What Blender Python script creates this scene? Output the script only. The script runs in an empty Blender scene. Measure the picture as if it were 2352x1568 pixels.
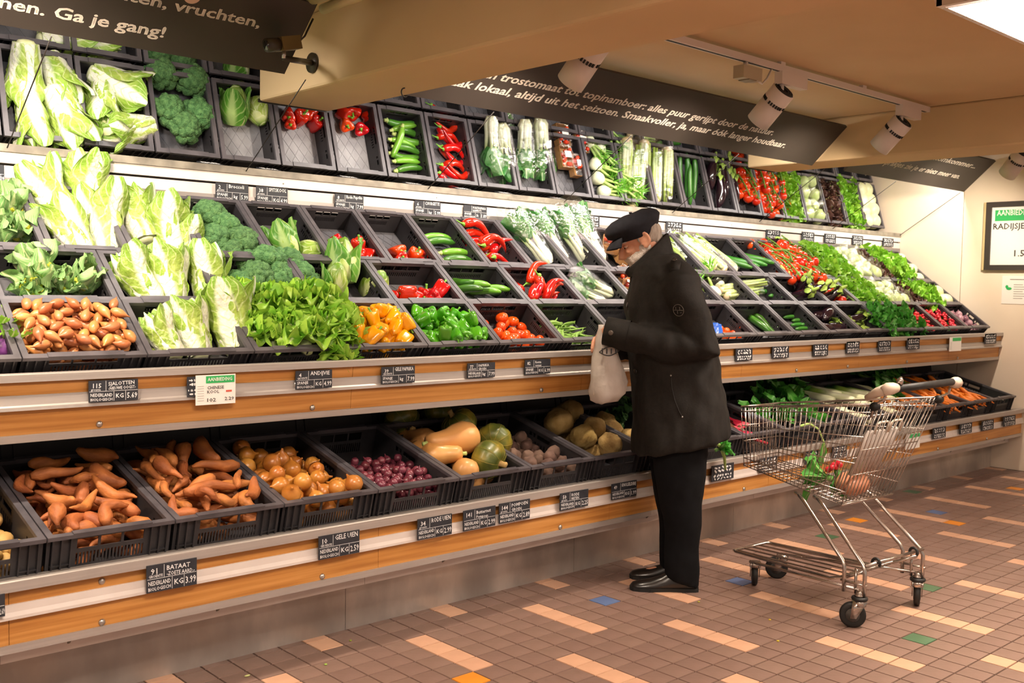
import bpy, bmesh, math, random
import numpy as np
from mathutils import Vector, Matrix, Euler, noise
R = math.radians
rnd = random.Random(11)
SC = bpy.context.scene
COL = SC.collection
PI = math.pi

# ---------------------------------------------------------------- camera
F_PX, YAW, PITCH, ROLL, CAM_H = 2330.9, 0.74118, -0.05529, -0.01886, 1.3855
_f = np.array([math.sin(YAW)*math.cos(PITCH), math.cos(YAW)*math.cos(PITCH), math.sin(PITCH)])
_r = np.array([math.cos(YAW), -math.sin(YAW), 0.0]); _d = np.cross(_f, _r)
_c, _s = math.cos(ROLL), math.sin(ROLL)
CAMR = np.array([_c*_r+_s*_d, -_s*_r+_c*_d, _f])          # rows: right, down, forward
CAMO = np.array([0.0, 0.0, CAM_H])
cam_data = bpy.data.cameras.new('camera')
cam = bpy.data.objects.new('camera', cam_data); COL.objects.link(cam)
cam_data.sensor_width = 36.0; cam_data.lens = F_PX/2352*36
cam_data.clip_start = 0.05
cam_data.dof.use_dof = True; cam_data.dof.focus_distance = 4.0; cam_data.dof.aperture_fstop = 6.3
M = Matrix.Identity(4)
for i in range(3):
    M[i][0] = CAMR[0][i]; M[i][1] = -CAMR[1][i]; M[i][2] = -CAMR[2][i]
M[2][3] = CAM_H
cam.matrix_world = M
SC.camera = cam

# ---------------------------------------------------------------- world, exposure
SC.view_settings.view_transform = 'Standard'; SC.view_settings.look = 'None'
SC.view_settings.gamma = 1.0; SC.view_settings.use_curve_mapping = False
SC.view_settings.exposure = 0.6
W = bpy.data.worlds.new('world'); SC.world = W; W.use_nodes = True
W.node_tree.nodes['Background'].inputs[0].default_value = (1.0, 0.83, 0.69, 1)
W.node_tree.nodes['Background'].inputs[1].default_value = 0.36

cy = SC.cycles
cy.max_bounces = 6; cy.diffuse_bounces = 3; cy.glossy_bounces = 3; cy.transmission_bounces = 3; cy.transparent_max_bounces = 6
cy.caustics_reflective = False; cy.caustics_refractive = False; cy.use_adaptive_sampling = True; cy.adaptive_threshold = 0.06; cy.sample_clamp_indirect = 6.0

def ray(px, py):
    v = CAMR.T @ np.array([(px-1176)/F_PX, (py-784)/F_PX, 1.0]); return v
def at(px, py, axis, val):
    v = ray(px, py); i = 'xyz'.index(axis); t = (val-CAMO[i])/v[i]; return CAMO+t*v
def at_plane(px, py, P, N):
    v = ray(px, py); N = np.array(N); t = np.dot(np.array(P)-CAMO, N)/np.dot(v, N); return CAMO+t*v
def to_px(P):
    q = CAMR @ (np.array(P)-CAMO); return 1176+F_PX*q[0]/q[2], 784+F_PX*q[1]/q[2], q[2]

# ---------------------------------------------------------------- lamps of the room (large)
def area(name, loc, rot, sx, sy, power, color):
    l = bpy.data.lights.new(name, 'AREA'); l.shape = 'RECTANGLE'; l.size = sx; l.size_y = sy
    l.energy = power; l.color = color
    o = bpy.data.objects.new(name, l); COL.objects.link(o); o.location = loc; o.rotation_euler = rot
    return o
COOL = (1.0, 0.93, 0.85); WARM = (1.0, 0.83, 0.65)
P_TUBE, P_SPOT, P_CEIL = 7.5, 58.0, 70.0

# ---------------------------------------------------------------- helpers
_TMP = bpy.data.scenes.new('workbench')      # text and remeshing are evaluated in a scratch scene
def evaluated_mesh(o):
    _TMP.collection.objects.link(o)
    with bpy.context.temp_override(scene=_TMP, view_layer=_TMP.view_layers[0]):
        dg = bpy.context.evaluated_depsgraph_get(); me = bpy.data.meshes.new_from_object(o.evaluated_get(dg))
    bpy.data.objects.remove(o); return me
def tag(o, label=None, cat=None, group=None, kind=None):
    if label: o['label'] = label
    if cat: o['category'] = cat
    if group: o['group'] = group
    if kind: o['kind'] = kind
    return o
def empty(name, loc=(0,0,0), rot=(0,0,0), parent=None):
    o = bpy.data.objects.new(name, None); COL.objects.link(o)
    o.location = loc; o.rotation_euler = rot; o.empty_display_size = 0.05
    if parent: o.parent = parent
    return o
def link(name, me, parent=None, loc=(0,0,0), rot=(0,0,0), sc=None):
    o = bpy.data.objects.new(name, me); COL.objects.link(o)
    o.location = loc; o.rotation_euler = rot
    if sc is not None: o.scale = sc if hasattr(sc, '__len__') else (sc, sc, sc)
    if parent: o.parent = parent
    return o
class MB:
    """collects shapes into one mesh"""
    def __init__(s): s.v = []; s.f = []; s.uv = []
    def add(s, v, f, uv=None):
        b = len(s.v); s.v += [tuple(x) for x in v]; s.f += [tuple(i+b for i in q) for q in f]
        s.uv += list(uv) if uv is not None else [(0.0, 0.0)]*len(v)
        return s
    def box(s, c, d, m=None):
        x, y, z = d[0]/2, d[1]/2, d[2]/2
        v = [(-x,-y,-z),(x,-y,-z),(x,y,-z),(-x,y,-z),(-x,-y,z),(x,-y,z),(x,y,z),(-x,y,z)]
        if m is not None: v = [tuple(m @ Vector(q)) for q in v]
        v = [(a+c[0], b+c[1], e+c[2]) for a, b, e in v]
        return s.add(v, [(0,3,2,1),(4,5,6,7),(0,1,5,4),(1,2,6,5),(2,3,7,6),(3,0,4,7)])
    def b2(s, x0, x1, y0, y1, z0, z1):
        return s.box(((x0+x1)/2,(y0+y1)/2,(z0+z1)/2), (x1-x0,y1-y0,z1-z0))
    def prism(s, poly, x0, x1, closed=True):
        """extrude a (y,z) polygon along x"""
        n = len(poly)
        v = [(x0,a,b) for a, b in poly]+[(x1,a,b) for a, b in poly]
        f = [(i,(i+1)%n,n+(i+1)%n,n+i) for i in range(n if closed else n-1)]
        if closed: f += [tuple(range(n-1,-1,-1)), tuple(range(n,2*n))]
        return s.add(v, f)
    def tube(s, pts, r, n=6, caps=True):
        pts = [Vector(q) for q in pts]; m = len(pts)
        rr = r if hasattr(r, '__len__') else [r]*m
        v = []; up = None
        for i in range(m):
            t = (pts[min(i+1,m-1)]-pts[max(i-1,0)]).normalized()
            if up is None:
                up = t.orthogonal().normalized()
            up = (up-t*up.dot(t))
            up = up.normalized() if up.length > 1e-6 else t.orthogonal().normalized()
            w = t.cross(up)
            for k in range(n):
                a = 2*PI*k/n; v.append(pts[i]+(up*math.cos(a)+w*math.sin(a))*rr[i])
        f = [(i*n+k, i*n+(k+1)%n, (i+1)*n+(k+1)%n, (i+1)*n+k) for i in range(m-1) for k in range(n)]
        if caps: f += [tuple(range(n-1,-1,-1)), tuple((m-1)*n+k for k in range(n))]
        uv = [(k/n, i/max(1,m-1)) for i in range(m) for k in range(n)]
        return s.add(v, f, uv)
    def rings(s, rings, cap=True):
        """loft equal-length rings of points"""
        n = len(rings[0]); m = len(rings); v = [q for r in rings for q in r]
        f = [(i*n+k, i*n+(k+1)%n, (i+1)*n+(k+1)%n, (i+1)*n+k) for i in range(m-1) for k in range(n)]
        if cap: f += [tuple(range(n-1,-1,-1)), tuple((m-1)*n+k for k in range(n))]
        uv = [(k/n, i/max(1,m-1)) for i in range(m) for k in range(n)]
        return s.add(v, f, uv)
    def lathe(s, prof, n=12, lobes=0, amp=0.0, off=(0,0,0), bend=0.0):
        """profile of (r,z) about z; lobes modulates the radius"""
        rs = []
        for r, z in prof:
            ring = []
            for k in range(n):
                a = 2*PI*k/n; q = r*(1+amp*math.cos(lobes*a)) if lobes else r
                ring.append((off[0]+q*math.cos(a)+bend*z*z, off[1]+q*math.sin(a), off[2]+z))
            rs.append(ring)
        return s.rings(rs)
    def sph(s, c, r, nu=8, nv=6, jit=0.0, seed=0):
        rr = r if hasattr(r, '__len__') else (r,r,r)
        q = random.Random(seed)
        rs = []
        for i in range(nv+1):
            t = PI*i/nv; ring = []
            for k in range(nu):
                a = 2*PI*k/nu; g = 1+(q.uniform(-jit,jit) if 0 < i < nv else 0)
                ring.append((c[0]+rr[0]*g*math.sin(t)*math.cos(a), c[1]+rr[1]*g*math.sin(t)*math.sin(a), c[2]-rr[2]*g*math.cos(t)))
            rs.append(ring)
        return s.rings(rs, cap=False)
    def mesh(s, name, mat=None, smooth=False, mats=None):
        me = bpy.data.meshes.new(name); me.from_pydata(s.v, [], s.f)
        if mat: me.materials.append(mat)
        if smooth: me.polygons.foreach_set('use_smooth', [True]*len(me.polygons))
        lay = me.uv_layers.new(name='UVMap')
        idx = np.empty(len(me.loops), dtype=np.int32); me.loops.foreach_get('vertex_index', idx)
        lay.data.foreach_set('uv', np.array(s.uv, dtype=np.float32)[idx].ravel())
        me.update(); return me
    def obj(s, name, mat=None, parent=None, smooth=False, **k):
        return link(name, s.mesh(name, mat, smooth), parent, **k)
def displace(me, amp, scale, seed=0.0, axis_scale=(1,1,1), oct=1):
    n = len(me.vertices); co = np.empty(n*3); me.vertices.foreach_get('co', co); co = co.reshape(-1,3)
    no = np.array([v.normal[:] for v in me.vertices])
    for i in range(n):
        p = Vector((co[i][0]*axis_scale[0]*scale+seed, co[i][1]*axis_scale[1]*scale+seed*1.7, co[i][2]*axis_scale[2]*scale))
        d = noise.noise(p)
        if oct > 1: d += 0.5*noise.noise(p*2.1)
        co[i] += no[i]*d*amp
    me.vertices.foreach_set('co', co.ravel()); me.update(); return me
def weld(me, dist=1e-4):
    bm = bmesh.new(); bm.from_mesh(me); bmesh.ops.remove_doubles(bm, verts=bm.verts, dist=dist)
    bmesh.ops.recalc_face_normals(bm, faces=bm.faces); bm.to_mesh(me); bm.free(); return me

# ---------------------------------------------------------------- materials
def srgb(h):
    h = h.lstrip('#'); c = [int(h[i:i+2],16)/255 for i in (0,2,4)]
    return tuple((x/12.92 if x <= 0.04045 else ((x+0.055)/1.055)**2.4) for x in c)+(1.0,)
def mat(name, c1, c2=None, rough=0.5, metal=0.0, scale=8.0, detail=3.0, bump=0.0, bscale=None, spec=0.5, c3=None,
        stretch=None, trans=0.0, vary=0.0, sss=0.0, coat=0.0, uvmix=None, alpha=1.0, lo=0.35, hi=0.65, coord='Object', transl=0.0, veins=None):
    m = bpy.data.materials.new(name); m.use_nodes = True; nt = m.node_tree; N = nt.nodes; L = nt.links
    b = N['Principled BSDF']; b.inputs['Roughness'].default_value = rough; b.inputs['Metallic'].default_value = metal
    b.inputs['Specular IOR Level'].default_value = spec; b.inputs['Coat Weight'].default_value = coat
    b.inputs['Coat Roughness'].default_value = 0.12
    b.inputs['Transmission Weight'].default_value = trans; b.inputs['Alpha'].default_value = alpha
    if isinstance(c1, str): c1 = srgb(c1)
    if isinstance(c2, str): c2 = srgb(c2)
    if isinstance(c3, str): c3 = srgb(c3)
    tc = N.new('ShaderNodeTexCoord'); src = tc.outputs[coord]
    if stretch:
        mp = N.new('ShaderNodeMapping'); mp.inputs['Scale'].default_value = stretch; L.new(src, mp.inputs[0]); src = mp.outputs[0]
    col = None
    if c2 or bump:
        nz = N.new('ShaderNodeTexNoise'); nz.inputs['Scale'].default_value = scale; nz.inputs['Detail'].default_value = detail
        L.new(src, nz.inputs['Vector'])
    if c2:
        rp = N.new('ShaderNodeValToRGB'); rp.color_ramp.elements[0].color = c1; rp.color_ramp.elements[1].color = c2
        rp.color_ramp.elements[0].position = lo; rp.color_ramp.elements[1].position = hi
        if c3:
            e = rp.color_ramp.elements.new(0.5*(lo+hi)); e.color = c3
        L.new(nz.outputs['Fac'], rp.inputs[0]); col = rp.outputs[0]
    if uvmix:   # list of (colour, axis 'u'/'v', pos0, pos1): blends that colour in along the leaf
        uvn = N.new('ShaderNodeUVMap'); sx = N.new('ShaderNodeSeparateXYZ'); L.new(uvn.outputs[0], sx.inputs[0])
        for c, ax, a, z in uvmix:
            c = srgb(c) if isinstance(c, str) else c
            mr = N.new('ShaderNodeMapRange'); mr.inputs[1].default_value = a; mr.inputs[2].default_value = z
            mr.interpolation_type = 'SMOOTHSTEP'
            L.new(sx.outputs[0 if ax == 'u' else 1], mr.inputs[0])
            mx = N.new('ShaderNodeMixRGB'); L.new(mr.outputs[0], mx.inputs[0])
            if col is not None: L.new(col, mx.inputs[1])
            else: mx.inputs[1].default_value = c1
            mx.inputs[2].default_value = c; col = mx.outputs[0]
    vh = None
    if veins:   # side veins branching off the midrib: (frequency, slant, colour)
        uvq = N.new('ShaderNodeUVMap'); sq_ = N.new('ShaderNodeSeparateXYZ'); L.new(uvq.outputs[0], sq_.inputs[0])
        m1 = N.new('ShaderNodeMath'); m1.operation = 'MULTIPLY'; m1.inputs[1].default_value = -veins[1]; L.new(sq_.outputs[0], m1.inputs[0])
        m2 = N.new('ShaderNodeMath'); m2.operation = 'ADD'; L.new(m1.outputs[0], m2.inputs[0]); L.new(sq_.outputs[1], m2.inputs[1])
        nv_ = N.new('ShaderNodeTexNoise'); nv_.inputs['Scale'].default_value = 30; L.new(src, nv_.inputs['Vector'])
        m3 = N.new('ShaderNodeMath'); m3.operation = 'MULTIPLY_ADD'; m3.inputs[1].default_value = 0.10; L.new(nv_.outputs['Fac'], m3.inputs[0]); L.new(m2.outputs[0], m3.inputs[2])
        m4 = N.new('ShaderNodeMath'); m4.operation = 'MULTIPLY'; m4.inputs[1].default_value = veins[0]; L.new(m3.outputs[0], m4.inputs[0])
        m5 = N.new('ShaderNodeMath'); m5.operation = 'SINE'; L.new(m4.outputs[0], m5.inputs[0])
        mr = N.new('ShaderNodeMapRange'); mr.inputs[1].default_value = 0.72; mr.inputs[2].default_value = 1.0; mr.inputs[4].default_value = 0.75; L.new(m5.outputs[0], mr.inputs[0])
        mx = N.new('ShaderNodeMixRGB'); L.new(mr.outputs[0], mx.inputs[0]); L.new(col, mx.inputs[1]); mx.inputs[2].default_value = srgb(veins[2]); col = mx.outputs[0]; vh = m5.outputs[0]
    if vary:
        oi = N.new('ShaderNodeObjectInfo'); hs = N.new('ShaderNodeHueSaturation')
        mr = N.new('ShaderNodeMapRange'); mr.inputs[3].default_value = 1-vary; mr.inputs[4].default_value = 1+vary
        L.new(oi.outputs['Random'], mr.inputs[0]); L.new(mr.outputs[0], hs.inputs['Value'])
        mr2 = N.new('ShaderNodeMapRange'); mr2.inputs[3].default_value = 0.5-vary*0.06; mr2.inputs[4].default_value = 0.5+vary*0.06
        L.new(oi.outputs['Random'], mr2.inputs[0]); L.new(mr2.outputs[0], hs.inputs['Hue'])
        if col is not None: L.new(col, hs.inputs['Color'])
        else: hs.inputs['Color'].default_value = c1
        col = hs.outputs[0]
    if col is not None: L.new(col, b.inputs['Base Color'])
    else: b.inputs['Base Color'].default_value = c1
    if bump:
        bn = nz
        if bscale:
            bn = N.new('ShaderNodeTexNoise'); bn.inputs['Scale'].default_value = bscale; bn.inputs['Detail'].default_value = 4
            L.new(src, bn.inputs['Vector'])
        bp = N.new('ShaderNodeBump'); bp.inputs['Strength'].default_value = bump; bp.inputs['Distance'].default_value = 0.01
        L.new(bn.outputs['Fac'], bp.inputs['Height']); L.new(bp.outputs[0], b.inputs['Normal'])
    if sss:
        b.inputs['Subsurface Weight'].default_value = sss; b.inputs['Subsurface Radius'].default_value = (0.02,0.01,0.006)
    if transl:
        tr = N.new('ShaderNodeBsdfTranslucent'); ms = N.new('ShaderNodeMixShader'); ms.inputs[0].default_value = transl
        if col is not None: L.new(col, tr.inputs[0])
        else: tr.inputs[0].default_value = c1
        out = N['Material Output']; L.new(b.outputs[0], ms.inputs[1]); L.new(tr.outputs[0], ms.inputs[2]); L.new(ms.outputs[0], out.inputs[0])
    return m
def emit(name, c, s):
    m = bpy.data.materials.new(name); m.use_nodes = True; N = m.node_tree.nodes
    b = N['Principled BSDF']; b.inputs['Base Color'].default_value = c; b.inputs['Emission Color'].default_value = c
    b.inputs['Emission Strength'].default_value = s; m.cycles.emission_sampling = 'NONE'; return m
def film(name, tint=(1,1,1,1), op=0.10, rough=0.12):
    """thin clear wrapping film: mostly see-through with crinkled gloss"""
    m = bpy.data.materials.new(name); m.use_nodes = True; nt = m.node_tree; N = nt.nodes; L = nt.links
    N.remove(N['Principled BSDF'])
    tr = N.new('ShaderNodeBsdfTransparent'); gl = N.new('ShaderNodeBsdfGlossy'); gl.inputs['Roughness'].default_value = rough
    tr.inputs[0].default_value = tint
    nz = N.new('ShaderNodeTexNoise'); nz.inputs['Scale'].default_value = 26; nz.inputs['Detail'].default_value = 4
    tc = N.new('ShaderNodeTexCoord'); L.new(tc.outputs['Object'], nz.inputs['Vector'])
    bp = N.new('ShaderNodeBump'); bp.inputs['Strength'].default_value = 0.9; bp.inputs['Distance'].default_value = 0.02
    L.new(nz.outputs['Fac'], bp.inputs['Height']); L.new(bp.outputs[0], gl.inputs['Normal'])
    mx = N.new('ShaderNodeMixShader'); mx.inputs[0].default_value = op
    L.new(tr.outputs[0], mx.inputs[1]); L.new(gl.outputs[0], mx.inputs[2]); L.new(mx.outputs[0], N['Material Output'].inputs[0])
    return m
# ================================================================ materials of the setting
M_TILE = mat('brown_floor_tile', '#7f665b', '#8c7166', rough=0.38, scale=7, vary=0.05, coord='Object', bump=0.05, bscale=60)
M_BEIGE = mat('beige_floor_tile', '#cfa183', '#daac8d', rough=0.35, scale=9, vary=0.03)
M_TBLUE = mat('blue_floor_tile', '#5a6c97', '#647aa6', rough=0.35)
M_TGREEN = mat('green_floor_tile', '#47694a', '#517556', rough=0.35)
M_TORANGE = mat('orange_floor_tile', '#e08a26', '#ea9630', rough=0.35)
M_GROUT = mat('dark_grout', '#4a372e', '#5a463a', rough=0.9, scale=30)
M_CEIL = mat('cream_ceiling_plaster', '#d9bd93', '#d0b288', rough=0.9, scale=1.3, bump=0.05, bscale=20)
M_WALL = mat('cream_wall_panel', '#ecdcc8', '#e6d4be', rough=0.6, scale=2)
M_BACK = mat('dark_back_board', '#2a2624', '#353030', rough=0.6, scale=6)
M_ALU = mat('brushed_aluminium', '#b2aaa4', '#aaa29c', rough=0.42, metal=0.35, scale=5, stretch=(0.3,30,30), bump=0.05)
M_WHITE = mat('white_painted_metal', '#ddd3cc', '#d3c8c1', rough=0.45, scale=6)
M_WOOD = mat('honey_beech_board', '#cb9150', '#ab7034', rough=0.42, scale=2.6, detail=8, stretch=(0.7,16,22), c3='#bd8240', bump=0.04)
M_STEEL = mat('painted_reflection_steel_plinth', '#9a918a', '#cfc4ba', rough=0.32, metal=0.45, scale=3.5, detail=8, stretch=(1,1,0.5), bump=0.12, bscale=9, c3='#aea59d')  # lighter noise blotches paint bright reflections into the steel colour
M_BOLT = mat('zinc_bolt', '#b9b6b2', rough=0.3, metal=0.9)
M_GUT = mat('dusty_gutter', '#938b7c', '#6f685d', rough=0.6, scale=14, detail=5)
M_BAN = mat('charcoal_banner_board', '#332c29', '#3a332f', rough=0.55, scale=3)
M_LETTER = mat('cream_lettering', '#fff6ea', rough=0.6)
M_PIPE = mat('cream_painted_pipe', '#cdb98c', '#c2ad80', rough=0.5, scale=5)
M_ROD = mat('dark_rod', '#2b2520', rough=0.4, metal=0.5)
M_LAMPW = mat('white_lamp_enamel', '#ded2ca', rough=0.4)
M_DARK = mat('matt_black', '#15130f', rough=0.6)

# ================================================================ floor
T = 0.1034; JX, JY = 2.3254, 3.129; GAP = 0.0055
floor = MB().b2(-3.5, 8.5, -2.6, 4.95, -0.06, -0.0035).obj('floor', M_GROUT)
tag(floor, 'brown tiled shop floor with staggered beige tile stripes', kind='structure')
def tile_mesh(name, m):
    b = MB(); h = (T-GAP)/2; e = 0.0007
    v = [(-h,-h,-0.004),(h,-h,-0.004),(h,h,-0.004),(-h,h,-0.004),(-h+e,-h+e,0),(h-e,-h+e,0),(h-e,h-e,0),(-h+e,h-e,0)]
    b.add(v, [(4,5,6,7),(0,1,5,4),(1,2,6,5),(2,3,7,6),(3,0,4,7)]); return b, b.mesh(name, m)
TM = [tile_mesh('floor_tile', m) for m in (M_TILE, M_BEIGE, M_TBLUE, M_TGREEN, M_TORANGE)]
odd = {}
for px, py, k in [(1385,1381,2),(1700,1334,2),(2110,1466,3),(1112,1566,4),(1971,1194,4),(1898,1231,3),(2158,1177,2),(2146,1352,3),(2106,1131,3),(2343,1122,4),(2207,1201,4),(2072,1640,2),(700,1660,2)]:
    q = at(px, py, 'z', 0); odd[(math.floor((q[0]-JX)/T), math.floor((JY-q[1])/T))] = k
cells = []
for ix in range(-56, 60):
    for iy in range(-3, 55):
        cx, cy = JX+(ix+0.5)*T, JY-(iy+0.5)*T
        if not (-3.4 < cx < 8.34 and -2.5 < cy < 3.44): continue
        row, ph = divmod(iy, 5)
        k = 1 if (ph < 4 and (ix-3*(row % 2)) % 6 == 0) else 0
        k = odd.get((ix, iy), k)
        x, y, d = to_px((cx, cy, 0)); vis = d > 0.5 and -20 < x < 2372 and y < 1590 and cy < 3.38
        cells.append((1/(d*d) if vis else -1, cx, cy, k))
cells.sort(key=lambda c: -c[0])
for a, cx, cy, k in cells[:300]:
    link('floor_tile', TM[k][1], floor, (cx, cy, 0))
rest = MB(); mids = []
for a, cx, cy, k in cells[300:]:
    b = TM[k][0]; rest.add([(x+cx, y+cy, z) for x, y, z in b.v], b.f); mids += [k]*5
ro = rest.obj('floor_tiling', M_TILE, floor); ro['kind'] = 'stuff'
for m in (M_BEIGE, M_TBLUE, M_TGREEN, M_TORANGE): ro.data.materials.append(m)
ro.data.polygons.foreach_set('material_index', mids)

# ================================================================ walls, ceiling, beams
XE, ZC = 8.345, 2.515
ceiling = MB().b2(-3.5, XE, -2.6, 5.0, ZC, ZC+0.1).obj('ceiling', M_CEIL); tag(ceiling, 'cream plaster ceiling of the shop', kind='structure')
wb = MB().b2(-3.5, XE, 4.95, 5.05, 0, ZC).obj('wall_back', M_WALL); tag(wb, 'wall behind the produce shelves', kind='structure')
wr = MB().b2(XE+0.012, XE+0.1, -2.6, 5.0, 0, ZC).obj('wall_right', M_GROUT); tag(wr, 'cream panelled end wall beside the shelves', kind='structure')
for y0, y1, z0, z1 in [(-2.6,1.4,0,ZC),(1.405,3.677,0,ZC),(3.682,4.95,0,ZC)]:
    MB().b2(XE, XE+0.012, y0, y1, z0, z1).obj('wall_panel', M_WALL, wr)
bb = MB().b2(XE-0.012, XE, -2.6, 3.10, 0.0, 0.05).obj('baseboard_right', M_WALL); tag(bb, 'low cream skirting along the end wall', kind='structure')
def beam(x0, x1, z0, y1, name, label):
    b = MB(); e = 0.02
    b.prism([(-2.6,z0),(y1,z0),(y1,ZC),(-2.6,ZC)], x0, x1)
    o = b.obj(name, M_CEIL); tag(o, label, kind='structure')
    bv = o.modifiers.new('edge', 'BEVEL'); bv.width = 0.012; bv.segments = 2; bv.limit_method = 'ANGLE'
    MB().b2(x0-0.002, x1+0.002, y1, y1+0.006, z0-0.004, z0+0.012).obj('end_strip', M_DARK, o)
    return o
beam(2.29, 2.66, 2.20, 4.24, 'trim_1', 'cream ceiling beam crossing above the peppers, nearest the camera')
beam(6.05, 6.42, 2.24, 4.20, 'trim_2', 'cream ceiling beam crossing above the lettuces, beyond the long banner')
beam(-1.5, -1.13, 2.20, 4.24, 'trim_3', 'cream ceiling beam off to the left')
q = at(930, 200, 'z', 2.2)
hk = MB().tube([(q[0]+0.018*math.cos(a), q[1], 2.178+0.018*math.sin(a)) for a in np.linspace(1.6, 5.6, 10)]+[(q[0]+0.012,q[1],2.165)], 0.003, 5).obj('ceiling_hook', M_ROD, smooth=True)
tag(hk, 'small open wire hook under the nearest ceiling beam', 'hook')

# ================================================================ banners with text
BB, BT = np.array([3.685, 2.222]), np.array([3.44, 2.452])
bdir = (BT-BB)/np.linalg.norm(BT-BB); bnrm = np.array([-bdir[1], bdir[0]])   # towards the viewer, down
bnrm = -bnrm if bnrm[0] > 0 else bnrm
BANG = math.atan2(BT[1]-BB[1], BT[0]-BB[0])
def text_mesh(txt, mat_, width=None, height=None, shear=0.0, bold=0.0, align='LEFT', res=2, ext=0.0):
    c = bpy.data.curves.new('lettering', 'FONT'); c.body = txt; c.size = 1.0; c.shear = shear; c.offset = bold; c.resolution_u = res
    c.extrude = ext; c.align_x = align
    me = evaluated_mesh(bpy.data.objects.new('lettering', c)); bpy.data.curves.remove(c)
    co = np.array([v.co[:] for v in me.vertices])
    mn, mx = co.min(0), co.max(0); w = mx[0]-mn[0]
    s = (width/w) if width else height; sy = height if height else s
    co[:,0] = (co[:,0]-mn[0])*s; co[:,1] *= sy
    me.vertices.foreach_set('co', co.ravel()); me.materials.clear(); me.materials.append(mat_); me.update(); return me
def words(me, gap, shear):
    """split a line of lettering into one mesh per word"""
    co = [v.co.copy() for v in me.vertices]; P = sorted((min(co[i].x for i in p.vertices), max(co[i].x for i in p.vertices), tuple(p.vertices)) for p in me.polygons)
    out = []; cur = []; end = None
    for a, b, vs in P:
        if end is not None and a-end > gap: out.append(cur); cur = []
        cur.append(vs); end = b if end is None or not cur[:-1] else max(end, b)
    out.append(cur); res = []
    for fs in out:
        ids = sorted({i for f in fs for i in f}); mp = {i: k for k, i in enumerate(ids)}
        n_ = len(ids); e = gap*0.14      # laid three times, a hair apart, for the weight of the letters
        vv = [(co[i].x+shear*co[i].y+dx, co[i].y+dy, co[i].z) for dx, dy in ((-e,0),(e,0),(0,e*0.8)) for i in ids]
        m2 = bpy.data.meshes.new('word'); m2.from_pydata(vv, [], [tuple(mp[i]+k*n_ for i in f) for k in range(3) for f in fs]); m2.materials.append(me.materials[0]); res.append(m2)
    return res
def banner(x0, x1, lines, label):
    root = empty('banner', (x0, BB[0], BB[1])); tag(root, label, 'banner', 'hanging banners above the shelves')
    L = float(np.linalg.norm(BT-BB)); sheet = 1.12; seams = [x0]
    b = MB(); h = 0.009
    P = [BB+bnrm*h, BT+bnrm*h, BT-bnrm*h, BB-bnrm*h]
    b.prism([(p[0]-BB[0], p[1]-BB[1]) for p in P], 0, x1-x0); b.obj('board', M_BAN, root)
    for txt, px0, py0, px1, py1, size, sh in lines:
        N = (0, bnrm[0], bnrm[1]); O = (0, BB[0]+bnrm[0]*h, BB[1]+bnrm[1]*h)
        a = at_plane(px0, py0, O, N); c = at_plane(px1, py1, O, N)
        me = text_mesh(txt, M_LETTER, width=c[0]-a[0], height=size, bold=0.010)
        # plane basis: x right, y up the board
        m = Matrix.Identity(4); up = Vector((0, bdir[0], bdir[1])); X = Vector((1,0,0)); dz = (c[1]-a[1])*0
        Nn = X.cross(up)
        for i in range(3): m[i][0] = X[i]; m[i][1] = up[i]; m[i][2] = Nn[i]
        off = Vector((0,bnrm[0],bnrm[1]))*0.0015
        loc = Vector(a)+off-Vector((x0, BB[0], BB[1]))
        for wd in words(me, size*0.125, sh):
            o = link('word', wd, root); o.matrix_local = Matrix.Translation(loc) @ m
    return root
ban1 = banner(-1.1, 2.10, [('groenten, vruchten,', 150, -28, 590, 72, 0.062, 0), ('bonen. Ga je gang!', -75, 3, 378, 76, 0.064, 0)],
       'charcoal banner at upper left reading Ga je gang in bold cream letters')
q = at_plane(440, -14, (0,BB[0],BB[1]), (0,bnrm[0],bnrm[1]))
lg = MB(); lg.rings([[(0.032*math.cos(a), 0.032*math.sin(a), z) for a in np.linspace(0, 2*PI, 24, endpoint=False)] for z in (0, 0.003)])
lgo = lg.obj('round_emblem', mat('pale_pink_print', '#d9b7a3', rough=0.6), ban1)
m = Matrix.Identity(4); up = Vector((0,bdir[0],bdir[1])); Nn = Vector((1,0,0)).cross(up)
for i in range(3): m[i][0] = (1,0,0)[i]; m[i][1] = up[i]; m[i][2] = Nn[i]
lgo.matrix_local = Matrix.Translation(Vector(q)+Vector((0,bnrm[0],bnrm[1]))*0.010-Vector((-1.1,BB[0],BB[1]))) @ m
ban2 = banner(2.70, 6.035, [('Van trostomaat tot topinamboer: alles puur gerijpt door de natuur.', 1085, 172, 1781, 300, 0.062, 0.22),
              ('Vaak lokaal, altijd uit het seizoen. Smaakvoller, ja, maar \u00f3\u00f3k langer houdbaar.', 1010, 190, 1805, 333, 0.062, 0.22)],
       'long charcoal banner reading trostomaat tot topinamboer, between the two beams')
ban3 = banner(6.45, 8.335, [('Van die kromme komkommer...', 2010, 338, 2234, 390, 0.064, 0.22), ('prakjes zie je er niets meer van.', 2030, 377, 2202, 408, 0.064, 0.22)],
       'charcoal banner against the end wall reading niets meer van')
# rods from the banners down to the shelf gutter
for i, x in enumerate((0.21, 1.21, 2.21, 3.24, 4.24, 5.24, 6.23, 7.23, 8.325)):
    r_ = MB().tube([(x,3.70,2.212),(x,4.225,1.862)], 0.0024, 6).obj('support_rod', M_ROD, smooth=True)
    tag(r_, 'thin dark rod from banner to gutter '+('outside the picture on the left','above the leftmost cabbages','under the near beam end','above the pointed peppers','above the fennel','above the cucumbers','at the far beam','above the red lettuce','against the end wall')[i], 'rod', 'rods between banners and gutter')

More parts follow.
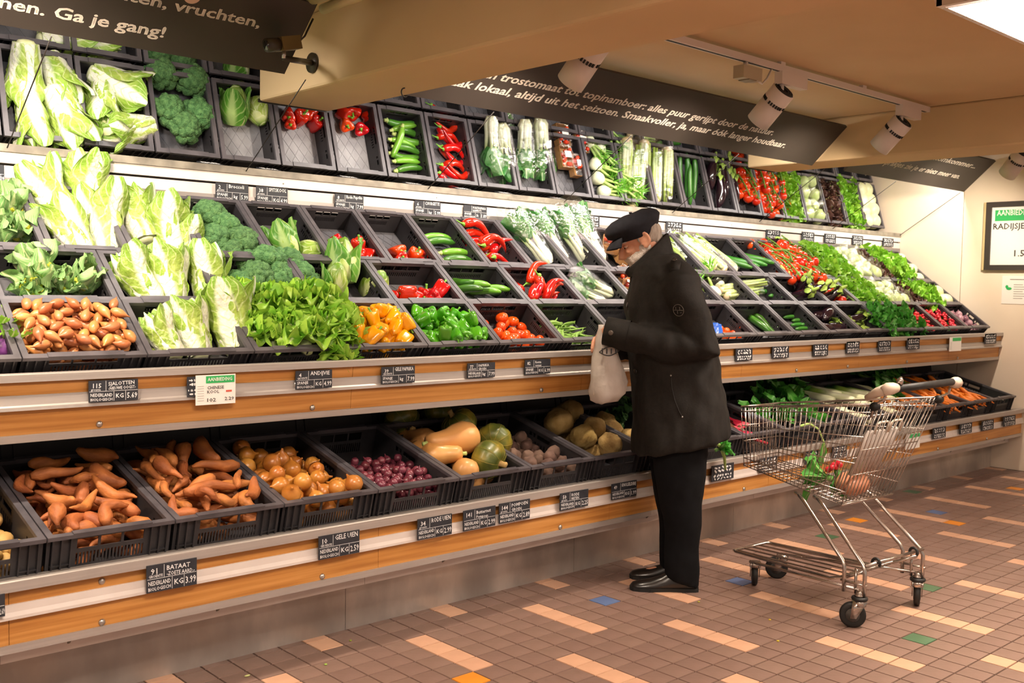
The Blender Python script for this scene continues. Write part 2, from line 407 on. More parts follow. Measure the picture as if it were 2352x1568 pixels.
# ================================================================ the shelves
def bolt_mesh():
    b = MB(); b.lathe([(0.011,0),(0.011,0.002),(0.009,0.005),(0.005,0.007),(0.0005,0.0078)], 10); return b.mesh('bolt', M_BOLT, True)
BOLT = bolt_mesh()
SEAMS = [-0.41, 0.90, 2.213, 3.52, 4.83, 6.14, 7.45, XE-0.003]
X0 = -0.41
low = empty('lower_shelf', (X0, 3.17, 0)); tag(low, 'lowest produce shelf with orange wood front, white price rail and steel plinth', 'shelf')
mid = empty('middle_shelf', (X0, 3.36, 0.87)); tag(mid, 'middle produce shelf with wood front and aluminium price rails', 'shelf')
top = empty('upper_shelf', (X0, 4.2, 1.72)); tag(top, 'upper produce shelf with dusty gutter and white price strip', 'shelf')
def part(root, name, mb, m, smooth=False):
    o = mb.obj(name, m, root, smooth); o.location = -Vector(root.location); return o
XL = X0; XR = XE-0.002
# --- lower
for a, b in zip(SEAMS[:-1], SEAMS[1:]):
    part(low, 'plinth_panel', MB().prism([(3.372,0.0),(3.40,0.0),(3.40,0.30),(3.372,0.30)], a+0.001, b-0.001), M_STEEL)
    part(low, 'wood_panel', MB().prism([(3.150,0.296),(3.172,0.296),(3.172,0.47),(3.150,0.47)], a+0.0008, b-0.0008), M_WOOD)
    part(low, 'plinth_capping', MB().prism([(3.240,0.2155),(3.262,0.2155),(3.262,0.276),(3.240,0.276)], a+0.0008, b-0.0008), M_WHITE)
part(low, 'bottom_rail', MB().prism([(3.143,0.276),(3.19,0.276),(3.19,0.302),(3.143,0.300)], XL, XR), M_ALU)
part(low, 'top_rail', MB().prism([(3.124,0.464),(3.19,0.464),(3.19,0.492),(3.128,0.497),(3.124,0.494)], XL, XR), M_ALU)
for a, b in [(XL,0.77),(0.772,2.9),(2.902,5.0),(5.002,7.1),(7.102,XR)]:
    part(low, 'price_rail', MB().prism([(3.134,0.379),(3.150,0.379),(3.150,0.422),(3.142,0.422),(3.140,0.400),(3.136,0.392),(3.134,0.388)], a, b), M_WHITE)
part(low, 'deck', MB().prism([(3.19,0.42),(3.86,0.60),(3.86,0.58),(3.19,0.40)], XL, XR), M_BACK)
part(low, 'back_board', MB().prism([(3.86,0.58),(3.88,0.58),(3.96,1.02),(3.94,1.02)], XL, XR), M_BACK)
for x in np.arange(0.3, 8.2, 0.4):
    part(low, 'back_rib', MB().prism([(3.86,0.62),(3.875,0.62),(3.945,0.98),(3.925,0.98)], x-0.012, x+0.012), M_BACK)
    part(low, 'back_rib', MB().prism([(3.86,0.62),(3.875,0.62),(3.945,0.98),(3.925,0.98)], x+0.03, x+0.042), M_BACK)
for x in (1.10, 1.6, 2.60, 3.9, 5.3, 6.3, 7.3, 8.25):
    part(low, 'bracket', MB().prism([(3.19,0.278),(3.24,0.278),(3.24,0.235)], x-0.004, x+0.004), M_GUT)
def bolts(root, pts, y):
    for x, z in pts:
        o = link('bolt', BOLT, root); o.location = Vector((x, y, z))-root.location; o.rotation_euler = (R(90),0,0)
bolts(low, [(x, z) for x in (0.36,1.17,1.965,3.195,3.99,4.6,5.3,6.1,6.9,7.7) for z in (0.442, 0.312)], 3.150)
# --- middle
for a, b in zip(SEAMS[:-1], SEAMS[1:]):
    part(mid, 'wood_panel', MB().prism([(3.352,0.885),(3.374,0.885),(3.350,1.066),(3.334,1.066)], a+0.0008, b-0.0008), M_WOOD)
part(mid, 'bottom_rail', MB().prism([(3.345,0.866),(3.40,0.866),(3.40,0.893),(3.342,0.890)], XL, XR), M_ALU)
part(mid, 'top_rail', MB().prism([(3.318,1.058),(3.38,1.058),(3.38,1.082),(3.322,1.084),(3.318,1.081)], XL, XR), M_ALU)
part(mid, 'price_rail', MB().prism([(3.324,0.969),(3.343,0.969),(3.338,1.016),(3.332,1.016),(3.330,0.985),(3.325,0.980)], XL, XR), M_ALU)
part(mid, 'deck', MB().prism([(3.40,0.99),(4.23,1.62),(4.23,1.60),(3.40,0.97)], XL, XR), M_BACK)
part(mid, 'under_board', MB().prism([(3.37,0.868),(3.95,0.90),(3.95,0.92),(3.37,0.885)], XL, XR), M_BACK)
part(mid, 'end_cheek', MB().prism([(3.37,0.87),(4.2,1.6),(4.2,0.6),(3.9,0.6),(3.9,0.86)], XR-0.012, XR-0.004), M_WALL)
bolts(mid, [(x, 0.906) for x in (0.44,1.238,2.04,3.254,4.05,4.6,5.4,6.0,6.8,7.6)], 3.349)
bolts(mid, [(x, 1.00) for x in (1.96,)], 3.331)
# --- upper
part(top, 'gutter_lip', MB().prism([(4.208,1.817),(4.23,1.817),(4.23,1.862),(4.212,1.864)], XL, XR), M_WHITE)
part(top, 'gutter', MB().prism([(4.212,1.872),(4.222,1.872),(4.24,1.885),(4.46,1.885),(4.46,1.87),(4.212,1.86)], XL, XR), M_GUT)
part(top, 'gutter_edge', MB().prism([(4.204,1.860),(4.222,1.860),(4.222,1.893),(4.206,1.890)], XL, XR), M_GUT)
part(top, 'price_strip', MB().prism([(4.216,1.760),(4.23,1.760),(4.23,1.808),(4.216,1.808)], XL, XR), M_WHITE)
part(top, 'price_rail', MB().prism([(4.206,1.716),(4.24,1.716),(4.24,1.762),(4.210,1.762)], XL, XR), mat('grey_rail', '#8d8682', '#857e7a', rough=0.45, metal=0.35, scale=5))
part(top, 'back_board', MB().prism([(4.475,1.88),(4.64,2.49),(4.66,2.49),(4.495,1.88)], XL, XR), M_BACK)
part(top, 'under_board', MB().prism([(4.23,1.60),(4.25,1.60),(4.25,1.86),(4.23,1.86)], XL, XR), M_BACK)
for x in (0.9, 1.6, 2.4, 3.3, 4.1, 5.0, 5.9, 6.8, 7.7):
    o = link('screw', BOLT, top, sc=0.35); o.location = Vector((x,4.209,1.835))-top.location; o.rotation_euler = (R(90),0,0)

# ================================================================ crates
M_CRATE = mat('black_crate_plastic', '#252326', '#312f32', rough=0.45, scale=9, detail=5)
M_RIM = mat('worn_crate_rim', '#48454a', '#5c585d', rough=0.4, scale=12, detail=5)
M_BASE = mat('scuffed_crate_base', '#48474b', '#6a6a70', rough=0.35, scale=7, detail=6)
def holed(mb, w, h, holes, t, place):
    """panel in (u,v) 0..w,0..h with rectangular holes; place(u,v,n)->xyz"""
    us = sorted({0.0, w, *[q for a in holes for q in (a[0], a[1])]}); vs = sorted({0.0, h, *[q for a in holes for q in (a[2], a[3])]})
    def solid(i, j):
        if not (0 <= i < len(us)-1 and 0 <= j < len(vs)-1): return False
        cu, cv = (us[i]+us[i+1])/2, (vs[j]+vs[j+1])/2
        return not any(a[0] < cu < a[1] and a[2] < cv < a[3] for a in holes)
    for i in range(len(us)-1):
        for j in range(len(vs)-1):
            if not solid(i, j): continue
            a, b, c, d = us[i], us[i+1], vs[j], vs[j+1]
            V = [place(u,v,n) for n in (0,t) for u, v in ((a,c),(b,c),(b,d),(a,d))]
            f = [(0,1,2,3),(7,6,5,4)]
            if not solid(i,j-1): f.append((0,4,5,1))
            if not solid(i+1,j): f.append((1,5,6,2))
            if not solid(i,j+1): f.append((2,6,7,3))
            if not solid(i-1,j): f.append((3,7,4,0))
            mb.add(V, f)
def slots(u0, u1, v0, v1, n, frac=0.5):
    p = (u1-u0)/n; return [(u0+i*p+p*(1-frac)/2, u0+i*p+p*(1+frac)/2, v0, v1) for i in range(n)]
def crate_meshes(w, d, h, kind):
    W2, D2 = w/2-0.0015, d/2-0.0015; ins = 0.014; t = 0.004
    wi, di = W2-ins, D2-ins
    body = MB(); pw, pd = 2*wi, 2*di; hh = h-0.012
    def wall_holes(L, big):
        H = []
        if big == 'low':
            k0, k1 = 0.075, L-0.075; g = (k1-k0)/3
            H += [(k0+i*g+0.004, k0+(i+1)*g-0.004, h*0.66, h*0.86) for i in range(3)]
            H += slots(k0, k1, h*0.34, h*0.58, 20, 0.5)
        elif big == 'mid':
            k0, k1 = 0.07, L-0.07; g = (k1-k0)/3
            H += [(k0+i*g+0.003, k0+(i+1)*g-0.003, h*0.68, h*0.86) for i in range(3)]
            H += slots(k0+0.01, k1-0.01, h*0.42, h*0.60, 18, 0.5)
        elif big == 'side':
            H += [(0.06,0.085,h*0.62,h*0.74),(0.095,0.105,h*0.62,h*0.74)]
            H += slots(L*0.42, L*0.72, h*0.45, h*0.6, 8, 0.45)+[(L*0.46,L*0.62,h*0.7,h*0.82),(L*0.64,L*0.72,h*0.7,h*0.82)]
        elif big == 'open':
            H += [(0.05,L-0.05,h*0.45,h*0.82)]
        return H
    fr = 'low' if kind == 'low' else 'mid'
    holed(body, pw, hh, wall_holes(pw, fr), t, lambda u,v,n: (u-wi, -di+n, v))
    holed(body, pw, hh, wall_holes(pw, fr), -t, lambda u,v,n: (u-wi, di+n, v))
    holed(body, pd, hh, wall_holes(pd, 'side'), t, lambda u,v,n: (-wi+n, u-di, v))
    holed(body, pd, hh, wall_holes(pd, 'side'), -t, lambda u,v,n: (wi+n, u-di, v))
    for sx in (-1,1):      # vertical ribs at the corners and along the walls
        for sy in (-1,1):
            for k in (0.004, 0.03, 0.058):
                body.box((sx*(wi-k), sy*(di+0.005), hh/2), (0.004,0.012,hh))
            body.box((sx*(wi-0.03), sy*(di+0.004), h*0.4), (0.06,0.009,0.003))
            for k in (0.004, 0.05, d*0.3):
                body.box((sx*(wi+0.005), sy*(di-k), hh/2), (0.012,0.004,hh))
    base = MB().b2(-wi, wi, -di, di, 0, 0.005)
    nx, ny = (5, 6)
    for i in range(-4, 8):        # raised diamond ribs on the base
        for s in (1, -1):
            x0 = -wi+(i+0.5)*2*wi/nx; pts = []
            for kk in range(2):
                y = -di+0.01 if kk == 0 else di-0.01
                pts.append((x0 if kk == 0 else x0+s*2*di*0.62, y))
            (xa, ya), (xb, yb) = pts
            lo, hi = -wi+0.012, wi-0.012
            if xa == xb: continue
            ts = sorted([(lo-xa)/(xb-xa), (hi-xa)/(xb-xa)]); t0, t1 = max(0, ts[0]), min(1, ts[1])
            if t1-t0 < 0.05: continue
            A = (xa+(xb-xa)*t0, ya+(yb-ya)*t0); B = (xa+(xb-xa)*t1, ya+(yb-ya)*t1)
            L = math.hypot(B[0]-A[0], B[1]-A[1])
            base.box(((A[0]+B[0])/2,(A[1]+B[1])/2,0.0058), (L,0.003,0.0022), Matrix.Rotation(math.atan2(B[1]-A[1],B[0]-A[0]),3,'Z'))
    rim = MB(); z0, z1 = h-0.013, h
    def rail(x0,x1,y0,y1): rim.b2(x0,x1,y0,y1,z0,z1)
    rw = ins+0.006
    rail(-W2,W2,-D2,-D2+rw); rail(-W2,W2,D2-rw,D2); rail(-W2,-W2+rw,-D2+rw,D2-rw); rail(W2-rw,W2,-D2+rw,D2-rw)
    rim.b2(-W2*0.62, W2*0.62, -D2-0.0005, -D2+rw+0.001, z1, z1+0.004)
    rim.b2(-W2*0.62, W2*0.62, D2-rw-0.001, D2+0.0005, z1, z1+0.004)
    return body.mesh('crate_body', M_CRATE), rim.mesh('crate_rim', M_RIM), base.mesh('crate_base', M_BASE)
CM = {'low': crate_meshes(0.398,0.60,0.17,'low'), 'mid': crate_meshes(0.398,0.30,0.13,'mid'), 'slim': crate_meshes(0.30,0.40,0.12,'mid')}
LINER = CM['slim'][2].copy(); LINER.name = 'quilted_liner'; LINER.materials.clear(); LINER.materials.append(mat('grey_quilted_liner', '#86868c', '#a3a3a9', rough=0.4, scale=9, detail=5))
class Row:
    def __init__(s, name, kind, fy, fz, tilt, w, d, h, x0, n, pitch=None):
        s.name, s.kind, s.fy, s.fz, s.th, s.w, s.d, s.h, s.x0, s.n = name, kind, fy, fz, R(tilt), w, d, h, x0, n
        s.p = pitch or w
        c, q = math.cos(s.th), math.sin(s.th)
        s.D = Vector((0,c,q)); s.N = Vector((0,-q,c))
    def base(s, col):   # centre of the base of crate col
        F = Vector((s.x0+(col+0.5)*s.p, s.fy, s.fz)); return F+s.D*(s.d/2)-s.N*s.h
    def pt(s, col, x, y, z):   # crate-local (x from centre, y depth from centre, z above base)
        return s.base(col)+Vector((x,0,0))+s.D*y+s.N*z
    def rot(s): return (s.th, 0, 0)
    def px(s, px, py, z):      # where the sight line of a pixel meets the level z above the base
        P = Vector((0,s.fy,s.fz))-s.N*(s.h-z); return Vector(at_plane(px, py, P, s.N))
    def local(s, px, py, z):
        P = s.px(px,py,z); col = math.floor((P.x-s.x0)/s.p); q = P-s.base(col)
        return col, q.x, q.dot(s.D), q.dot(s.N)
LOW = Row('low','low',3.14,0.602,15,0.398,0.60,0.17,1.008-3*0.4,22,0.3995)
MD1 = Row('md1','mid',3.36,1.128,37.5,0.398,0.30,0.13,1.008-3*0.4,22,0.3995)
MD2 = Row('md2','mid',3.597,1.306,37.5,0.398,0.30,0.13,1.008-3*0.4,22,0.3995)
MD3 = Row('md3','slim',3.835,1.487,39,0.30,0.40,0.12,1.24-5*0.3015,28,0.3015)
UP1 = Row('up1','slim',4.33,1.935,73,0.30,0.40,0.12,2.462-9*0.3075,28,0.3075)
UP2 = Row('up2','slim',4.458,2.338,73,0.30,0.40,0.12,2.462-9*0.3075,28,0.3075)
CRATE_GROUP = {'low':'black crates on the lowest shelf','md1':'front row crates on the middle shelf','md2':'second row crates on the middle shelf',
  'md3':'narrow back row crates on the middle shelf','up1':'steep narrow crates on the upper shelf','up2':'crates above the steep upper row'}
def crate(row, col, label):
    r_ = empty('crate', row.base(col), row.rot()); tag(r_, label, 'crate', CRATE_GROUP[row.name])
    b, rm, bs = CM[row.kind]
    if row.name == 'up1' and col in (8,9,10): bs = LINER
    link('crate_body', b, r_); link('crate_rim', rm, r_); link('crate_base', bs, r_)
    return r_
# ================================================================ lamps
# fluorescent tubes tucked behind the banners, shining down onto the produce
M_TUBE = emit('tube_glow', (1,0.95,0.88,1), 6.0)
for i, (x0, x1) in enumerate(((-0.9,0.4),(0.6,1.95),(2.8,3.75),(3.85,4.85),(4.95,5.95),(6.55,7.4),(7.5,8.25))):
    xm = (x0+x1)/2; rt = empty('tube_light', (xm, 3.72, 2.44)); tag(rt, 'fluorescent tube light hidden behind a charcoal banner, number '+('one','two','three','four','five','six','seven')[i]+' from the left', 'lamp', 'tube lights behind the banners')
    MB().b2(-(x1-x0)/2,(x1-x0)/2,-0.05,0.05,0.0,0.03).obj('housing', M_LAMPW, rt)
    MB().tube([(-(x1-x0)/2+0.03,0,-0.02),((x1-x0)/2-0.03,0,-0.02)], 0.013, 8).obj('tube', M_TUBE, rt, True)
    a = area('tube_lamp', (0, 0.0, -0.04), (R(22),0,0), x1-x0-0.06, 0.06, P_TUBE*(x1-x0), COOL); a.parent = rt
# ceiling track with spotlights
def track(x0, x1, y, label):
    t = empty('ceiling_track', (x0, y, 2.48)); tag(t, label, 'track')
    b = MB().b2(0, x1-x0, -0.018, 0.018, -0.012, 0.018); b.obj('rail', M_LAMPW, t)
    MB().b2(0.02, x1-x0-0.02, -0.006, 0.006, -0.0135, -0.012).obj('groove', M_DARK, t)
    k = 0.15
    while k < x1-x0:
        MB().b2(k-0.02,k+0.02,-0.012,0.012,0.018,0.036).obj('ceiling_clip', M_LAMPW, t); k += 0.8
    return t
track(2.662, 5.98, 2.88, 'white ceiling track carrying spotlights between the two beams')
track(6.43, 8.2, 2.88, 'short white ceiling track beyond the far beam')
track(-1.1, 2.28, 2.88, 'white ceiling track over the cabbages, outside the picture')
SPOTM = None
def spot(x, aim, label, power=1.0, y=2.88):
    rt = empty('spotlight', (x, y, 2.468)); tag(rt, label, 'spotlight', 'white track spotlights')
    MB().b2(-0.03,0.20,-0.022,0.022,-0.062,-0.0).obj('adapter', M_LAMPW, rt)
    MB().tube([(0.0,0,-0.06),(0.0,0,-0.10)], 0.012, 8).obj('joint', M_LAMPW, rt, True)
    d = Vector(aim)-Vector((x,y,2.36)); d.normalize()
    q = d.to_track_quat('-Z','Y')
    hd = empty('head', (0,0,-0.105), parent=rt); hd.rotation_mode = 'QUATERNION'; hd.rotation_quaternion = q
    # the head points along local -z
    b = MB(); r = 0.062; L = 0.185
    b.lathe([(0.058,0.022),(r,0.018),(r,-0.05)], 28); b.v = b.v
    body = MB().rings([[(rr*math.cos(a), rr*math.sin(a), z) for a in np.linspace(0,2*PI,28,endpoint=False)] for rr, z in ((0.056,0.02),(r,0.015),(r,-0.045))], cap=False)
    body.rings([[(rr*math.cos(a), rr*math.sin(a), z) for a in np.linspace(0,2*PI,28,endpoint=False)] for rr, z in ((r-0.006,-0.045),(r-0.006,-0.062))], cap=False)
    body.rings([[(rr*math.cos(a), rr*math.sin(a), z) for a in np.linspace(0,2*PI,28,endpoint=False)] for rr, z in ((r-0.006,-0.062),(r,-0.062),(r,-L),(r-0.008,-L),(r-0.012,-L+0.06))], cap=False)
    body.obj('lamp_body', M_LAMPW, hd, True)
    vents = MB()
    for k in range(26):
        a = 2*PI*k/26
        if k % 7 == 6: continue
        m = Matrix.Rotation(a,3,'Z'); c = m @ Vector((r-0.002,0,-0.0535)); vents.box(c, (0.006,0.008,0.017), m)
    vents.obj('vent_slots', M_DARK, hd)
    cap = MB()
    for rr in (0.05,0.038,0.026):
        cap.rings([[((rr+o)*math.cos(a), (rr+o)*math.sin(a), z) for a in np.linspace(0,2*PI,24,endpoint=False)] for o, z in ((-0.004,0.019),(-0.004,0.024),(0.003,0.024),(0.003,0.019))], cap=False)
    cap.rings([[(rr*math.cos(a), rr*math.sin(a), 0.018) for a in np.linspace(0,2*PI,24,endpoint=False)] for rr in (0.057,0.0005)], cap=False)
    cap.obj('heat_sink', M_DARK, hd, True)
    MB().rings([[(rr*math.cos(a), rr*math.sin(a), -L+0.062) for a in np.linspace(0,2*PI,20,endpoint=False)] for rr in (0.05,0.0005)], cap=False).obj('lens', emit('spot_glow',(1,0.85,0.65,1),4.0), hd)
    l = bpy.data.lights.new('spot_lamp','SPOT'); l.energy = P_SPOT*power; l.color = WARM; l.spot_size = R(136); l.spot_blend = 0.85; l.shadow_soft_size = 0.045
    o = bpy.data.objects.new('spot_lamp', l); COL.objects.link(o); o.parent = hd; o.location = (0,0,-L-0.005)
    return rt
spot(3.06, (3.08,4.1,1.2), 'spotlight half hidden behind the nearest ceiling beam')
spot(4.42, (4.4399999999999995,4.1,1.2), 'white spotlight in the middle of the ceiling track, in front of the banner')
spot(5.66, (5.68,4.1,1.2), 'white spotlight near the far end of the ceiling track')
spot(7.42, (8.0,4.0,1.2), 'white spotlight cut by the right edge of the picture', 1.0)
for x, t in ((-0.35,'first'),(0.45,'second'),(0.95,'third')): spot(x, (x+0.2,4.0,1.2), t+' white spotlight over the cabbages, outside the picture', 1.0)
# small grey junction box on the track
jb = empty('junction_box', (4.13, 2.88, 2.415)); tag(jb, 'small grey junction box hanging by the ceiling track', 'box')
MB().b2(-0.075,0.075,-0.03,0.03,-0.03,0.03).obj('housing', mat('grey_plastic','#b3a68c',rough=0.5), jb)
MB().b2(-0.03,0.03,-0.031,0.031,-0.035,-0.03).obj('cover_plate', mat('grey_plastic_dark','#8a7f6a',rough=0.5), jb)
MB().tube([(0.07,0,-0.02),(0.12,0,-0.03),(0.16,0,0.0),(0.2,0,0.055)],0.005,6).obj('cable', M_LAMPW, jb, True)
MB().tube([(-0.02,0,0.03),(-0.02,0,0.052)],0.012,6).obj('hanger', M_LAMPW, jb, True)
# louvred fluorescent fittings on the ceiling
M_LOUV = mat('bright_louvre_metal', '#dcd8d8', rough=0.3, metal=0.3)
def fitting(x0, x1, y0, y1, label, blades=18):
    f = empty('louvre_light', ((x0+x1)/2,(y0+y1)/2,2.43)); tag(f, label, 'ceiling light', 'louvred ceiling lights')
    w, d = (x1-x0)/2, (y1-y0)/2
    b = MB()
    for s in (-1,1):
        b.prism([(s*d,0),(s*(d-0.02),0),(s*(d-0.02),0.085),(s*(d+0.03),0.085)], -w, w)
    for s in (-1,1): b.box((s*(w-0.012),0,0.042),(0.024,2*d,0.085))
    b.box((0,0,0.08),(2*w,2*d,0.008)); b.obj('housing', M_LAMPW, f)
    MB().b2(-w,w,-0.012,0.012,-0.002,0.05).obj('centre_rail', M_LAMPW, f)
    for s in (-1,1):
        MB().tube([(-w+0.05,s*d*0.5,0.045),(w-0.05,s*d*0.5,0.045)],0.014,10).obj('fluorescent_tube', emit('ceiling_tube_glow',(1,0.92,0.86,1),22.0), f, True)
    for k in range(blades):
        x = -w+0.05+(2*w-0.1)*k/(blades-1)
        for s in (-1,1):
            MB().box((x,s*d*0.52,0.016),(0.003,d*0.94,0.034), Matrix.Rotation(R(6),3,'Y')).obj('louvre_blade', M_LOUV, f)
    for s in (-1,1):
        a = area('fitting_lamp', (0,s*d*0.5,0.036), (0,0,0), 2*w-0.1, d*0.7, P_CEIL/2, (1.0,0.84,0.68)); a.parent = f
    return f
fitting(3.67, 5.1, 1.14, 1.75, 'louvred fluorescent ceiling light glowing at the top right corner')
fitting(0.2, 1.7, 0.6, 1.2, 'louvred ceiling light above the aisle, outside the picture', 10)
fitting(2.0, 3.5, -1.2, -0.6, 'louvred ceiling light behind the camera', 10)
fitting(5.6, 7.1, -0.6, 0.0, 'louvred ceiling light over the far aisle, outside the picture', 10)
fitting(-2.4, -0.9, 1.2, 1.8, 'louvred ceiling light far to the left, outside the picture', 10)
# ================================================================ vegetables: one builder per kind, shared meshes
V = {}
def kind(name, variants, **k): V[name] = (variants, k)
def wrap_leaf(mb, prof, z0, z1, phi, dphi, off, flare, ruf, nu=8, nv=14, seed=0, ribw=0.75, droop=0.0):
    q = random.Random(seed); p1, p2 = q.uniform(0,6), q.uniform(0,6); v = []; uv = []
    for j in range(nv+1):
        t = j/nv; z = z0+(z1-z0)*t; r0 = prof(t)
        wid = dphi*(0.55+0.45*math.sin(PI*min(1,0.15+t*0.75)))*(1 if t < 0.7 else (1-((t-0.7)/0.3)**2*0.30))
        for i in range(-nu, nu+1):
            s = i/nu; a = phi+s*wid
            fl = flare*max(0,t-0.45)**1.6*2.2
            cr_ = noise.noise(Vector((s*4+seed, t*6, seed*0.7)))+0.5*noise.noise(Vector((s*9+seed, t*13, seed*1.7)))
            rr = r0+off+fl+ruf*abs(s)**1.3*(0.25+t)*math.sin(9*t+p1+3*s)+ruf*0.8*t*t*math.sin(7*s+p2)+ruf*0.8*cr_*min(1,0.25+t)*(0.35+abs(s))+ruf*0.5*(abs(s)**3+max(0,t-0.8)*2)*math.sin(12*t+9*s+p2)
            zz = z-droop*max(0,t-0.6)*1.2+ruf*0.4*t*math.sin(6*s+p2)-(z1-z0)*0.16*s*s*t*t
            v.append((rr*math.cos(a), rr*math.sin(a), zz)); uv.append((abs(s)/(ribw*(1-t)+0.13), t))
    n = 2*nu+1
    f = [(j*n+i, j*n+i+1, (j+1)*n+i+1, (j+1)*n+i) for j in range(nv) for i in range(n-1)]
    return mb.add(v, f, uv)
def free_leaf(mb, L, Wd, b0, b1, cup, ruf, mtx, nu=3, nv=6, seed=0, freq=11, stem=0.0, point=0.0, ribw=0.3):
    q = random.Random(seed); p1, p2 = q.uniform(0,6), q.uniform(0,6); v = []; uv = []; y = z = 0.0
    for j in range(nv+1):
        t = j/nv; a = b0+(b1-b0)*t
        if j: y += L/nv*math.sin(a); z += L/nv*math.cos(a)
        if t < stem: w = Wd*0.10
        else:
            tt = (t-stem)/(1-stem); w = Wd*(math.sin(PI*min(1,0.10+0.80*tt))**(0.7+point))*(1-0.25*point*tt)
        for i in range(-nu, nu+1):
            s = i/nu; e2 = 1+(0.10*math.sin(11*t+p1+(2 if s > 0 else 0))*abs(s) if nu > 3 else 0); sh = s*s*t**3*w*0.75; nrm = -cup*w*s*s+(ruf*0.8*s*s*math.sin(13*t+p2+4*s)+ruf*0.6*noise.noise(Vector((s*3+seed,t*5,seed*.3))) if nu > 3 else 0)+ruf*abs(s)*(0.3+t)*math.sin(freq*t+p1+2.5*s)+ruf*0.5*math.sin(5*s+p2)*t
            x = s*w*e2; yy = y+nrm*math.cos(a)+ruf*0.4*abs(s)*math.sin(freq*1.2*t+p2)-sh*math.sin(a); zz = z-nrm*math.sin(a)-sh*math.cos(a)
            v.append(mtx @ Vector((x,yy,zz))); uv.append((abs(s)/(ribw*(1-t)+0.06), t))
    n = 2*nu+1
    return mb.add(v, [(j*n+i, j*n+i+1, (j+1)*n+i+1, (j+1)*n+i) for j in range(nv) for i in range(n-1)], uv)
def RM(az=0, tip=0, off=(0,0,0)):
    return Matrix.Translation(off) @ Matrix.Rotation(az,4,'Z') @ Matrix.Rotation(tip,4,'X')

# ---- leafy greens
M_NAPA = mat('napa_leaf', veins=(46,0.16,'#d3dfa0'), c1='#8fb243', c2='#b7cb66', rough=0.42, scale=22, detail=6, c3='#a3be52', uvmix=[('#7aa532','v',0.5,1.0),('#eeefdf','u',1.05,0.5)], bump=0.9, bscale=40, transl=0.18, vary=0.08)
M_NAPA2 = mat('napa_core', '#d9dfa0', '#e8ebc4', rough=0.45, scale=18, bump=0.3)
def napa(seed, H=0.25, r=0.058):
    q = random.Random(seed)
    prof = lambda t: r*((0.55+0.5*math.sin(PI*min(1,0.10+0.52*t))) if t < 0.72 else (1.04-((t-0.72)/0.28)**2*0.5))
    body = MB()
    body.rings([[(prof(t)*0.95*math.cos(a), prof(t)*0.95*math.sin(a), H*0.96*t) for a in np.linspace(0,2*PI,14,endpoint=False)] for t in np.linspace(0,1,8)])
    body.rings([[(prof(0)*k*math.cos(a), prof(0)*k*math.sin(a), z) for a in np.linspace(0,2*PI,14,endpoint=False)] for k, z in ((0.3,-0.014),(0.75,-0.010),(1.02,0.004))])
    m0 = body.mesh('napa_heart', M_NAPA2, True)
    lv = []
    for k in range(10):
        b = MB(); ph = k*2.4+q.uniform(-.2,.2); o = 0.001+0.0012*k
        wrap_leaf(b, prof, 0.0, H*(0.92+0.10*q.random()), ph, 1.2, o, (0.0 if k < 6 else 0.04+0.05*q.random()), 0.007+0.004*q.random(), seed=seed*20+k)
        lv.append(b.mesh('leaf', M_NAPA, True))
    return dict(main=m0, parts=[('leaf',x) for x in lv], r=r, l=H/2, c=H/2)
kind('napa_cabbage', [napa(3), napa(4), napa(5,0.27,0.056)])

M_SPITS = mat('pointed_cabbage_leaf', veins=(34,0.2,'#d6dfae'), c1='#8aa83a', c2='#b4c96a', rough=0.38, scale=9, detail=5, c3='#9dbb4c', uvmix=[('#cfdb9a','u',0.9,0.25),('#6c9430','v',0.75,1.0)], bump=0.35, bscale=26, transl=0.12, vary=0.06)
M_SPITSO = mat('pointed_cabbage_outer_leaf', veins=(34,0.2,'#a8c77a'), c1='#4c8a2c', c2='#6da63c', rough=0.36, scale=9, detail=4, uvmix=[('#a8c77a','u',0.7,0.2)], bump=0.35, bscale=22, transl=0.15)
def spits(seed, H=0.18, r=0.062, outer=3):
    q = random.Random(seed)
    prof = lambda t: r*math.sin(PI*min(0.97,0.22+0.72*t))**0.8
    b = MB(); b.rings([[(prof(t)*math.cos(a), prof(t)*math.sin(a), H*t) for a in np.linspace(0,2*PI,16,endpoint=False)] for t in np.linspace(0,1,10)])
    m0 = displace(b.mesh('cabbage_heart', M_SPITS, True), 0.004, 30, seed)
    ps = []
    for k in range(4):
        c = MB(); wrap_leaf(c, prof, 0, H*0.97, k*1.7+q.random(), 1.2, 0.002+0.0015*k, 0.004, 0.002, seed=seed*9+k); ps.append(('leaf', c.mesh('leaf', M_SPITS, True)))
    for k in range(outer):
        c = MB(); wrap_leaf(c, prof, 0, H*1.0, 1.2+k*2.2+q.random(), 1.1, 0.008, 0.03+0.05*q.random(), 0.007, seed=seed*7+k); ps.append(('outer_leaf', c.mesh('outer_leaf', M_SPITSO, True)))
    return dict(main=m0, parts=ps, r=r, l=H/2, c=H/2)
kind('pointed_cabbage', [spits(2), spits(6,0.17,0.06,2), spits(8,0.15,0.062,0)])

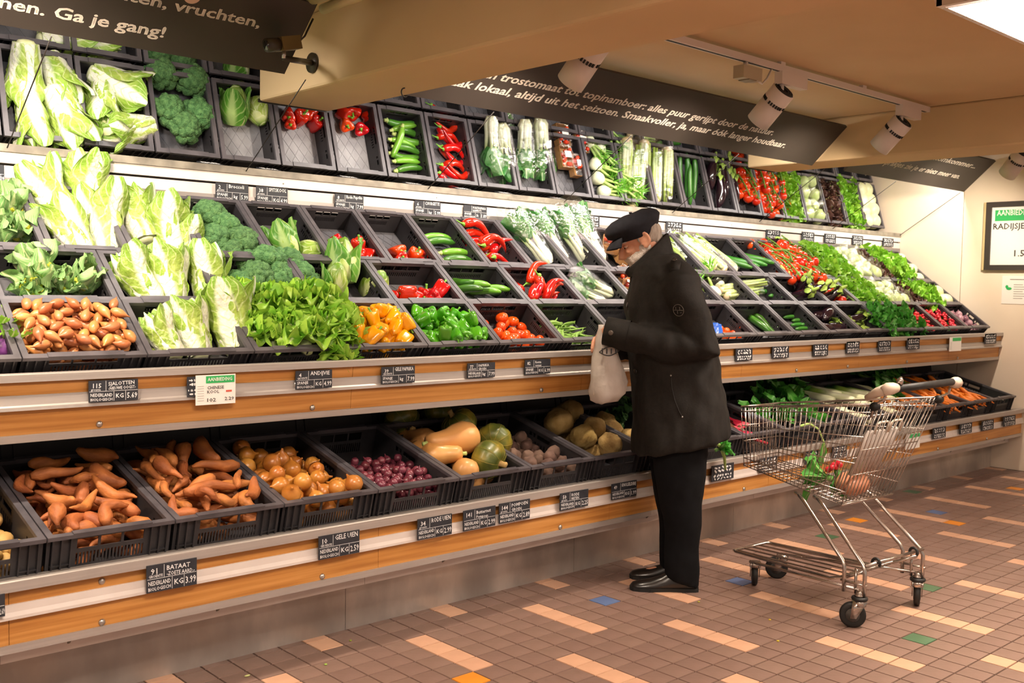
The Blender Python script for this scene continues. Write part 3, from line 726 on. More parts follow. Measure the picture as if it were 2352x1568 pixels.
M_LET = mat('lettuce_leaf', '#79b52c', '#a5cf4c', rough=0.36, scale=14, detail=4, c3='#8cc23a', uvmix=[('#d3e39a','u',1.0,0.2)], bump=0.3, bscale=30, transl=0.25, vary=0.08)
M_END = mat('endive_leaf', '#70ad2c', '#a2d04e', rough=0.38, scale=13, detail=4, c3='#86be3a', uvmix=[('#d9e3ae','u',1.2,0.3),('#a9d14e','v',0.72,1.0)], bump=0.35, bscale=30, transl=0.22, vary=0.06)
M_LOLR = mat('red_lettuce_leaf', '#4a2f2b', '#6b4a3a', rough=0.4, scale=14, uvmix=[('#9dba5a','u',0.9,0.1)], bump=0.3, transl=0.12, vary=0.1)
M_SPIN = mat('dark_leafy_green', '#3c8a2e', '#5aa83e', rough=0.34, scale=12, uvmix=[('#b9d38a','u',0.7,0.15)], bump=0.35, bscale=25, transl=0.15, vary=0.1)
M_KALE = mat('kale_leaf', '#3d6b35', '#55854a', rough=0.5, scale=16, uvmix=[('#a8c48a','u',0.7,0.15)], bump=0.4, bscale=40, transl=0.1)
def rosette(seed, m, n=22, L=0.13, Wd=0.05, ruf=0.014, name='leaf', tight=0.2, stem=0.0, nu=3, nv=6, open_=1.25, ribw=0.3, core=None):
    q = random.Random(seed); ps = []
    for k in range(n):
        g = k/(n-1); b = MB(); tip = tight+(open_-tight)*g
        l = L*(0.65+0.35*g)*q.uniform(0.85,1.12)
        free_leaf(b, l, Wd*q.uniform(0.8,1.15), tip*0.75, tip*0.75+q.uniform(0.1,0.9), 0.8, ruf, RM(k*2.4+q.uniform(-.3,.3), 0, (0,0,0.01)), nu, nv, seed*50+k, stem=stem, ribw=ribw)
        # outward lean: leaves grow from the centre
        ps.append((name, b.mesh(name, m, True)))
    c = MB(); c.lathe([(0.004,-0.012),(0.018,-0.01),(0.02,0.01),(0.012,0.03),(0.001,0.05)], 10)
    mm = c.mesh('lettuce_heart', core or M_LET, True)
    return dict(main=mm, parts=ps, r=L*0.75, l=L*0.5, c=0.04)
def merged(v, name, chunks=1):
    """same head with its leaves joined, for heads seen small"""
    mb = MB(); 
    for me in [v['main']]+[p[1] for p in v['parts']]:
        uvl = me.uv_layers[0].data; uv = [(0,0)]*len(me.vertices)
        for lp in me.loops: uv[lp.vertex_index] = tuple(uvl[lp.index].uv)
        mb.add([x.co[:] for x in me.vertices], [tuple(p.vertices) for p in me.polygons], uv)
    me = mb.mesh(name, v['parts'][0][1].materials[0], True)
    return dict(main=me, parts=[], r=v['r'], l=v['l'], c=v['c'])
kind('lettuce', [merged(rosette(s, M_LET, 24, 0.12, 0.05, 0.016), 'lettuce') for s in (1,2)])
kind('red_lettuce', [merged(rosette(s, M_LOLR, 26, 0.10, 0.04, 0.02), 'red_lettuce') for s in (3,4)])
kind('frilly_lettuce', [merged(rosette(s, M_LET, 30, 0.11, 0.042, 0.024, nv=7), 'frilly_lettuce') for s in (5,6)])
kind('endive', [rosette(s, M_END, 34, 0.18, 0.070, 0.024, nu=6, nv=14, tight=0.3, open_=1.6, core=M_NAPA2) for s in (7,8,9)])
kind('leafy_green', [merged(rosette(s, M_SPIN, 16, 0.20, 0.04, 0.012, stem=0.4, tight=0.1, open_=0.75, ribw=0.35), 'leafy_green') for s in (10,11)])
kind('kale', [merged(rosette(s, M_KALE, 18, 0.20, 0.035, 0.028, stem=0.3, nv=8, tight=0.15, open_=0.9), 'kale') for s in (12,)])

# ---- broccoli and leafy cauliflower
M_BROC = mat('broccoli_floret', '#3f6b3a', '#6a9658', rough=0.75, scale=60, detail=6, c3='#54814a', bump=0.9, bscale=190, vary=0.10)
M_STALK = mat('pale_green_stalk', '#a9c070', '#bccf88', rough=0.5, scale=20, bump=0.1)
def broccoli(seed):
    q = random.Random(seed); b = MB()
    for k in range(20):
        a = k*2.39996; rr = 0.060*math.sqrt(k/19); z = 0.112-0.050*(k/19)**1.4
        s = q.uniform(0.025,0.034); b.sph((rr*math.cos(a), rr*math.sin(a), z), (s,s,s*0.92), 14, 10)
    m0 = displace(b.mesh('broccoli', M_BROC, True), 0.0075, 75, seed, oct=2)
    c = MB(); c.tube([(0,0,-0.01),(0,0,0.03),(0,0,0.07)], [0.016,0.017,0.022], 10)
    for k in range(6):
        a = k*PI/3+0.3; c.tube([(0.006*math.cos(a),0.006*math.sin(a),0.035),(0.03*math.cos(a),0.03*math.sin(a),0.075),(0.042*math.cos(a),0.042*math.sin(a),0.10)], [0.009,0.008,0.011], 7)
    return dict(main=m0, parts=[('stalk', c.mesh('stalk', M_STALK, True))], r=0.075, l=0.065, c=0.08)
kind('broccoli', [broccoli(1), broccoli(2), broccoli(3)])
M_CAUL = mat('cauliflower_leaf', veins=(30,0.2,'#c3d29a'), c1='#6e9a58', c2='#93b678', rough=0.5, scale=12, detail=4, c3='#7faa66', uvmix=[('#d7dfa8','u',1.3,0.35)], bump=0.4, bscale=22, transl=0.1, vary=0.07)
M_CURD = mat('yellow_green_curd', '#b9bf2c', '#d6d647', rough=0.7, scale=70, bump=0.9, bscale=150)
def cauli(seed):
    q = random.Random(seed); b = MB()
    for k in range(14):
        a = k*2.4; rr = 0.042*math.sqrt(k/13); s = q.uniform(0.014,0.02)
        b.sph((rr*math.cos(a), rr*math.sin(a), 0.085-0.025*(k/13)), s, 8, 6)
    m0 = displace(b.mesh('cauliflower', M_CURD, True), 0.004, 110, seed)
    ps = []
    for k in range(11):
        c = MB(); free_leaf(c, q.uniform(0.14,0.19), q.uniform(0.042,0.056), 0.35+0.6*(k/10)*q.random(), q.uniform(-0.4,0.9), 0.5, 0.016, RM(k*2.4+q.uniform(-.2,.2),0,(0,0,-0.01)), 5, 12, seed*31+k, ribw=0.55)
        ps.append(('leaf', c.mesh('leaf', M_CAUL, True)))
    return dict(main=m0, parts=ps, r=0.085, l=0.07, c=0.07)
kind('cauliflower', [cauli(1), cauli(2)])

# ---- peppers, tomatoes
M_RED = mat('red_pepper_skin', '#b5160c', '#c92413', rough=0.16, scale=4, coat=0.5, vary=0.08)
M_ORNG = mat('orange_red_pepper_skin', '#d63d0c', '#e04c10', rough=0.16, scale=4, coat=0.5)
M_YEL = mat('yellow_pepper_skin', '#e89a06', '#f2ab10', rough=0.17, scale=5, coat=0.5, vary=0.05)
M_GRN = mat('green_pepper_skin', '#3f8a14', '#56a51e', rough=0.16, scale=6, coat=0.5, vary=0.1)
M_STEM = mat('green_stem', '#5c9a2a', '#78b13a', rough=0.5, scale=20)
def bell(seed, m, H=0.085, r=0.040):
    q = random.Random(seed); lb = q.choice((3,4)); b = MB(); rs = []
    P = [(0.04,0.90),(0.45,0.97),(0.78,0.99),(0.97,0.90),(1.0,0.72),(0.98,0.5),(0.93,0.28),(0.84,0.12),(0.62,0.03),(0.3,0.0),(0.02,0.035)]
    ph = q.random()*6; sk = q.uniform(-0.15,0.15)
    for rr, z in P:
        ring = []
        for k in range(20):
            a = 2*PI*k/20; am = 0.15*(1-abs(2*z-1)*0.2)
            g = rr*r*(1+am*math.cos(lb*a+ph)-am*0.3); zz = z*H-(0.08*H*(1+math.cos(lb*a+ph)) if z < 0.2 else 0)+(0.05*H*math.cos(lb*a+ph) if z > 0.85 else 0)
            ring.append((g*math.cos(a)+sk*zz, g*math.sin(a), zz))
        rs.append(ring)
    b.rings(rs); m0 = b.mesh('bell_pepper', m, True)
    s = MB(); s.lathe([(0.012,0.0),(0.011,0.004),(0.005,0.008),(0.0045,0.02),(0.006,0.030)], 8, bend=3.0); 
    me = s.mesh('stem', M_STEM, True); me.transform(Matrix.Translation((sk*H,0,H*0.87)))
    return dict(main=m0, parts=[('stem', me)], r=r, l=H*0.5, c=H*0.48)
for nm, mm in (('red_pepper',M_RED),('orange_pepper',M_ORNG),('yellow_pepper',M_YEL),('green_pepper',M_GRN)):
    kind(nm, [bell(s, mm, 0.066+0.006*s, 0.038-0.001*s) for s in (1,2,3)])
def ramiro(seed, L=0.19):
    q = random.Random(seed); pts = []; rr = []; k1 = q.uniform(-0.06,0.06); k2 = q.uniform(0.02,0.07)
    for i in range(11):
        t = i/10; pts.append((k1*math.sin(PI*t)+k2*t*t, 0.012*math.sin(5*t+seed), L*t)); rr.append(0.024*(1-t)**0.55*(1 if i else 0.7)+0.0015)
    b = MB(); b.tube(pts, rr, 12); m0 = displace(b.mesh('pointed_pepper', M_RED, True), 0.004, 28, seed)
    s = MB(); s.lathe([(0.013,0.004),(0.014,-0.002),(0.006,-0.008),(0.0035,-0.022),(0.003,-0.045)], 8, bend=-5)
    return dict(main=m0, parts=[('stem', s.mesh('stem', M_STEM, True))], r=0.022, l=L/2, c=L/2)
kind('pointed_pepper', [ramiro(1), ramiro(2,0.17), ramiro(3,0.2)])
M_ROMA = mat('roma_tomato_skin', '#d6470f', '#e05818', rough=0.18, scale=5, coat=0.45, vary=0.08)
M_TOM = mat('vine_tomato_skin', '#c92c0c', '#da4214', rough=0.17, scale=5, coat=0.45, vary=0.1)
def roma(seed):
    b = MB(); b.lathe([(0.002,0),(0.014,0.003),(0.022,0.013),(0.024,0.028),(0.021,0.044),(0.012,0.055),(0.002,0.058)], 14)
    return dict(main=b.mesh('roma_tomato', M_ROMA, True), parts=[], r=0.024, l=0.029, c=0.029)
kind('roma_tomato', [roma(1)])
M_VINE = mat('green_vine', '#4f7a26', '#64902f', rough=0.6)
def calyx(mb, c, up, r):
    up = Vector(up).normalized(); t = up.orthogonal().normalized(); w = up.cross(t)
    for k in range(5):
        a = 2*PI*k/5; d = t*math.cos(a)+w*math.sin(a); e = up.cross(d)*0.0028
        p0 = Vector(c); mb.add([p0-e, p0+e, p0+d*r+up*0.004+e*0.2, p0+d*r+up*0.004-e*0.2], [(0,1,2,3)])
def truss(seed, n=6):
    q = random.Random(seed); v = MB(); v.tube([(0,-0.075,0.035),(0,-0.02,0.040),(0,0.04,0.038),(0,0.085,0.03)], 0.0035, 6); ps = []; tm = MB()
    ball = MB(); ball.lathe([(0.004,0.022),(0.013,0.0245),(0.024,0.016),(0.0275,0.0),(0.024,-0.015),(0.012,-0.0245),(0.001,-0.026)], 14); me = ball.mesh('tomato', M_TOM, True)
    for k in range(n):
        s = -1 if k % 2 else 1; y = -0.06+0.125*k/(n-1); x = s*0.026; z = 0.006*q.uniform(-1,1)
        up = Vector((-s*0.6, q.uniform(-.3,.3), 0.9)); ps.append(('tomato', me, (x,y,z), up, q.uniform(0.92,1.1)))
        top_ = Vector((x,y,z))+up.normalized()*0.024; v.tube([(0,y,0.038),tuple(top_)],0.002,5); calyx(v, top_, up, 0.014)
    return dict(main=v.mesh('vine', M_VINE, True), parts=ps, r=0.03, l=0.085, c=0)
kind('tomato_truss', [truss(1), truss(2,7)])

# ---- long fruit
M_COUR = mat('courgette_skin', '#2f5c1c', '#4e842a', rough=0.28, scale=30, detail=5, stretch=(1,1,0.12), coat=0.2, vary=0.12)
M_COURL = mat('pale_courgette_skin', '#5d9a2a', '#79b23a', rough=0.28, scale=30, stretch=(1,1,0.12), coat=0.2, vary=0.1)
M_CUC = mat('cucumber_skin', '#2c6420', '#417f2c', rough=0.3, scale=40, stretch=(1,1,0.15), bump=0.15, vary=0.1)
M_AUB = mat('aubergine_skin', '#1d0f17', '#2a1620', rough=0.14, scale=5, coat=0.6)
M_CALX = mat('pale_green_calyx', '#8fb04a', '#a9c65e', rough=0.55, scale=20)
M_CUT = mat('pale_stem_end', '#b5c878', rough=0.6)
def stick(seed, m, L, r, name, stem=True, bend=0.02):
    q = random.Random(seed); k = q.uniform(-bend,bend); pts = []; rr = []
    prof = [0.35,0.8,0.95,1,1,1,0.98,0.92,0.75,0.35]
    for i, g in enumerate(prof):
        t = i/(len(prof)-1); pts.append((k*math.sin(PI*t),0.3*k*math.sin(2*PI*t),L*t)); rr.append(r*g)
    b = MB(); b.tube(pts, rr, 12); ps = []
    if stem:
        s = MB(); s.lathe([(r*0.42,-0.014),(r*0.45,-0.008),(r*0.5,0.0),(r*0.75,0.006)], 8); ps = [('stem_end', s.mesh('stem_end', M_CUT, True))]
    return dict(main=b.mesh(name, m, True), parts=ps, r=r, l=L/2, c=L/2)
kind('courgette', [stick(1,M_COUR,0.19,0.021,'courgette'), stick(2,M_COUR,0.20,0.022,'courgette'), stick(3,M_COURL,0.18,0.019,'courgette')])
kind('cucumber', [stick(4,M_CUC,0.30,0.021,'cucumber',False), stick(5,M_CUC,0.29,0.02,'cucumber',False)])
def aubergine(seed):
    q = random.Random(seed); k = q.uniform(-0.03,0.03); L = 0.21; pts = []; rr = []
    for i, g in enumerate([0.2,0.62,0.85,0.97,1,0.97,0.88,0.75,0.62,0.5]):
        t = i/9; pts.append((k*math.sin(PI*t),0,L*t)); rr.append(0.036*g)
    b = MB(); b.tube(pts, rr, 14); s = MB(); s.tube([(0,0,L-0.006),(0,0,L+0.012),(0.004,0,L+0.045)], [0.019,0.012,0.007], 8)
    for a in range(5):
        free_leaf(s, 0.055, 0.018, 1.9, 3.1, 0.3, 0.004, RM(a*1.257,0,(-0.010*math.sin(a*1.257),0.010*math.cos(a*1.257),L+0.006)), 2, 4, seed+a, point=0.6)
    return dict(main=b.mesh('aubergine', M_AUB, True), parts=[('calyx', s.mesh('calyx', M_CALX, True))], r=0.036, l=0.11, c=0.105)
kind('aubergine', [aubergine(1), aubergine(2)])
M_BEAN = mat('flat_bean_skin', '#7fa84a', '#95b95e', rough=0.4, scale=14, stretch=(1,1,0.2), vary=0.08)
def bean(seed):
    q = random.Random(seed); k = q.uniform(-0.015,0.015); rs = []
    for i in range(9):
        t = i/8; w = 0.009*(math.sin(PI*min(0.97,max(0.04,t)))**0.45); h = w*0.38
        rs.append([(w*math.cos(a)+k*math.sin(PI*t)+0.003*math.sin(9*t), h*math.sin(a), 0.15*t) for a in np.linspace(0,2*PI,8,endpoint=False)])
    b = MB().rings(rs); return dict(main=b.mesh('flat_bean', M_BEAN, True), parts=[], r=0.007, l=0.075, c=0.075)
kind('flat_bean', [bean(1), bean(2), bean(3)])

# ---- roots, bulbs, squash
M_SWP = mat('sweet_potato_skin', '#94542a', '#bd7338', rough=0.62, scale=20, detail=7, c3='#ad6633', stretch=(1,1,0.5), bump=0.5, bscale=45, vary=0.14)
def sweet(seed, L=0.17, r=0.028):
    q = random.Random(seed); ph = q.uniform(0,6); k = q.uniform(-0.035,0.035); pts = []; rr = []
    for i in range(12):
        t = i/11; pts.append((k*math.sin(PI*t)+0.008*math.sin(7*t+ph), 0.01*math.sin(5*t+ph), L*t))
        rr.append(max(0.003, r*(math.sin(PI*min(0.97,0.05+t*0.95))**0.6)*(1+0.22*math.sin(6*t+ph))*(1.1-0.4*t)))
    b = MB(); b.tube(pts, rr, 11); m0 = displace(b.mesh('sweet_potato', M_SWP, True), 0.005, 32, seed)
    return dict(main=m0, parts=[], r=r*0.92, l=L/2, c=L/2)
kind('sweet_potato', [sweet(1,0.17,0.030), sweet(2,0.15,0.024), sweet(3,0.19,0.027), sweet(4,0.12,0.026), sweet(5,0.16,0.034), sweet(6,0.2,0.022)])
M_POT = mat('potato_skin', '#b08a4e', '#c19c60', rough=0.7, scale=16, detail=5, bump=0.15, vary=0.08)
def lump(seed, r, m, name, amp=0.15, sq=(1,1,1), nu=12, nv=9, freq=22):
    b = MB(); b.sph((0,0,0), (r*sq[0],r*sq[1],r*sq[2]), nu, nv); me = weld(b.mesh(name, m, True), 1e-5); me.polygons.foreach_set('use_smooth',[True]*len(me.polygons))
    return displace(me, r*amp, freq, seed, oct=2)
kind('potato', [dict(main=lump(s,0.026,M_POT,'potato',0.2,(1,0.85,1.35)), parts=[], r=0.025, l=0.034, c=0) for s in (1,2,3)])
M_ONI = mat('onion_skin', '#b06a26', '#c98a3e', rough=0.32, scale=9, detail=5, c3='#bd7a32', stretch=(1,1,0.25), coat=0.15, vary=0.12)
M_ROOTS = mat('dry_root_fibre', '#8a6a44', '#a5845a', rough=0.9, scale=30)
def onion(seed, r, m, name, neck=1.0):
    P = [(0.05,-0.92),(0.4,-0.86),(0.8,-0.6),(1,-0.05),(0.9,0.45),(0.55,0.82),(0.22,1.02),(0.13,1.2),(0.10,1.2+0.25*neck)]
    b = MB(); b.lathe([(a*r,z*r) for a, z in P], 14, 7, 0.02); m0 = displace(b.mesh(name, m, True), r*0.06, 0.6/r, seed)
    s = MB(); q = random.Random(seed)
    for k in range(7):
        a = q.uniform(0,6.28); s.tube([(0.1*r*math.cos(a),0.1*r*math.sin(a),-0.88*r),(0.25*r*math.cos(a),0.25*r*math.sin(a),-1.08*r)], 0.02*r, 4)
    return dict(main=m0, parts=[('root_tuft', s.mesh('root_tuft', M_ROOTS))], r=r, l=r, c=0)
kind('yellow_onion', [onion(1,0.034,M_ONI,'yellow_onion'), onion(2,0.031,M_ONI,'yellow_onion',1.6), onion(3,0.036,M_ONI,'yellow_onion',0.6)])
M_RON = mat('red_onion_skin', '#5c2430', '#84404e', rough=0.3, scale=11, detail=5, c3='#6e2e3c', stretch=(1,1,0.25), coat=0.2, vary=0.12)
M_RON2 = mat('striped_red_onion_skin', '#5e2440', '#c49aa6', rough=0.32, scale=14, stretch=(1,1,0.2), coat=0.2)
kind('small_red_onion', [dict(onion(s,0.019,M_RON,'small_red_onion',0.9), parts=[]) for s in (4,5)])
kind('red_onion', [dict(onion(s,0.034,M_RON2,'red_onion',0.7), parts=[]) for s in (6,7)])
M_SHA = mat('shallot_skin', '#b3693a', '#cd8a58', rough=0.32, scale=10, detail=5, c3='#c07a48', stretch=(1,1,0.25), vary=0.2)
def shallot(seed):
    q = random.Random(seed); b = MB(); b.lathe([(0.001,-0.029),(0.007,-0.026),(0.014,-0.016),(0.0165,-0.003),(0.0145,0.010),(0.009,0.021),(0.004,0.029),(0.002,0.038)], 10, bend=q.uniform(-4,4))
    return dict(main=displace(b.mesh('shallot', M_SHA, True),0.0015,60,seed), parts=[], r=0.0145, l=0.029, c=0.0)
kind('shallot', [shallot(1), shallot(2), shallot(3)])
M_BUT = mat('butternut_skin', '#cf9350', '#dba565', rough=0.38, scale=5, coat=0.1, vary=0.05)
def butternut(seed, L=0.20):
    P = [(0.004,0),(0.03,0.002),(0.052,0.02),(0.060,0.05),(0.054,0.085),(0.042,0.115),(0.036,0.15),(0.034,0.18),(0.026,0.198),(0.006,0.203)]
    b = MB(); b.lathe([(a,z*L/0.2) for a, z in P], 18, 5, 0.02, bend=0.3); m0 = b.mesh('butternut_squash', M_BUT, True)
    s = MB(); s.lathe([(0.011,L),(0.008,L+0.006),(0.009,L+0.018),(0.002,L+0.02)], 8, off=(0.012,0,0))
    return dict(main=m0, parts=[('stem', s.mesh('stem', M_CUT, True))], r=0.056, l=L/2, c=L/2)
kind('butternut_squash', [butternut(1), butternut(2,0.17)])
M_PUM = mat('green_pumpkin_skin', '#454f20', '#8a7a2c', rough=0.36, scale=11, detail=5, c3='#5d6426', coat=0.1, vary=0.12)
M_PSTR = mat('yellow_pumpkin_stripe', '#8f8238', '#a8903c', rough=0.45, scale=20)
M_PSTEM = mat('corky_stem', '#a9884e', '#c0a066', rough=0.8, scale=40, bump=0.3)
def pumpkin(seed, r=0.075):
    b = MB(); rs = []; n = 40
    P = [(0.05,-0.62),(0.35,-0.70),(0.7,-0.62),(0.93,-0.35),(1,0.0),(0.93,0.36),(0.7,0.62),(0.38,0.70),(0.16,0.64),(0.02,0.6)]
    f = lambda a: 1-0.045*abs(math.cos(5*a))**6
    for rr, z in P: rs.append([(r*rr*f(2*PI*k/n)*math.cos(2*PI*k/n), r*rr*f(2*PI*k/n)*math.sin(2*PI*k/n), r*z) for k in range(n)])
    b.rings(rs); m0 = b.mesh('green_pumpkin', M_PUM, True); st = MB()
    for k in range(10):
        a = PI/10*(2*k+1); a = PI/2*0+2*PI*k/10+PI/10
        pts = [(r*rr*1.006*math.cos(a)*f(a), r*rr*1.006*math.sin(a)*f(a), r*z*1.004) for rr, z in P[2:-1]]
        st.tube(pts, [0.0004,0.0005,0.0007,0.0008,0.0008,0.0006,0.0004], 5)
    s = MB(); s.lathe([(0.018,r*0.56),(0.013,r*0.66),(0.011,r*0.80),(0.013,r*0.95),(0.003,r*0.98)], 8, 4, 0.12, bend=1.5)
    return dict(main=m0, parts=[('stripes', st.mesh('stripes', M_PSTR, True)),('stem', s.mesh('stem', M_PSTEM, True))], r=r*0.95, l=r*0.7, c=0)
kind('green_pumpkin', [pumpkin(1), pumpkin(2,0.07)])
M_BEET = mat('beetroot_skin', '#604940', '#826659', rough=0.8, scale=14, detail=5, c3='#70564b', bump=0.3, bscale=40, vary=0.12)
def beet(seed):
    b = MB(); b.lathe([(0.001,-0.042),(0.004,-0.034),(0.014,-0.026),(0.026,-0.012),(0.031,0.004),(0.027,0.018),(0.014,0.026),(0.008,0.031),(0.004,0.034)], 12)
    return dict(main=displace(b.mesh('beetroot', M_BEET, True),0.004,40,seed), parts=[], r=0.028, l=0.03, c=0)
kind('beetroot', [beet(1), beet(2), beet(3)])
M_CEL = mat('celeriac_skin', '#8a6c3a', '#b79a60', rough=0.85, scale=13, detail=7, c3='#a3864c', bump=1.0, bscale=26, vary=0.08)
kind('celeriac', [dict(main=lump(s,0.062,M_CEL,'celeriac',0.17,(1,1,0.9),18,13,26), parts=[], r=0.062, l=0.06, c=0) for s in (1,2,3)])
M_KOHL = mat('purple_kohlrabi_skin', '#55225e', '#7a3f86', rough=0.35, scale=6, coat=0.15)
def kohl(seed):
    me = lump(seed,0.045,M_KOHL,'purple_kohlrabi',0.05,(1,1,0.85),18,12); c = MB()
    for k in range(6):
        a = k*1.05; c.tube([(0.02*math.cos(a),0.02*math.sin(a),0.032),(0.035*math.cos(a),0.035*math.sin(a),0.055)],[0.005,0.004],6)
        free_leaf(c,0.05,0.016,0.5,1.0,0.3,0.006,RM(a-PI/2,0,(0.033*math.cos(a),0.033*math.sin(a),0.05)),2,4,seed+k)
    return dict(main=me, parts=[('leaf_stubs', c.mesh('leaf_stubs', M_LET, True))], r=0.045, l=0.04, c=0)
kind('purple_kohlrabi', [kohl(1), kohl(2)])
M_CAR = mat('carrot_skin', '#d9701c', '#e6842a', rough=0.5, scale=20, stretch=(1,1,4), vary=0.08)
M_WCAR = mat('earthy_carrot_skin', '#a5622c', '#b8763a', rough=0.7, scale=20, stretch=(1,1,3), vary=0.1)
def carrot(seed, m, L=0.16, r=0.014, name='carrot', leaves=False):
    q = random.Random(seed); b = MB(); b.tube([(0.006*math.sin(3*t+seed),0,L*t) for t in np.linspace(0,1,8)], [r*0.15,r*0.45,r*0.62,r*0.75,r*0.86,r*0.95,r,r*0.6], 9); ps = []
    if leaves:
        c = MB()
        for k in range(7): free_leaf(c, 0.16, 0.02, q.uniform(-.3,.3), q.uniform(-.9,.9), 0.2, 0.012, RM(k*0.9,0,(0,0,L)), 2, 6, seed*9+k, stem=0.35)
        ps = [('carrot_top', c.mesh('carrot_top', M_SPIN, True))]
    return dict(main=b.mesh(name, m, True), parts=ps, r=r, l=L/2, c=L/2)
kind('carrot', [carrot(1,M_CAR), carrot(2,M_CAR,0.14,0.016), carrot(3,M_CAR,0.18,0.013)])
kind('winter_carrot', [carrot(4,M_WCAR,0.2,0.02,'winter_carrot'), carrot(5,M_WCAR,0.18,0.022,'winter_carrot')])
kind('bunch_carrot', [carrot(6,M_CAR,0.17,0.012,'bunch_carrot',True)])
M_LEEKW = mat('leek_shaft', '#dfe3b8', '#eeeed2', rough=0.4, scale=20, stretch=(1,1,0.1), uvmix=[('#9cc04e','v',0.45,0.75),('#3f7a3a','v',0.75,1.0)])
M_LEEKG = mat('leek_leaf', '#2f6a34', '#4b8a44', rough=0.45, scale=16, stretch=(4,4,0.3), transl=0.1)
def leek(seed, r=0.019, L=0.26):
    q = random.Random(seed); b = MB(); b.tube([(0,0,L*t) for t in np.linspace(0,1,8)], [r*0.8,r*1.05,r,r*0.97,r*0.97,r,r*1.1,r*1.2], 12); c = MB()
    for k in range(6): free_leaf(c, q.uniform(0.13,0.2), 0.02, q.uniform(-.1,.15), q.uniform(-.5,.5), 0.5, 0.002, RM(k*2.2,0,(0,0,L*0.93)), 2, 6, seed+k, point=0.7)
    return dict(main=b.mesh('leek', M_LEEKW, True), parts=[('leek_leaves', c.mesh('leek_leaves', M_LEEKG, True))], r=r, l=L*0.6, c=L*0.6)
kind('leek', [leek(1), leek(2,0.021)])
kind('spring_onion', [leek(5,0.008,0.16)])
M_PARS = mat('parsnip_skin', '#d9c190', '#e6d3a8', rough=0.6, scale=18, stretch=(1,1,3))
kind('parsnip', [carrot(8,M_PARS,0.22,0.026,'parsnip'), carrot(9,M_PARS,0.2,0.022,'parsnip')])
M_CHST = mat('chard_stem', '#b3203a', '#c93048', rough=0.4, scale=8, stretch=(1,1,0.2), vary=0.2)
M_CHLF = mat('chard_leaf', '#5a4036', '#7a5a44', rough=0.45, scale=14, uvmix=[('#b3304a','u',0.8,0.2)], bump=0.4, transl=0.1)
def chard(seed):
    q = random.Random(seed); s = MB(); c = MB()
    for k in range(8):
        x = (k-3.5)*0.012; e = (x*1.8+q.uniform(-.02,.02), q.uniform(-.02,.02), 0.2); s.tube([(x,0,0),(x*1.3,0.01,0.1),e],[0.008,0.007,0.005],7)
        free_leaf(c, 0.16, 0.045, q.uniform(-.4,.4), q.uniform(-.8,.8), 0.3, 0.02, RM(q.uniform(0,6),0,e), 3, 6, seed*8+k)
    return dict(main=s.mesh('chard_stems', M_CHST, True), parts=[('chard_leaves', c.mesh('chard_leaves', M_CHLF, True))], r=0.05, l=0.16, c=0.14)
kind('red_chard', [chard(1), chard(2)])
M_RAD = mat('radish_skin', '#b81a2c', '#cf2a3a', rough=0.25, scale=6, coat=0.3, vary=0.08)
def radish(seed):
    q = random.Random(seed); b = MB()
    for k in range(9):
        a = k*2.4; rr = 0.032*math.sqrt(k/8); b.sph((rr*math.cos(a), rr*math.sin(a), 0.012*q.random()), 0.0135, 10, 8)
    c = MB()
    for k in range(9): free_leaf(c, q.uniform(0.1,0.16), 0.026, q.uniform(-.5,.5), q.uniform(-.9,.9), 0.3, 0.01, RM(k*0.7,0,(0,0,0.012)), 2, 6, seed*6+k, stem=0.35)
    return dict(main=b.mesh('radish_bunch', M_RAD, True), parts=[('radish_leaves', c.mesh('radish_leaves', M_SPIN, True))], r=0.045, l=0.045, c=0.01)
kind('radish_bunch', [radish(1), radish(2)])
M_WCAB = mat('white_cabbage_leaf', '#cdd39a', '#e4e6c4', rough=0.35, scale=8, bump=0.2, vary=0.06)
kind('white_cabbage', [dict(main=lump(s,0.068,M_WCAB,'white_cabbage',0.06,(1,1,0.92),18,13,14), parts=[], r=0.066, l=0.06, c=0) for s in (1,2)])

# ---- wrapped produce
M_FILM = film('clear_wrap_film', op=0.16, rough=0.10)
M_PAKW = mat('pak_choi_stalk', '#e6ead0', '#d3dcae', rough=0.35, scale=14, stretch=(3,3,0.3), uvmix=[('#a9c67a','v',0.6,1.0)])
M_PAKG = mat('pak_choi_leaf', '#2e6e2e', '#47893c', rough=0.36, scale=11, uvmix=[('#b9d4a0','u',0.8,0.2)], bump=0.3, bscale=24, transl=0.15)
M_STICK = mat('white_price_sticker', '#f2efe9', rough=0.5)
def bag(prof, n=14, seed=0, crink=0.004, squash=0.75):
    q = random.Random(seed); rs = []
    for r_, z in prof: rs.append([((r_+q.uniform(-crink,crink))*math.cos(a), (r_*squash+q.uniform(-crink,crink))*math.sin(a), z) for a in np.linspace(0,2*PI,n,endpoint=False)])
    return MB().rings(rs, cap=False).mesh('plastic_bag', M_FILM, True)
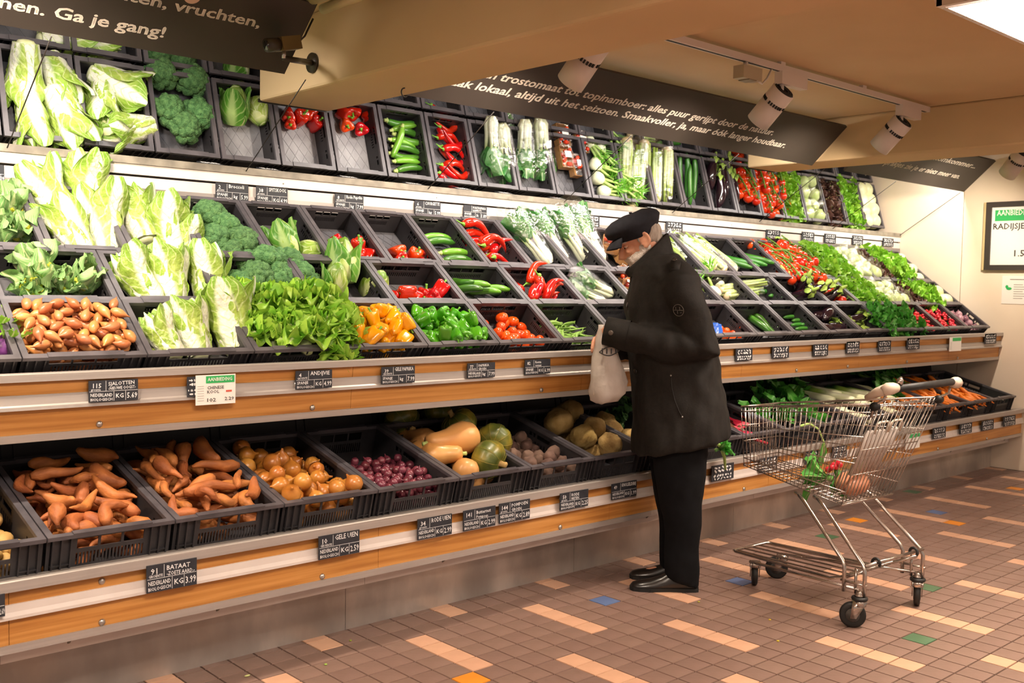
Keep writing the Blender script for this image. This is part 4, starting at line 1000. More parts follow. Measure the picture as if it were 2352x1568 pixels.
def pakchoi(seed, sticker=False):
    q = random.Random(seed); s = MB(); g = MB()
    for k in range(7):
        a = k*0.9+q.random()*0.3; x, y = 0.016*math.cos(a), 0.014*math.sin(a)
        e = (2.4*x, 2.2*y, 0.17); s.tube([(x*0.7,y*0.7,0),(x*1.5,y*1.5,0.03),(x*1.6,y*1.6,0.09),e],[0.012,0.016,0.011,0.006],8)
        free_leaf(g, 0.15, 0.058, 0.2, q.uniform(-.2,.8), 0.5, 0.014, RM(a-PI/2,0,(e[0],e[1],0.14)), 3, 7, seed*8+k)
    ps = [('leaves', g.mesh('leaves', M_PAKG, True)), ('plastic_bag', bag([(0.040,-0.005),(0.052,0.03),(0.060,0.10),(0.080,0.19),(0.090,0.26),(0.07,0.31),(0.04,0.345)], seed=seed))]
    if sticker: ps.append(('price_sticker', MB().box((0,-0.043,0.12),(0.04,0.002,0.035)).mesh('price_sticker', M_STICK)))
    return dict(main=s.mesh('pak_choi', M_PAKW, True), parts=ps, r=0.055, l=0.15, c=0.15)
kind('bagged_pak_choi', [pakchoi(1), pakchoi(2), pakchoi(3,True)])
M_CLY = mat('celery_stalk', '#a9bf5c', '#d3dba0', rough=0.38, scale=10, stretch=(5,5,0.2), uvmix=[('#9bbb4c','v',0.3,0.9)])
def celery(seed):
    q = random.Random(seed); s = MB(); g = MB()
    for k in range(10):
        a = k*2.4; rr = 0.026*math.sqrt(k/9); x, y = rr*math.cos(a), rr*math.sin(a); L = q.uniform(0.24,0.29)
        s.tube([(x,y,0),(x*1.2,y*1.2,0.06),(x*1.25,y*1.2,0.16),(x*1.35,y*1.3,L)],[0.012,0.0115,0.009,0.007],7)
    g.sph((0,0,0.0),(0.03,0.03,0.02),10,6)
    return dict(main=s.mesh('celery', M_CLY, True), parts=[('root_end', g.mesh('root_end', M_PARS, True)),('plastic_bag', bag([(0.038,-0.02),(0.046,0.02),(0.047,0.12),(0.048,0.24),(0.046,0.30),(0.02,0.33)], seed=seed))], r=0.046, l=0.15, c=0.14)
kind('bagged_celery', [celery(1), celery(2)])
M_FEN = mat('fennel_bulb', '#e6e8d0', '#d5dcb4', rough=0.4, scale=8, stretch=(4,4,0.3))
M_FROND = mat('fennel_frond', '#5aa324', '#74b834', rough=0.5, scale=20, transl=0.2)
M_FENST = mat('fennel_stalk', '#a6c86a', '#bcd884', rough=0.45, scale=10)
def fennel(seed):
    q = random.Random(seed); b = MB(); b.lathe([(0.012,0),(0.034,0.008),(0.042,0.03),(0.038,0.055),(0.024,0.078),(0.014,0.09)], 14, 5, 0.06); s = MB(); g = MB()
    for k in range(5):
        a = k*1.26; e = Vector((0.045*math.cos(a),0.03*math.sin(a),0.17+0.02*q.random())); s.tube([(0.012*math.cos(a),0.012*math.sin(a),0.07),tuple(e)],[0.010,0.006],7)
        for j in range(14):
            d = Vector((q.uniform(-1,1),q.uniform(-1,1),q.uniform(0.0,1.2))).normalized(); p = e*q.uniform(0.75,1.0)
            L = q.uniform(0.05,0.09); w = d.orthogonal().normalized()*0.0016; m_ = p+d*L*0.5+Vector((0,0,-0.005)); t_ = p+d*L
            g.add([p-w,p+w,m_+w*2,m_-w*2,t_],[(0,1,2,3),(3,2,4)])
    return dict(main=b.mesh('fennel', M_FEN, True), parts=[('stalks', s.mesh('stalks', M_FENST, True)),('fronds', g.mesh('fronds', M_FROND))], r=0.042, l=0.09, c=0.08)
kind('fennel', [fennel(1), fennel(2)])
M_PUNN = mat('brown_card_punnet', '#a9743c', '#bb8850', rough=0.7, scale=20)
def punnet(seed):
    q = random.Random(seed); b = MB(); t = 0.003; w, d, h = 0.07, 0.05, 0.045
    b.b2(-w,w,-d,d,0,t)
    for s_ in (-1,1): b.b2(-w,w,s_*d-t*(s_>0),s_*d+t*(s_<0),0,h); b.b2(s_*w-t*(s_>0),s_*w+t*(s_<0),-d,d,0,h)
    tm = []
    for k in range(11): tm.append(('cherry_tomato', None, (q.uniform(-w+.016,w-.016),q.uniform(-d+.016,d-.016),0.02+0.016*(k/5)), Vector((0,0,1)), 1.0))
    ball = MB().sph((0,0,0),0.0145,10,8).mesh('cherry_tomato', M_TOM, True)
    ps = [('cherry_tomato', ball, x[2], x[3], 1.0) for x in tm]
    ps += [('price_sticker', MB().box((0.012,-0.005,h+0.0125),(0.04,0.055,0.001)).mesh('price_sticker', M_STICK)), ('wrap', MB().box((0,0,h/2+0.006),(2*w+0.004,2*d+0.004,h+0.01)).mesh('wrap', M_FILM))]
    return dict(main=b.mesh('tomato_punnet', M_PUNN), parts=ps, r=0.05, l=0.07, c=0)
kind('tomato_punnet', [punnet(1), punnet(2)])
M_ICE = mat('iceberg_leaf', '#a9c46a', '#cfdca4', rough=0.4, scale=10, bump=0.4, bscale=18)
kind('bagged_iceberg', [dict(main=lump(s,0.060,M_ICE,'bagged_iceberg',0.16,(1,1,0.9),16,12,24), parts=[('plastic_bag', bag([(0.02,-0.06),(0.06,-0.045),(0.07,0),(0.062,0.045),(0.03,0.07),(0.012,0.10)], seed=s, squash=1.0, crink=0.006))], r=0.064, l=0.06, c=0) for s in (1,2)])

# ================================================================ placing
def orient(axis, spin=0.0):
    a = Vector(axis).normalized(); q = Vector((0,0,1)).rotation_difference(a)
    return q.to_matrix().to_4x4() @ Matrix.Rotation(spin,4,'Z')
def put(kname, P, axis=(0,0,1), spin=0.0, sc=1.0, label=None, cat=None, group=None, var=None, obname=None, slim=False):
    """place one vegetable with its middle at P and its long axis along axis"""
    vs, _ = V[kname]; v = vs[rnd.randrange(len(vs))] if var is None else vs[var % len(vs)]
    m = Matrix.Translation(P) @ orient(axis, spin) @ Matrix.Scale(sc,4) @ Matrix.Translation((0,0,-v['c']))
    o = bpy.data.objects.new(obname or kname, v['main']); COL.objects.link(o); o.matrix_world = m
    tag(o, label, cat, group)
    for p in v['parts']:
        c = bpy.data.objects.new(p[0], p[1]); COL.objects.link(c); c.parent = o
        if len(p) > 2:
            c.matrix_local = Matrix.Translation(p[2]) @ orient(p[3]) @ Matrix.Scale(p[4],4)
    return o
def pile(row, col, kname, n, label, cat, group, lying=True, sc=(0.92,1.08), ymin=None, ymax=None, xpad=0.026, yaw=None, layers=14, head=None, jit=0.35, xr=None, seed=None):
    """let n items come to rest in a crate, the lowest free spot first"""
    q = random.Random(seed if seed is not None else hash((row.name,col)) % 9999 if False else col*31+len(kname)*7+int(row.fz*100))
    vs, _ = V[kname]; hw, hd = row.w/2-xpad, row.d/2-0.024; placed = []; st, ct = math.sin(row.th), math.cos(row.th)
    ylo = -hd if ymin is None else ymin; yhi = hd if ymax is None else ymax
    RT = Matrix.Rotation(row.th,4,'X')
    for k in range(n):
        vi = q.randrange(len(vs)); v = vs[vi]; s = q.uniform(*sc); r = v['r']*s; l = v['l']*s; long_ = lying and l > r*1.25
        best = None
        for c in range(layers):
            a = (q.uniform(0,PI) if yaw is None else yaw+q.uniform(-jit,jit)) if long_ else 0
            ux, uy = math.cos(a), math.sin(a); e = max(0, l-r) if long_ else 0
            ax, ay = abs(ux)*e+r*0.85, abs(uy)*e+r*0.85
            lox, hix = (-hw, hw) if xr is None else xr
            if hix-lox < 2*ax: x = (lox+hix)/2
            else: x = q.uniform(lox+ax, hix-ax)
            if yhi-ylo < 2*ay: y = (ylo+yhi)/2
            else: y = q.uniform(ylo+ay, yhi-ay)
            S = [(x+ux*e*t, y+uy*e*t) for t in ((-1,-0.33,0.33,1) if long_ else (0,))]
            z = 0.008+r
            for px_, py_, pz_, pr_ in placed:
                for sx, sy in S:
                    dd = (sx-px_)**2+(sy-py_)**2; R2 = (r+pr_)*0.93
                    if dd < R2*R2: z = max(z, pz_+math.sqrt(R2*R2-dd))
            hgt = z+y*st*0.35 if row.kind == 'low' else z+y*0.12
            if best is None or hgt < best[0]: best = (hgt, x, y, z, a, S, r, v, vi, s)
        hgt, x, y, z, a, S, r, v, vi, s = best
        if z > row.h+0.035: continue
        for sx, sy in S: placed.append((sx, sy, z, r))
        P = row.pt(col, x, y, z)
        if long_: ax3 = Vector((math.cos(a), math.sin(a), q.uniform(-.12,.12)))*(1 if q.random() < .5 or yaw is not None else -1)
        elif head is not None: ax3 = Vector(head)+Vector((q.uniform(-.5,.5),q.uniform(-.5,.5),q.uniform(-.3,.3)))
        else: ax3 = Vector((q.uniform(-1,1),q.uniform(-1,1),q.uniform(-.3,1)))
        ax3 = (RT.to_3x3() @ ax3)
        where = ('front','middle','back')[min(2,int((y+row.d/2)/row.d*3))]+' '+('left','centre','right')[min(2,int((x+row.w/2)/row.w*3))]
        put(kname, P, ax3, q.uniform(0,6.28), s, label+', '+('top ' if z > row.h*0.55 else '')+where+' of crate', cat, group, var=vi)
# ================================================================ filling the shelves
ROWTXT = {'low':'on the lowest shelf','md1':'in the front row','md2':'in the second row','md3':'in the back row','up1':'on the upper shelf','up2':'above the upper row'}
def G(row, what): return what+' '+ROWTXT[row.name]
CONT = {}
def cl(row, col, txt): CONT[(row.name, col)] = txt
def fill(row, col, kname, n, what, cat, desc=None, **k):
    """crate content by name: what = plural, desc = label of one piece"""
    pile(row, col, kname, n, (desc or what)+' '+ROWTXT[row.name], cat, G(row, what), **k)
UPX = lambda a, b=0.0: (b, math.cos(R(a)), math.sin(R(a)))       # axis leaning back at angle a from the horizontal, b sideways

def spread(row, kname, x0, x1, nx, ny, z, t, cat, sc=1.0, ax=(0,-0.45,0.85), y0=-0.8, y1=0.8, jit=0.35):
    """lay heads in a loose grid over the crates between x0 and x1"""
    for i in range(nx):
        for j in range(ny):
            X = x0+(x1-x0)*(i+0.5)/nx+rnd.uniform(-.2,.2)*(x1-x0)/nx; y = (y0+(y1-y0)*(j+0.5)/ny)*row.d/2+rnd.uniform(-.012,.012)
            P = row.pt(0, 0, y, z+rnd.uniform(-.01,.015)); P.x = X
            put(kname, P, (ax[0]+rnd.uniform(-jit,jit), ax[1]+rnd.uniform(-.2,.2), ax[2]+rnd.uniform(-.2,.2)), rnd.uniform(0,6.28), sc*rnd.uniform(0.9,1.1),
                t+' '+ROWTXT[row.name]+', '+('front','middle','back')[min(2,int(3*j/ny))]+' '+('left','right')[int(2*i/nx)], cat, t.split(',')[0]+'s '+ROWTXT[row.name])
# ---------------- lowest shelf
fill(LOW, 2, 'potato', 80, 'potatoes', 'potato', 'yellow-brown potato in the leftmost crate')
cl(LOW, 2, 'potatoes')
for col, sd, txt in ((3,5,'beside the potatoes'),(4,9,'beside the yellow onions')):
    fill(LOW, col, 'sweet_potato', 100, 'sweet potatoes '+txt, 'sweet potato', 'orange-brown sweet potato '+txt, sc=(0.62,0.98), seed=sd, layers=9, xpad=0.018)
    cl(LOW, col, 'sweet potatoes beside the '+('potatoes' if col == 3 else 'yellow onions'))
fill(LOW, 5, 'yellow_onion', 80, 'yellow onions', 'onion', 'brown-skinned yellow onion', lying=False, layers=9, xpad=0.018); cl(LOW, 5, 'yellow onions')
fill(LOW, 6, 'small_red_onion', 260, 'small red onions', 'onion', 'small purple-red onion', lying=False, layers=12, ymax=0.10, xpad=0.016); cl(LOW, 6, 'small red onions')
cl(LOW, 7, 'butternuts and green pumpkins')
def lowput(k, px, py, z, ax, sp, sc, label, cat, grp, var=0):
    return put(k, LOW.px(px, py, z), ax, sp, sc*(1.12 if k in ('green_pumpkin','butternut_squash') else 1.0), label, cat, grp, var)
sq = 'squashes and pumpkins on the lowest shelf'
lowput('green_pumpkin', 923, 962, 0.16, (0.1,-0.75,-0.5), 0.4, 1.0, 'dark green pumpkin leaning at the back left, stem pointing down', 'pumpkin', sq, 0)
lowput('green_pumpkin', 1003, 950, 0.15, (0.3,0.5,0.8), 1, 0.95, 'dark green pumpkin at the very back, mostly in shadow', 'pumpkin', sq, 1)
lowput('green_pumpkin', 1055, 975, 0.20, (-0.6,0.25,0.75), 0.2, 1.0, 'yellow-striped green pumpkin lying behind the large butternut', 'pumpkin', sq, 0)
lowput('green_pumpkin', 1135, 1013, 0.17, (-0.75,-0.65,-0.1), 0.0, 1.08, 'olive green pumpkin at the right side of its crate', 'pumpkin', sq, 1)
lowput('green_pumpkin', 1122, 1055, 0.15, (0.35,-0.85,-0.25), 0.6, 1.05, 'yellow-green pumpkin at the front with a corky stem', 'pumpkin', sq, 0)
lowput('butternut_squash', 1040, 1012, 0.19, (-0.95,0.1,-0.12), 0.3, 1.12, 'large butternut squash lying on top of its crate', 'squash', sq, 0)
lowput('butternut_squash', 1015, 1043, 0.15, (0.62,-0.68,0.1), 0.3, 0.92, 'butternut squash with its cut stem facing the aisle', 'squash', sq, 1)
lowput('butternut_squash', 1062, 1075, 0.11, (0.3,0.9,0.2), 0.3, 0.9, 'round butternut end showing at the front of its crate', 'squash', sq, 1)
lowput('butternut_squash', 955, 1010, 0.10, (-0.3,0.9,0.1), 0.3, 0.95, 'butternut squash in shade below the back left pumpkin', 'squash', sq, 0)
lowput('butternut_squash', 985, 1038, 0.09, (0.2,-0.95,0.0), 0.3, 0.9, 'small butternut end tucked against the left crate wall', 'squash', sq, 1)
lowput('butternut_squash', 1095, 1095, 0.06, (0.9,0.2,0.0), 0.3, 0.85, 'butternut squash low down behind the crate front', 'squash', sq, 0)
lowput('butternut_squash', 1050, 1030, 0.06, (0.9,-0.3,0.1), 0.3, 0.95, 'butternut squash buried under the large one', 'squash', sq, 0)
fill(LOW, 8, 'beetroot', 90, 'beetroots', 'beetroot', 'earthy purple-brown beetroot', lying=False, layers=9, xpad=0.018, ymax=0.24); cl(LOW, 8, 'beetroots')
cl(LOW, 9, 'celeriac'); cg = 'celeriac roots on the lowest shelf'
for px, py, z, s, t in [(1283,968,0.15,1.12,'at the back left of its crate'),(1308,945,0.16,1.08,'behind the back left root'),(1388,968,0.11,0.9,'long knobbly one at the back'),
        (1365,985,0.15,0.95,'in the middle of the heap'),(1340,1003,0.13,1.0,'pale round one at the front left'),(1405,990,0.12,0.95,'pale one right of the middle'),
        (1402,1022,0.11,1.0,'greenish one at the crate front'),(1445,1010,0.10,1.0,'beside the coat of the man'),(1300,1003,0.05,0.8,'low at the left wall'),(1360,1040,0.05,0.8,'low at the front'),(1450,960,0.06,0.9,'low at the back right')]:
    lowput('celeriac', px, py, z, (rnd.uniform(-1,1),rnd.uniform(-1,1),1), rnd.uniform(0,6), s*1.08, 'knobbly celeriac root, '+t, 'celeriac', cg, rnd.randrange(3))
cl(LOW, 10, 'kale beside the celeriac'); kg = 'kale bunches on the lowest shelf'
for px, py, z, s in [(1438,962,0.10,0.85),(1425,985,0.06,0.7),(1470,950,0.10,0.9)]:
    lowput('kale', px, py, z, (-0.5,0.3,0.8), rnd.uniform(0,6), s, 'curly green kale bunch behind the celeriac', 'kale', kg, 0)
cl(LOW, 11, 'red chard'); 
for px, py, s in [(1668,965,1.0),(1690,985,0.95),(1650,980,0.95),(1712,1000,0.9),(1700,960,0.9)]:
    lowput('red_chard', px, py, 0.10, (0.05,0.95,0.15), rnd.uniform(-.3,.3), s, 'red-stemmed chard bunch right of the man', 'chard', 'red chard on the lowest shelf', rnd.randrange(2))
lowput('leafy_green', 1652, 1030, 0.16, (0.35,-0.6,0.35), 0.5, 0.5, 'green leaf bunch drooping over the crate edge right of the man', 'leafy green', 'loose greens on the lowest shelf', 0)
cl(LOW, 12, 'spinach-like greens'); cl(LOW, 13, 'leafy greens beside the leeks')
for px, py, s in [(1765,915,1.1),(1800,930,1.1),(1745,935,1.0),(1830,955,1.0),(1780,960,1.0),(1850,975,0.9),(1815,900,1.0),(1730,965,0.9)]:
    lowput('leafy_green', px, py, 0.10, (rnd.uniform(-.4,.4),-0.5,0.8), rnd.uniform(0,6), s, 'glossy green leafy bunch behind the shopping cart', 'leafy green', 'leafy greens behind the cart', rnd.randrange(2))
lk = 'leeks on the lowest shelf'; cl(LOW, 14, 'leeks'); cl(LOW, 15, 'leeks and parsnips')
for i, (px, py, z) in enumerate([(1868,893,0.13),(1895,905,0.13),(1850,905,0.10),(1920,915,0.12),(1935,905,0.15),(1880,930,0.11),(1905,940,0.11),(1930,950,0.09),(1955,900,0.14),(1985,905,0.14),(1965,925,0.11),(1990,935,0.10),(1945,885,0.10),(2010,925,0.10)]):
    lowput('leek', px, py, z+0.02, (-0.12+0.1*rnd.random(),0.95,0.1), rnd.uniform(0,6), rnd.uniform(1.2,1.35), 'white and green leek seen through the shopping cart', 'leek', lk, i)
for i, (px, py, z) in enumerate([(1985,950,0.09),(2010,955,0.09),(2030,945,0.09),(2015,970,0.07),(2040,960,0.07),(2000,985,0.05)]):
    lowput('parsnip', px, py, z, (0.2,0.95,0.1), rnd.uniform(0,6), 1.0, 'pale parsnip beside the leeks', 'parsnip', 'parsnips on the lowest shelf', i)
for i in range(6):
    lowput('spring_onion', 1990+14*i, 868+2*i, 0.14, (-0.25,0.9,0.35), i, 1.2, 'thin green spring onion lying beyond the leeks', 'spring onion', 'spring onions on the lowest shelf', 0)
fill(LOW, 16, 'winter_carrot', 44, 'winter carrots', 'carrot', 'thick earthy winter carrot', yaw=R(70)); cl(LOW, 16, 'thick winter carrots')
cl(LOW, 17, 'bunched carrots'); fill(LOW, 17, 'winter_carrot', 12, 'carrots under the bunched ones', 'carrot', 'earthy carrot under the bunched carrots', yaw=R(80), seed=3)
for i in range(16):
    lowput('bunch_carrot', 2088+11*(i%4)+rnd.uniform(-4,4), 878+16*(i//4)+rnd.uniform(-3,3), 0.15, (rnd.uniform(-.3,.1),0.9,0.3), rnd.uniform(0,6), 1.15, 'carrot with its leafy top left on', 'carrot', 'bunched carrots on the lowest shelf', 0)
spread(LOW,'carrot',7.0,7.39,9,6,0.135,'orange carrot on top beside the bunched ones','carrot',1.1,(0.15,0.9,0.3),-0.85,0.7)
spread(LOW,'carrot',7.40,7.79,9,6,0.135,'orange carrot on top next to the cucumbers','carrot',1.1,(0.1,0.9,0.3),-0.85,0.6)
fill(LOW, 18, 'carrot', 60, 'carrots beside the bunched ones', 'carrot', 'bright orange carrot beside the bunched carrots', yaw=R(75)); cl(LOW, 18, 'bright carrots')
fill(LOW, 19, 'carrot', 60, 'carrots near the end wall', 'carrot', 'bright orange carrot next to the cucumbers', yaw=R(60)); cl(LOW, 19, 'bright carrots next to the cucumbers')
fill(LOW, 20, 'cucumber', 14, 'cucumbers', 'cucumber', 'dark green cucumber by the end wall', yaw=R(85), jit=0.1); cl(LOW, 20, 'cucumbers by the end wall')
cl(LOW, 1, 'nothing, cut by the left edge'); cl(LOW, 0, 'nothing, far left')

# ---------------- middle shelf, front row
kg = 'purple kohlrabi in the front row of the middle shelf'; cl(MD1, 2, 'purple kohlrabi')
for px, py, z, t in [(-8,768,0.07,'upper'),(18,800,0.07,'lower'),(-40,800,0.06,'hindmost')]:
    put('purple_kohlrabi', MD1.px(px,py,z), (0.2,-0.3,0.9), px, 1.0, t+' purple kohlrabi at the left edge of the picture', 'kohlrabi', kg)
fill(MD1, 3, 'shallot', 200, 'shallots', 'shallot', 'copper-skinned shallot', xpad=0.016, layers=9); cl(MD1, 3, 'shallots')
ng = 'Chinese cabbages'
def nap(row, px, py, z, a, b, s, t, sp=None, var=None, ng=ng):
    put('napa_cabbage', row.px(px,py,z), UPX(a,b), rnd.uniform(0,6) if sp is None else sp, s, t, 'cabbage', ng+' '+ROWTXT[row.name], var)
cl(MD1, 4, 'Chinese cabbages'); cl(MD2, 4, 'Chinese cabbages'); cl(MD3, 5, 'Chinese cabbages beside the cauliflowers'); cl(MD3, 6, 'Chinese cabbages beside the broccoli')
nap(MD1, 370,772,0.075, 50,-0.28,0.78, 'Chinese cabbage left of the three in the front row')
nap(MD1, 440,756,0.085, 62,-0.10,0.90, 'Chinese cabbage in the middle of the three in the front row')
nap(MD1, 525,728,0.10, 66,-0.02,1.12, 'big Chinese cabbage right of the three in the front row')
nap(MD2, 312,640,0.075, 58,-0.42,0.95, 'Chinese cabbage tilting left in the second row')
nap(MD2, 388,636,0.085, 64,0.02,0.98, 'Chinese cabbage in the middle of the second row')
nap(MD2, 476,628,0.09, 68,0.12,1.0, 'Chinese cabbage beside the broccoli in the second row')
nap(MD3, 112,446,0.10, 62,-0.35,0.98, 'Chinese cabbage at the far left of the back row')
nap(MD3, 190,418,0.12, 76,0.0,1.0, 'tallest Chinese cabbage standing against the white rail')
nap(MD3, 158,524,0.085, 55,-0.25,0.98, 'Chinese cabbage in front of the tallest one')
nap(MD3, 238,508,0.085, 62,0.02,1.08, 'Chinese cabbage with darker outer leaves in the back row')
nap(MD3, 314,492,0.085, 60,-0.1,1.0, 'Chinese cabbage leaning over the divider in the back row')
nap(MD3, 386,522,0.085, 62,0.05,1.0, 'Chinese cabbage right of the divider in the back row')
nap(MD3, 428,556,0.07, 62,0.2,0.72, 'small Chinese cabbage next to the back row broccoli')
# endive heap
cl(MD1, 5, 'endive'); eg = 'endive heads in the front row of the middle shelf'
for px, py, z, s, ax, t in [(560,690,0.10,0.85,(0.1,-0.2,0.9),'left head of the endive heap'),(640,700,0.13,0.9,(0,-0.1,0.95),'endive head at the back of the heap'),(720,690,0.15,0.9,(0.1,-0.1,0.9),'endive head near the pointed cabbage'),
        (610,760,0.10,0.85,(-0.1,-0.5,0.8),'endive head at the front left of the heap'),(690,755,0.13,0.9,(0,-0.45,0.85),'endive head in the middle of the heap'),(770,735,0.14,0.85,(0.3,-0.35,0.85),'endive head beside the yellow peppers'),
        (775,795,0.10,0.80,(0.35,-0.85,0.1),'endive head hanging over the crate front')]:
    put('endive', MD1.px(px,py,z), ax, rnd.uniform(0,6), s, t, 'endive', eg)
rt = MB().lathe([(0.012,-0.035),(0.022,-0.03),(0.030,0.0),(0.028,0.03),(0.02,0.06)], 14, 6, 0.08).mesh('endive_root_end', M_NAPA2, True)
o = link('endive_root_end', rt); o.matrix_world = Matrix.Translation(MD1.px(697,790,0.09)) @ orient((-0.15,-0.85,-0.35)); tag(o, 'pale cut root end of an endive poking out of the heap', 'endive', eg)
fill(MD1, 6, 'yellow_pepper', 38, 'yellow bell peppers', 'pepper', 'yellow bell pepper', lying=False, sc=(0.82,0.95), layers=8, xpad=0.02); cl(MD1, 6, 'yellow peppers')
fill(MD1, 7, 'green_pepper', 46, 'green bell peppers', 'pepper', 'green bell pepper', lying=False, sc=(0.76,0.88), layers=8, xpad=0.02); cl(MD1, 7, 'green peppers')
fill(MD1, 8, 'roma_tomato', 34, 'roma tomatoes', 'tomato', 'orange-red roma tomato', lying=False, layers=9, xpad=0.02); cl(MD1, 8, 'roma tomatoes')
fill(MD1, 9, 'flat_bean', 90, 'flat green beans', 'bean', 'flat green bean', yaw=R(12), jit=0.5, layers=6); cl(MD1, 9, 'flat green beans')
cl(MD1, 10, 'little, behind the hands of the man'); cl(MD1, 11, 'little, behind the coat of the man')
fill(MD1, 10, 'flat_bean', 12, 'loose beans', 'bean', 'loose flat bean behind the sleeve', yaw=R(12), jit=0.5)
for px, py, z in [(1652,758,0.03),(1668,762,0.03),(1686,766,0.03),(1704,762,0.03),(1660,772,0.03),(1680,776,0.04),(1700,774,0.04),(1720,776,0.03),(1690,752,0.03)]:
    put('roma_tomato', MD1.px(px,py,z), (rnd.uniform(-1,1),-0.5,0.5), 0, 1.05, 'orange tomato in the crate just right of the man', 'tomato', 'tomatoes beside the blue bag')
cl(MD1, 12, 'orange tomatoes and a blue bag')
M_BLUE = mat('blue_plastic', '#1d4fae', '#2f6ad0', rough=0.2, coat=0.4, scale=12, bump=0.3, bscale=24)
bb_ = lump(3,0.06,M_BLUE,'blue_bag',0.35,(0.8,0.9,1.1),16,12,24); o = link('blue_bag', bb_, None, MD1.px(1638,765,0.05)); tag(o, 'crumpled blue plastic bag in a crate just right of the man', 'bag')
cl(MD1, 13, 'dark courgettes'); cl(MD1, 14, 'short cucumbers'); cl(MD1, 15, 'aubergines'); cl(MD1, 16, 'yellow mini courgettes'); cl(MD1, 17, 'spinach')
DD = tuple(MD1.D)
for px, py, z, v in [(1742,742,0.03,0),(1758,745,0.045,1),(1772,748,0.035,0),(1788,742,0.03,1),(1798,755,0.04,0),(1765,735,0.03,0)]:
    put('courgette', MD1.px(px,py,z), (0.15,-DD[1],-DD[2]), 0, 1.05, 'dark green courgette right of the orange tomatoes', 'courgette', 'dark courgettes in the front row', v)
for px, py, z in [(1818,718,0.03),(1822,730,0.03),(1842,738,0.04),(1862,747,0.045),(1850,757,0.035),(1840,748,0.03),(1870,735,0.03)]:
    put('cucumber', MD1.px(px,py,z), (0.97,-0.06,-0.05), 0, 0.72, 'short cucumber lying across the front row', 'cucumber', 'short cucumbers in the front row')
for px, py, z, ax in [(1888,715,0.06,(0.9,0.1,0.15)),(1925,743,0.06,(0.9,-0.1,0.1)),(1905,728,0.05,(0.8,0.2,0.1)),(1952,728,0.05,(0.8,-0.3,0.1)),(1900,745,0.045,(0.8,0.0,0.0)),(1945,752,0.04,(0.7,-0.3,0.0))]:
    put('aubergine', MD1.px(px,py,z+.015), ax, 0, 1.2, 'glossy aubergine in the front row', 'aubergine', 'aubergines in the front row')
M_MINI = mat('yellow_courgette_skin','#dc9a1c','#e8ac30',rough=0.3,coat=0.2)
kind('yellow_courgette', [stick(11,M_MINI,0.10,0.014,'yellow_courgette')])
for px, py in [(1978,722),(1990,715),(2003,720),(2015,728),(1985,738),(2000,742),(2018,745),(2022,756),(2035,740),(2008,733)]:
    put('yellow_courgette', MD1.px(px,py,0.04), (0.8,rnd.uniform(-.5,.5),0), 0, 1.0, 'small yellow courgette beside the aubergines', 'courgette', 'small yellow courgettes in the front row')
for px, py in [(1990,728),(2025,748),(2010,752),(2040,748)]:
    put('aubergine', MD1.px(px,py,0.04), (0.8,rnd.uniform(-.5,.5),0), 0, 0.5, 'mini aubergine among the yellow courgettes', 'aubergine', 'mini aubergines in the front row')
spread(MD1,'leafy_green',6.55,7.15,5,4,0.075,'dark green spinach bunch','spinach',0.62,(0.1,-0.75,0.4))
spread(MD1,'radish_bunch',7.15,7.42,3,4,0.08,'bunch of bright radishes','radish',0.95,(0,0.7,-0.35)); cl(MD1, 18, 'radish bunches')
spread(MD1,'radish_bunch',7.42,7.80,4,4,0.08,'bunch of red radishes beside the onions','radish',0.95,(0,0.7,-0.35)); cl(MD1, 19, 'radishes beside the red onions')
spread(MD1,'red_onion',7.80,8.17,4,4,0.06,'striped purple and white onion','onion',0.95,(0,0,1),jit=1.0); cl(MD1, 20, 'red onions')

# ---------------- middle shelf, second row
cl(MD2, 2, 'nothing, at the left edge'); cl(MD2, 3, 'leafy cauliflowers'); cf = 'leafy cauliflowers'
for row, px, py, z, s, ax, t in [(MD2,85,615,0.09,1.0,(-0.3,0.2,0.9),'leafy cauliflower standing at the left of the second row'),(MD2,195,642,0.08,0.95,(0.4,-0.55,0.7),'leafy cauliflower with a yellow curd facing the aisle'),(MD2,75,660,0.07,0.9,(-0.2,-0.7,0.5),'leafy cauliflower low at the left of the second row'),(MD2,140,650,0.06,0.8,(0.2,-0.5,0.7),'leafy cauliflower between the two in the second row'),
        (MD3,20,470,0.09,1.0,(-0.1,-0.2,0.9),'leafy cauliflower at the left edge of the back row'),(MD3,50,530,0.07,1.0,(-0.3,-0.3,0.8),'leafy cauliflower in front of the back row'),(MD3,-10,540,0.06,1.0,(0,-0.4,0.8),'leafy cauliflower cut by the left edge')]:
    put('cauliflower', row.px(px,py,z), ax, rnd.uniform(0,6), s, t, 'cauliflower', cf)
cl(MD3, 4, 'cauliflowers at the left edge'); cl(MD3, 3, 'cauliflower, cut by the left edge')
bg = 'broccoli heads'
def broc(row, px, py, z, ax, s, t): put('broccoli', row.px(px,py,z), ax, rnd.uniform(0,6), s*1.12, t, 'broccoli', bg+' '+ROWTXT[row.name])
cl(MD3, 7, 'broccoli'); cl(MD2, 5, 'broccoli')
broc(MD3,480,490,0.09,(-0.2,-0.2,0.9),0.9,'broccoli head highest in the back row, left')
broc(MD3,518,520,0.08,(0.3,0.0,0.9),0.9,'broccoli head right of the highest one')
broc(MD3,492,548,0.07,(-0.1,-0.6,0.7),0.9,'broccoli head beside the small Chinese cabbage')
broc(MD3,560,555,0.08,(0.3,-0.5,0.7),0.95,'broccoli head by the pointed cabbage crate')
broc(MD3,535,582,0.06,(0,-0.8,0.5),0.8,'broccoli head at the front of the back row')
broc(MD3,575,582,0.05,(0.2,-0.8,0.5),0.85,'broccoli head low at the divider of the back row')
broc(MD2,668,602,0.09,(0.5,-0.5,0.6),0.85,'broccoli head behind the sideways one')
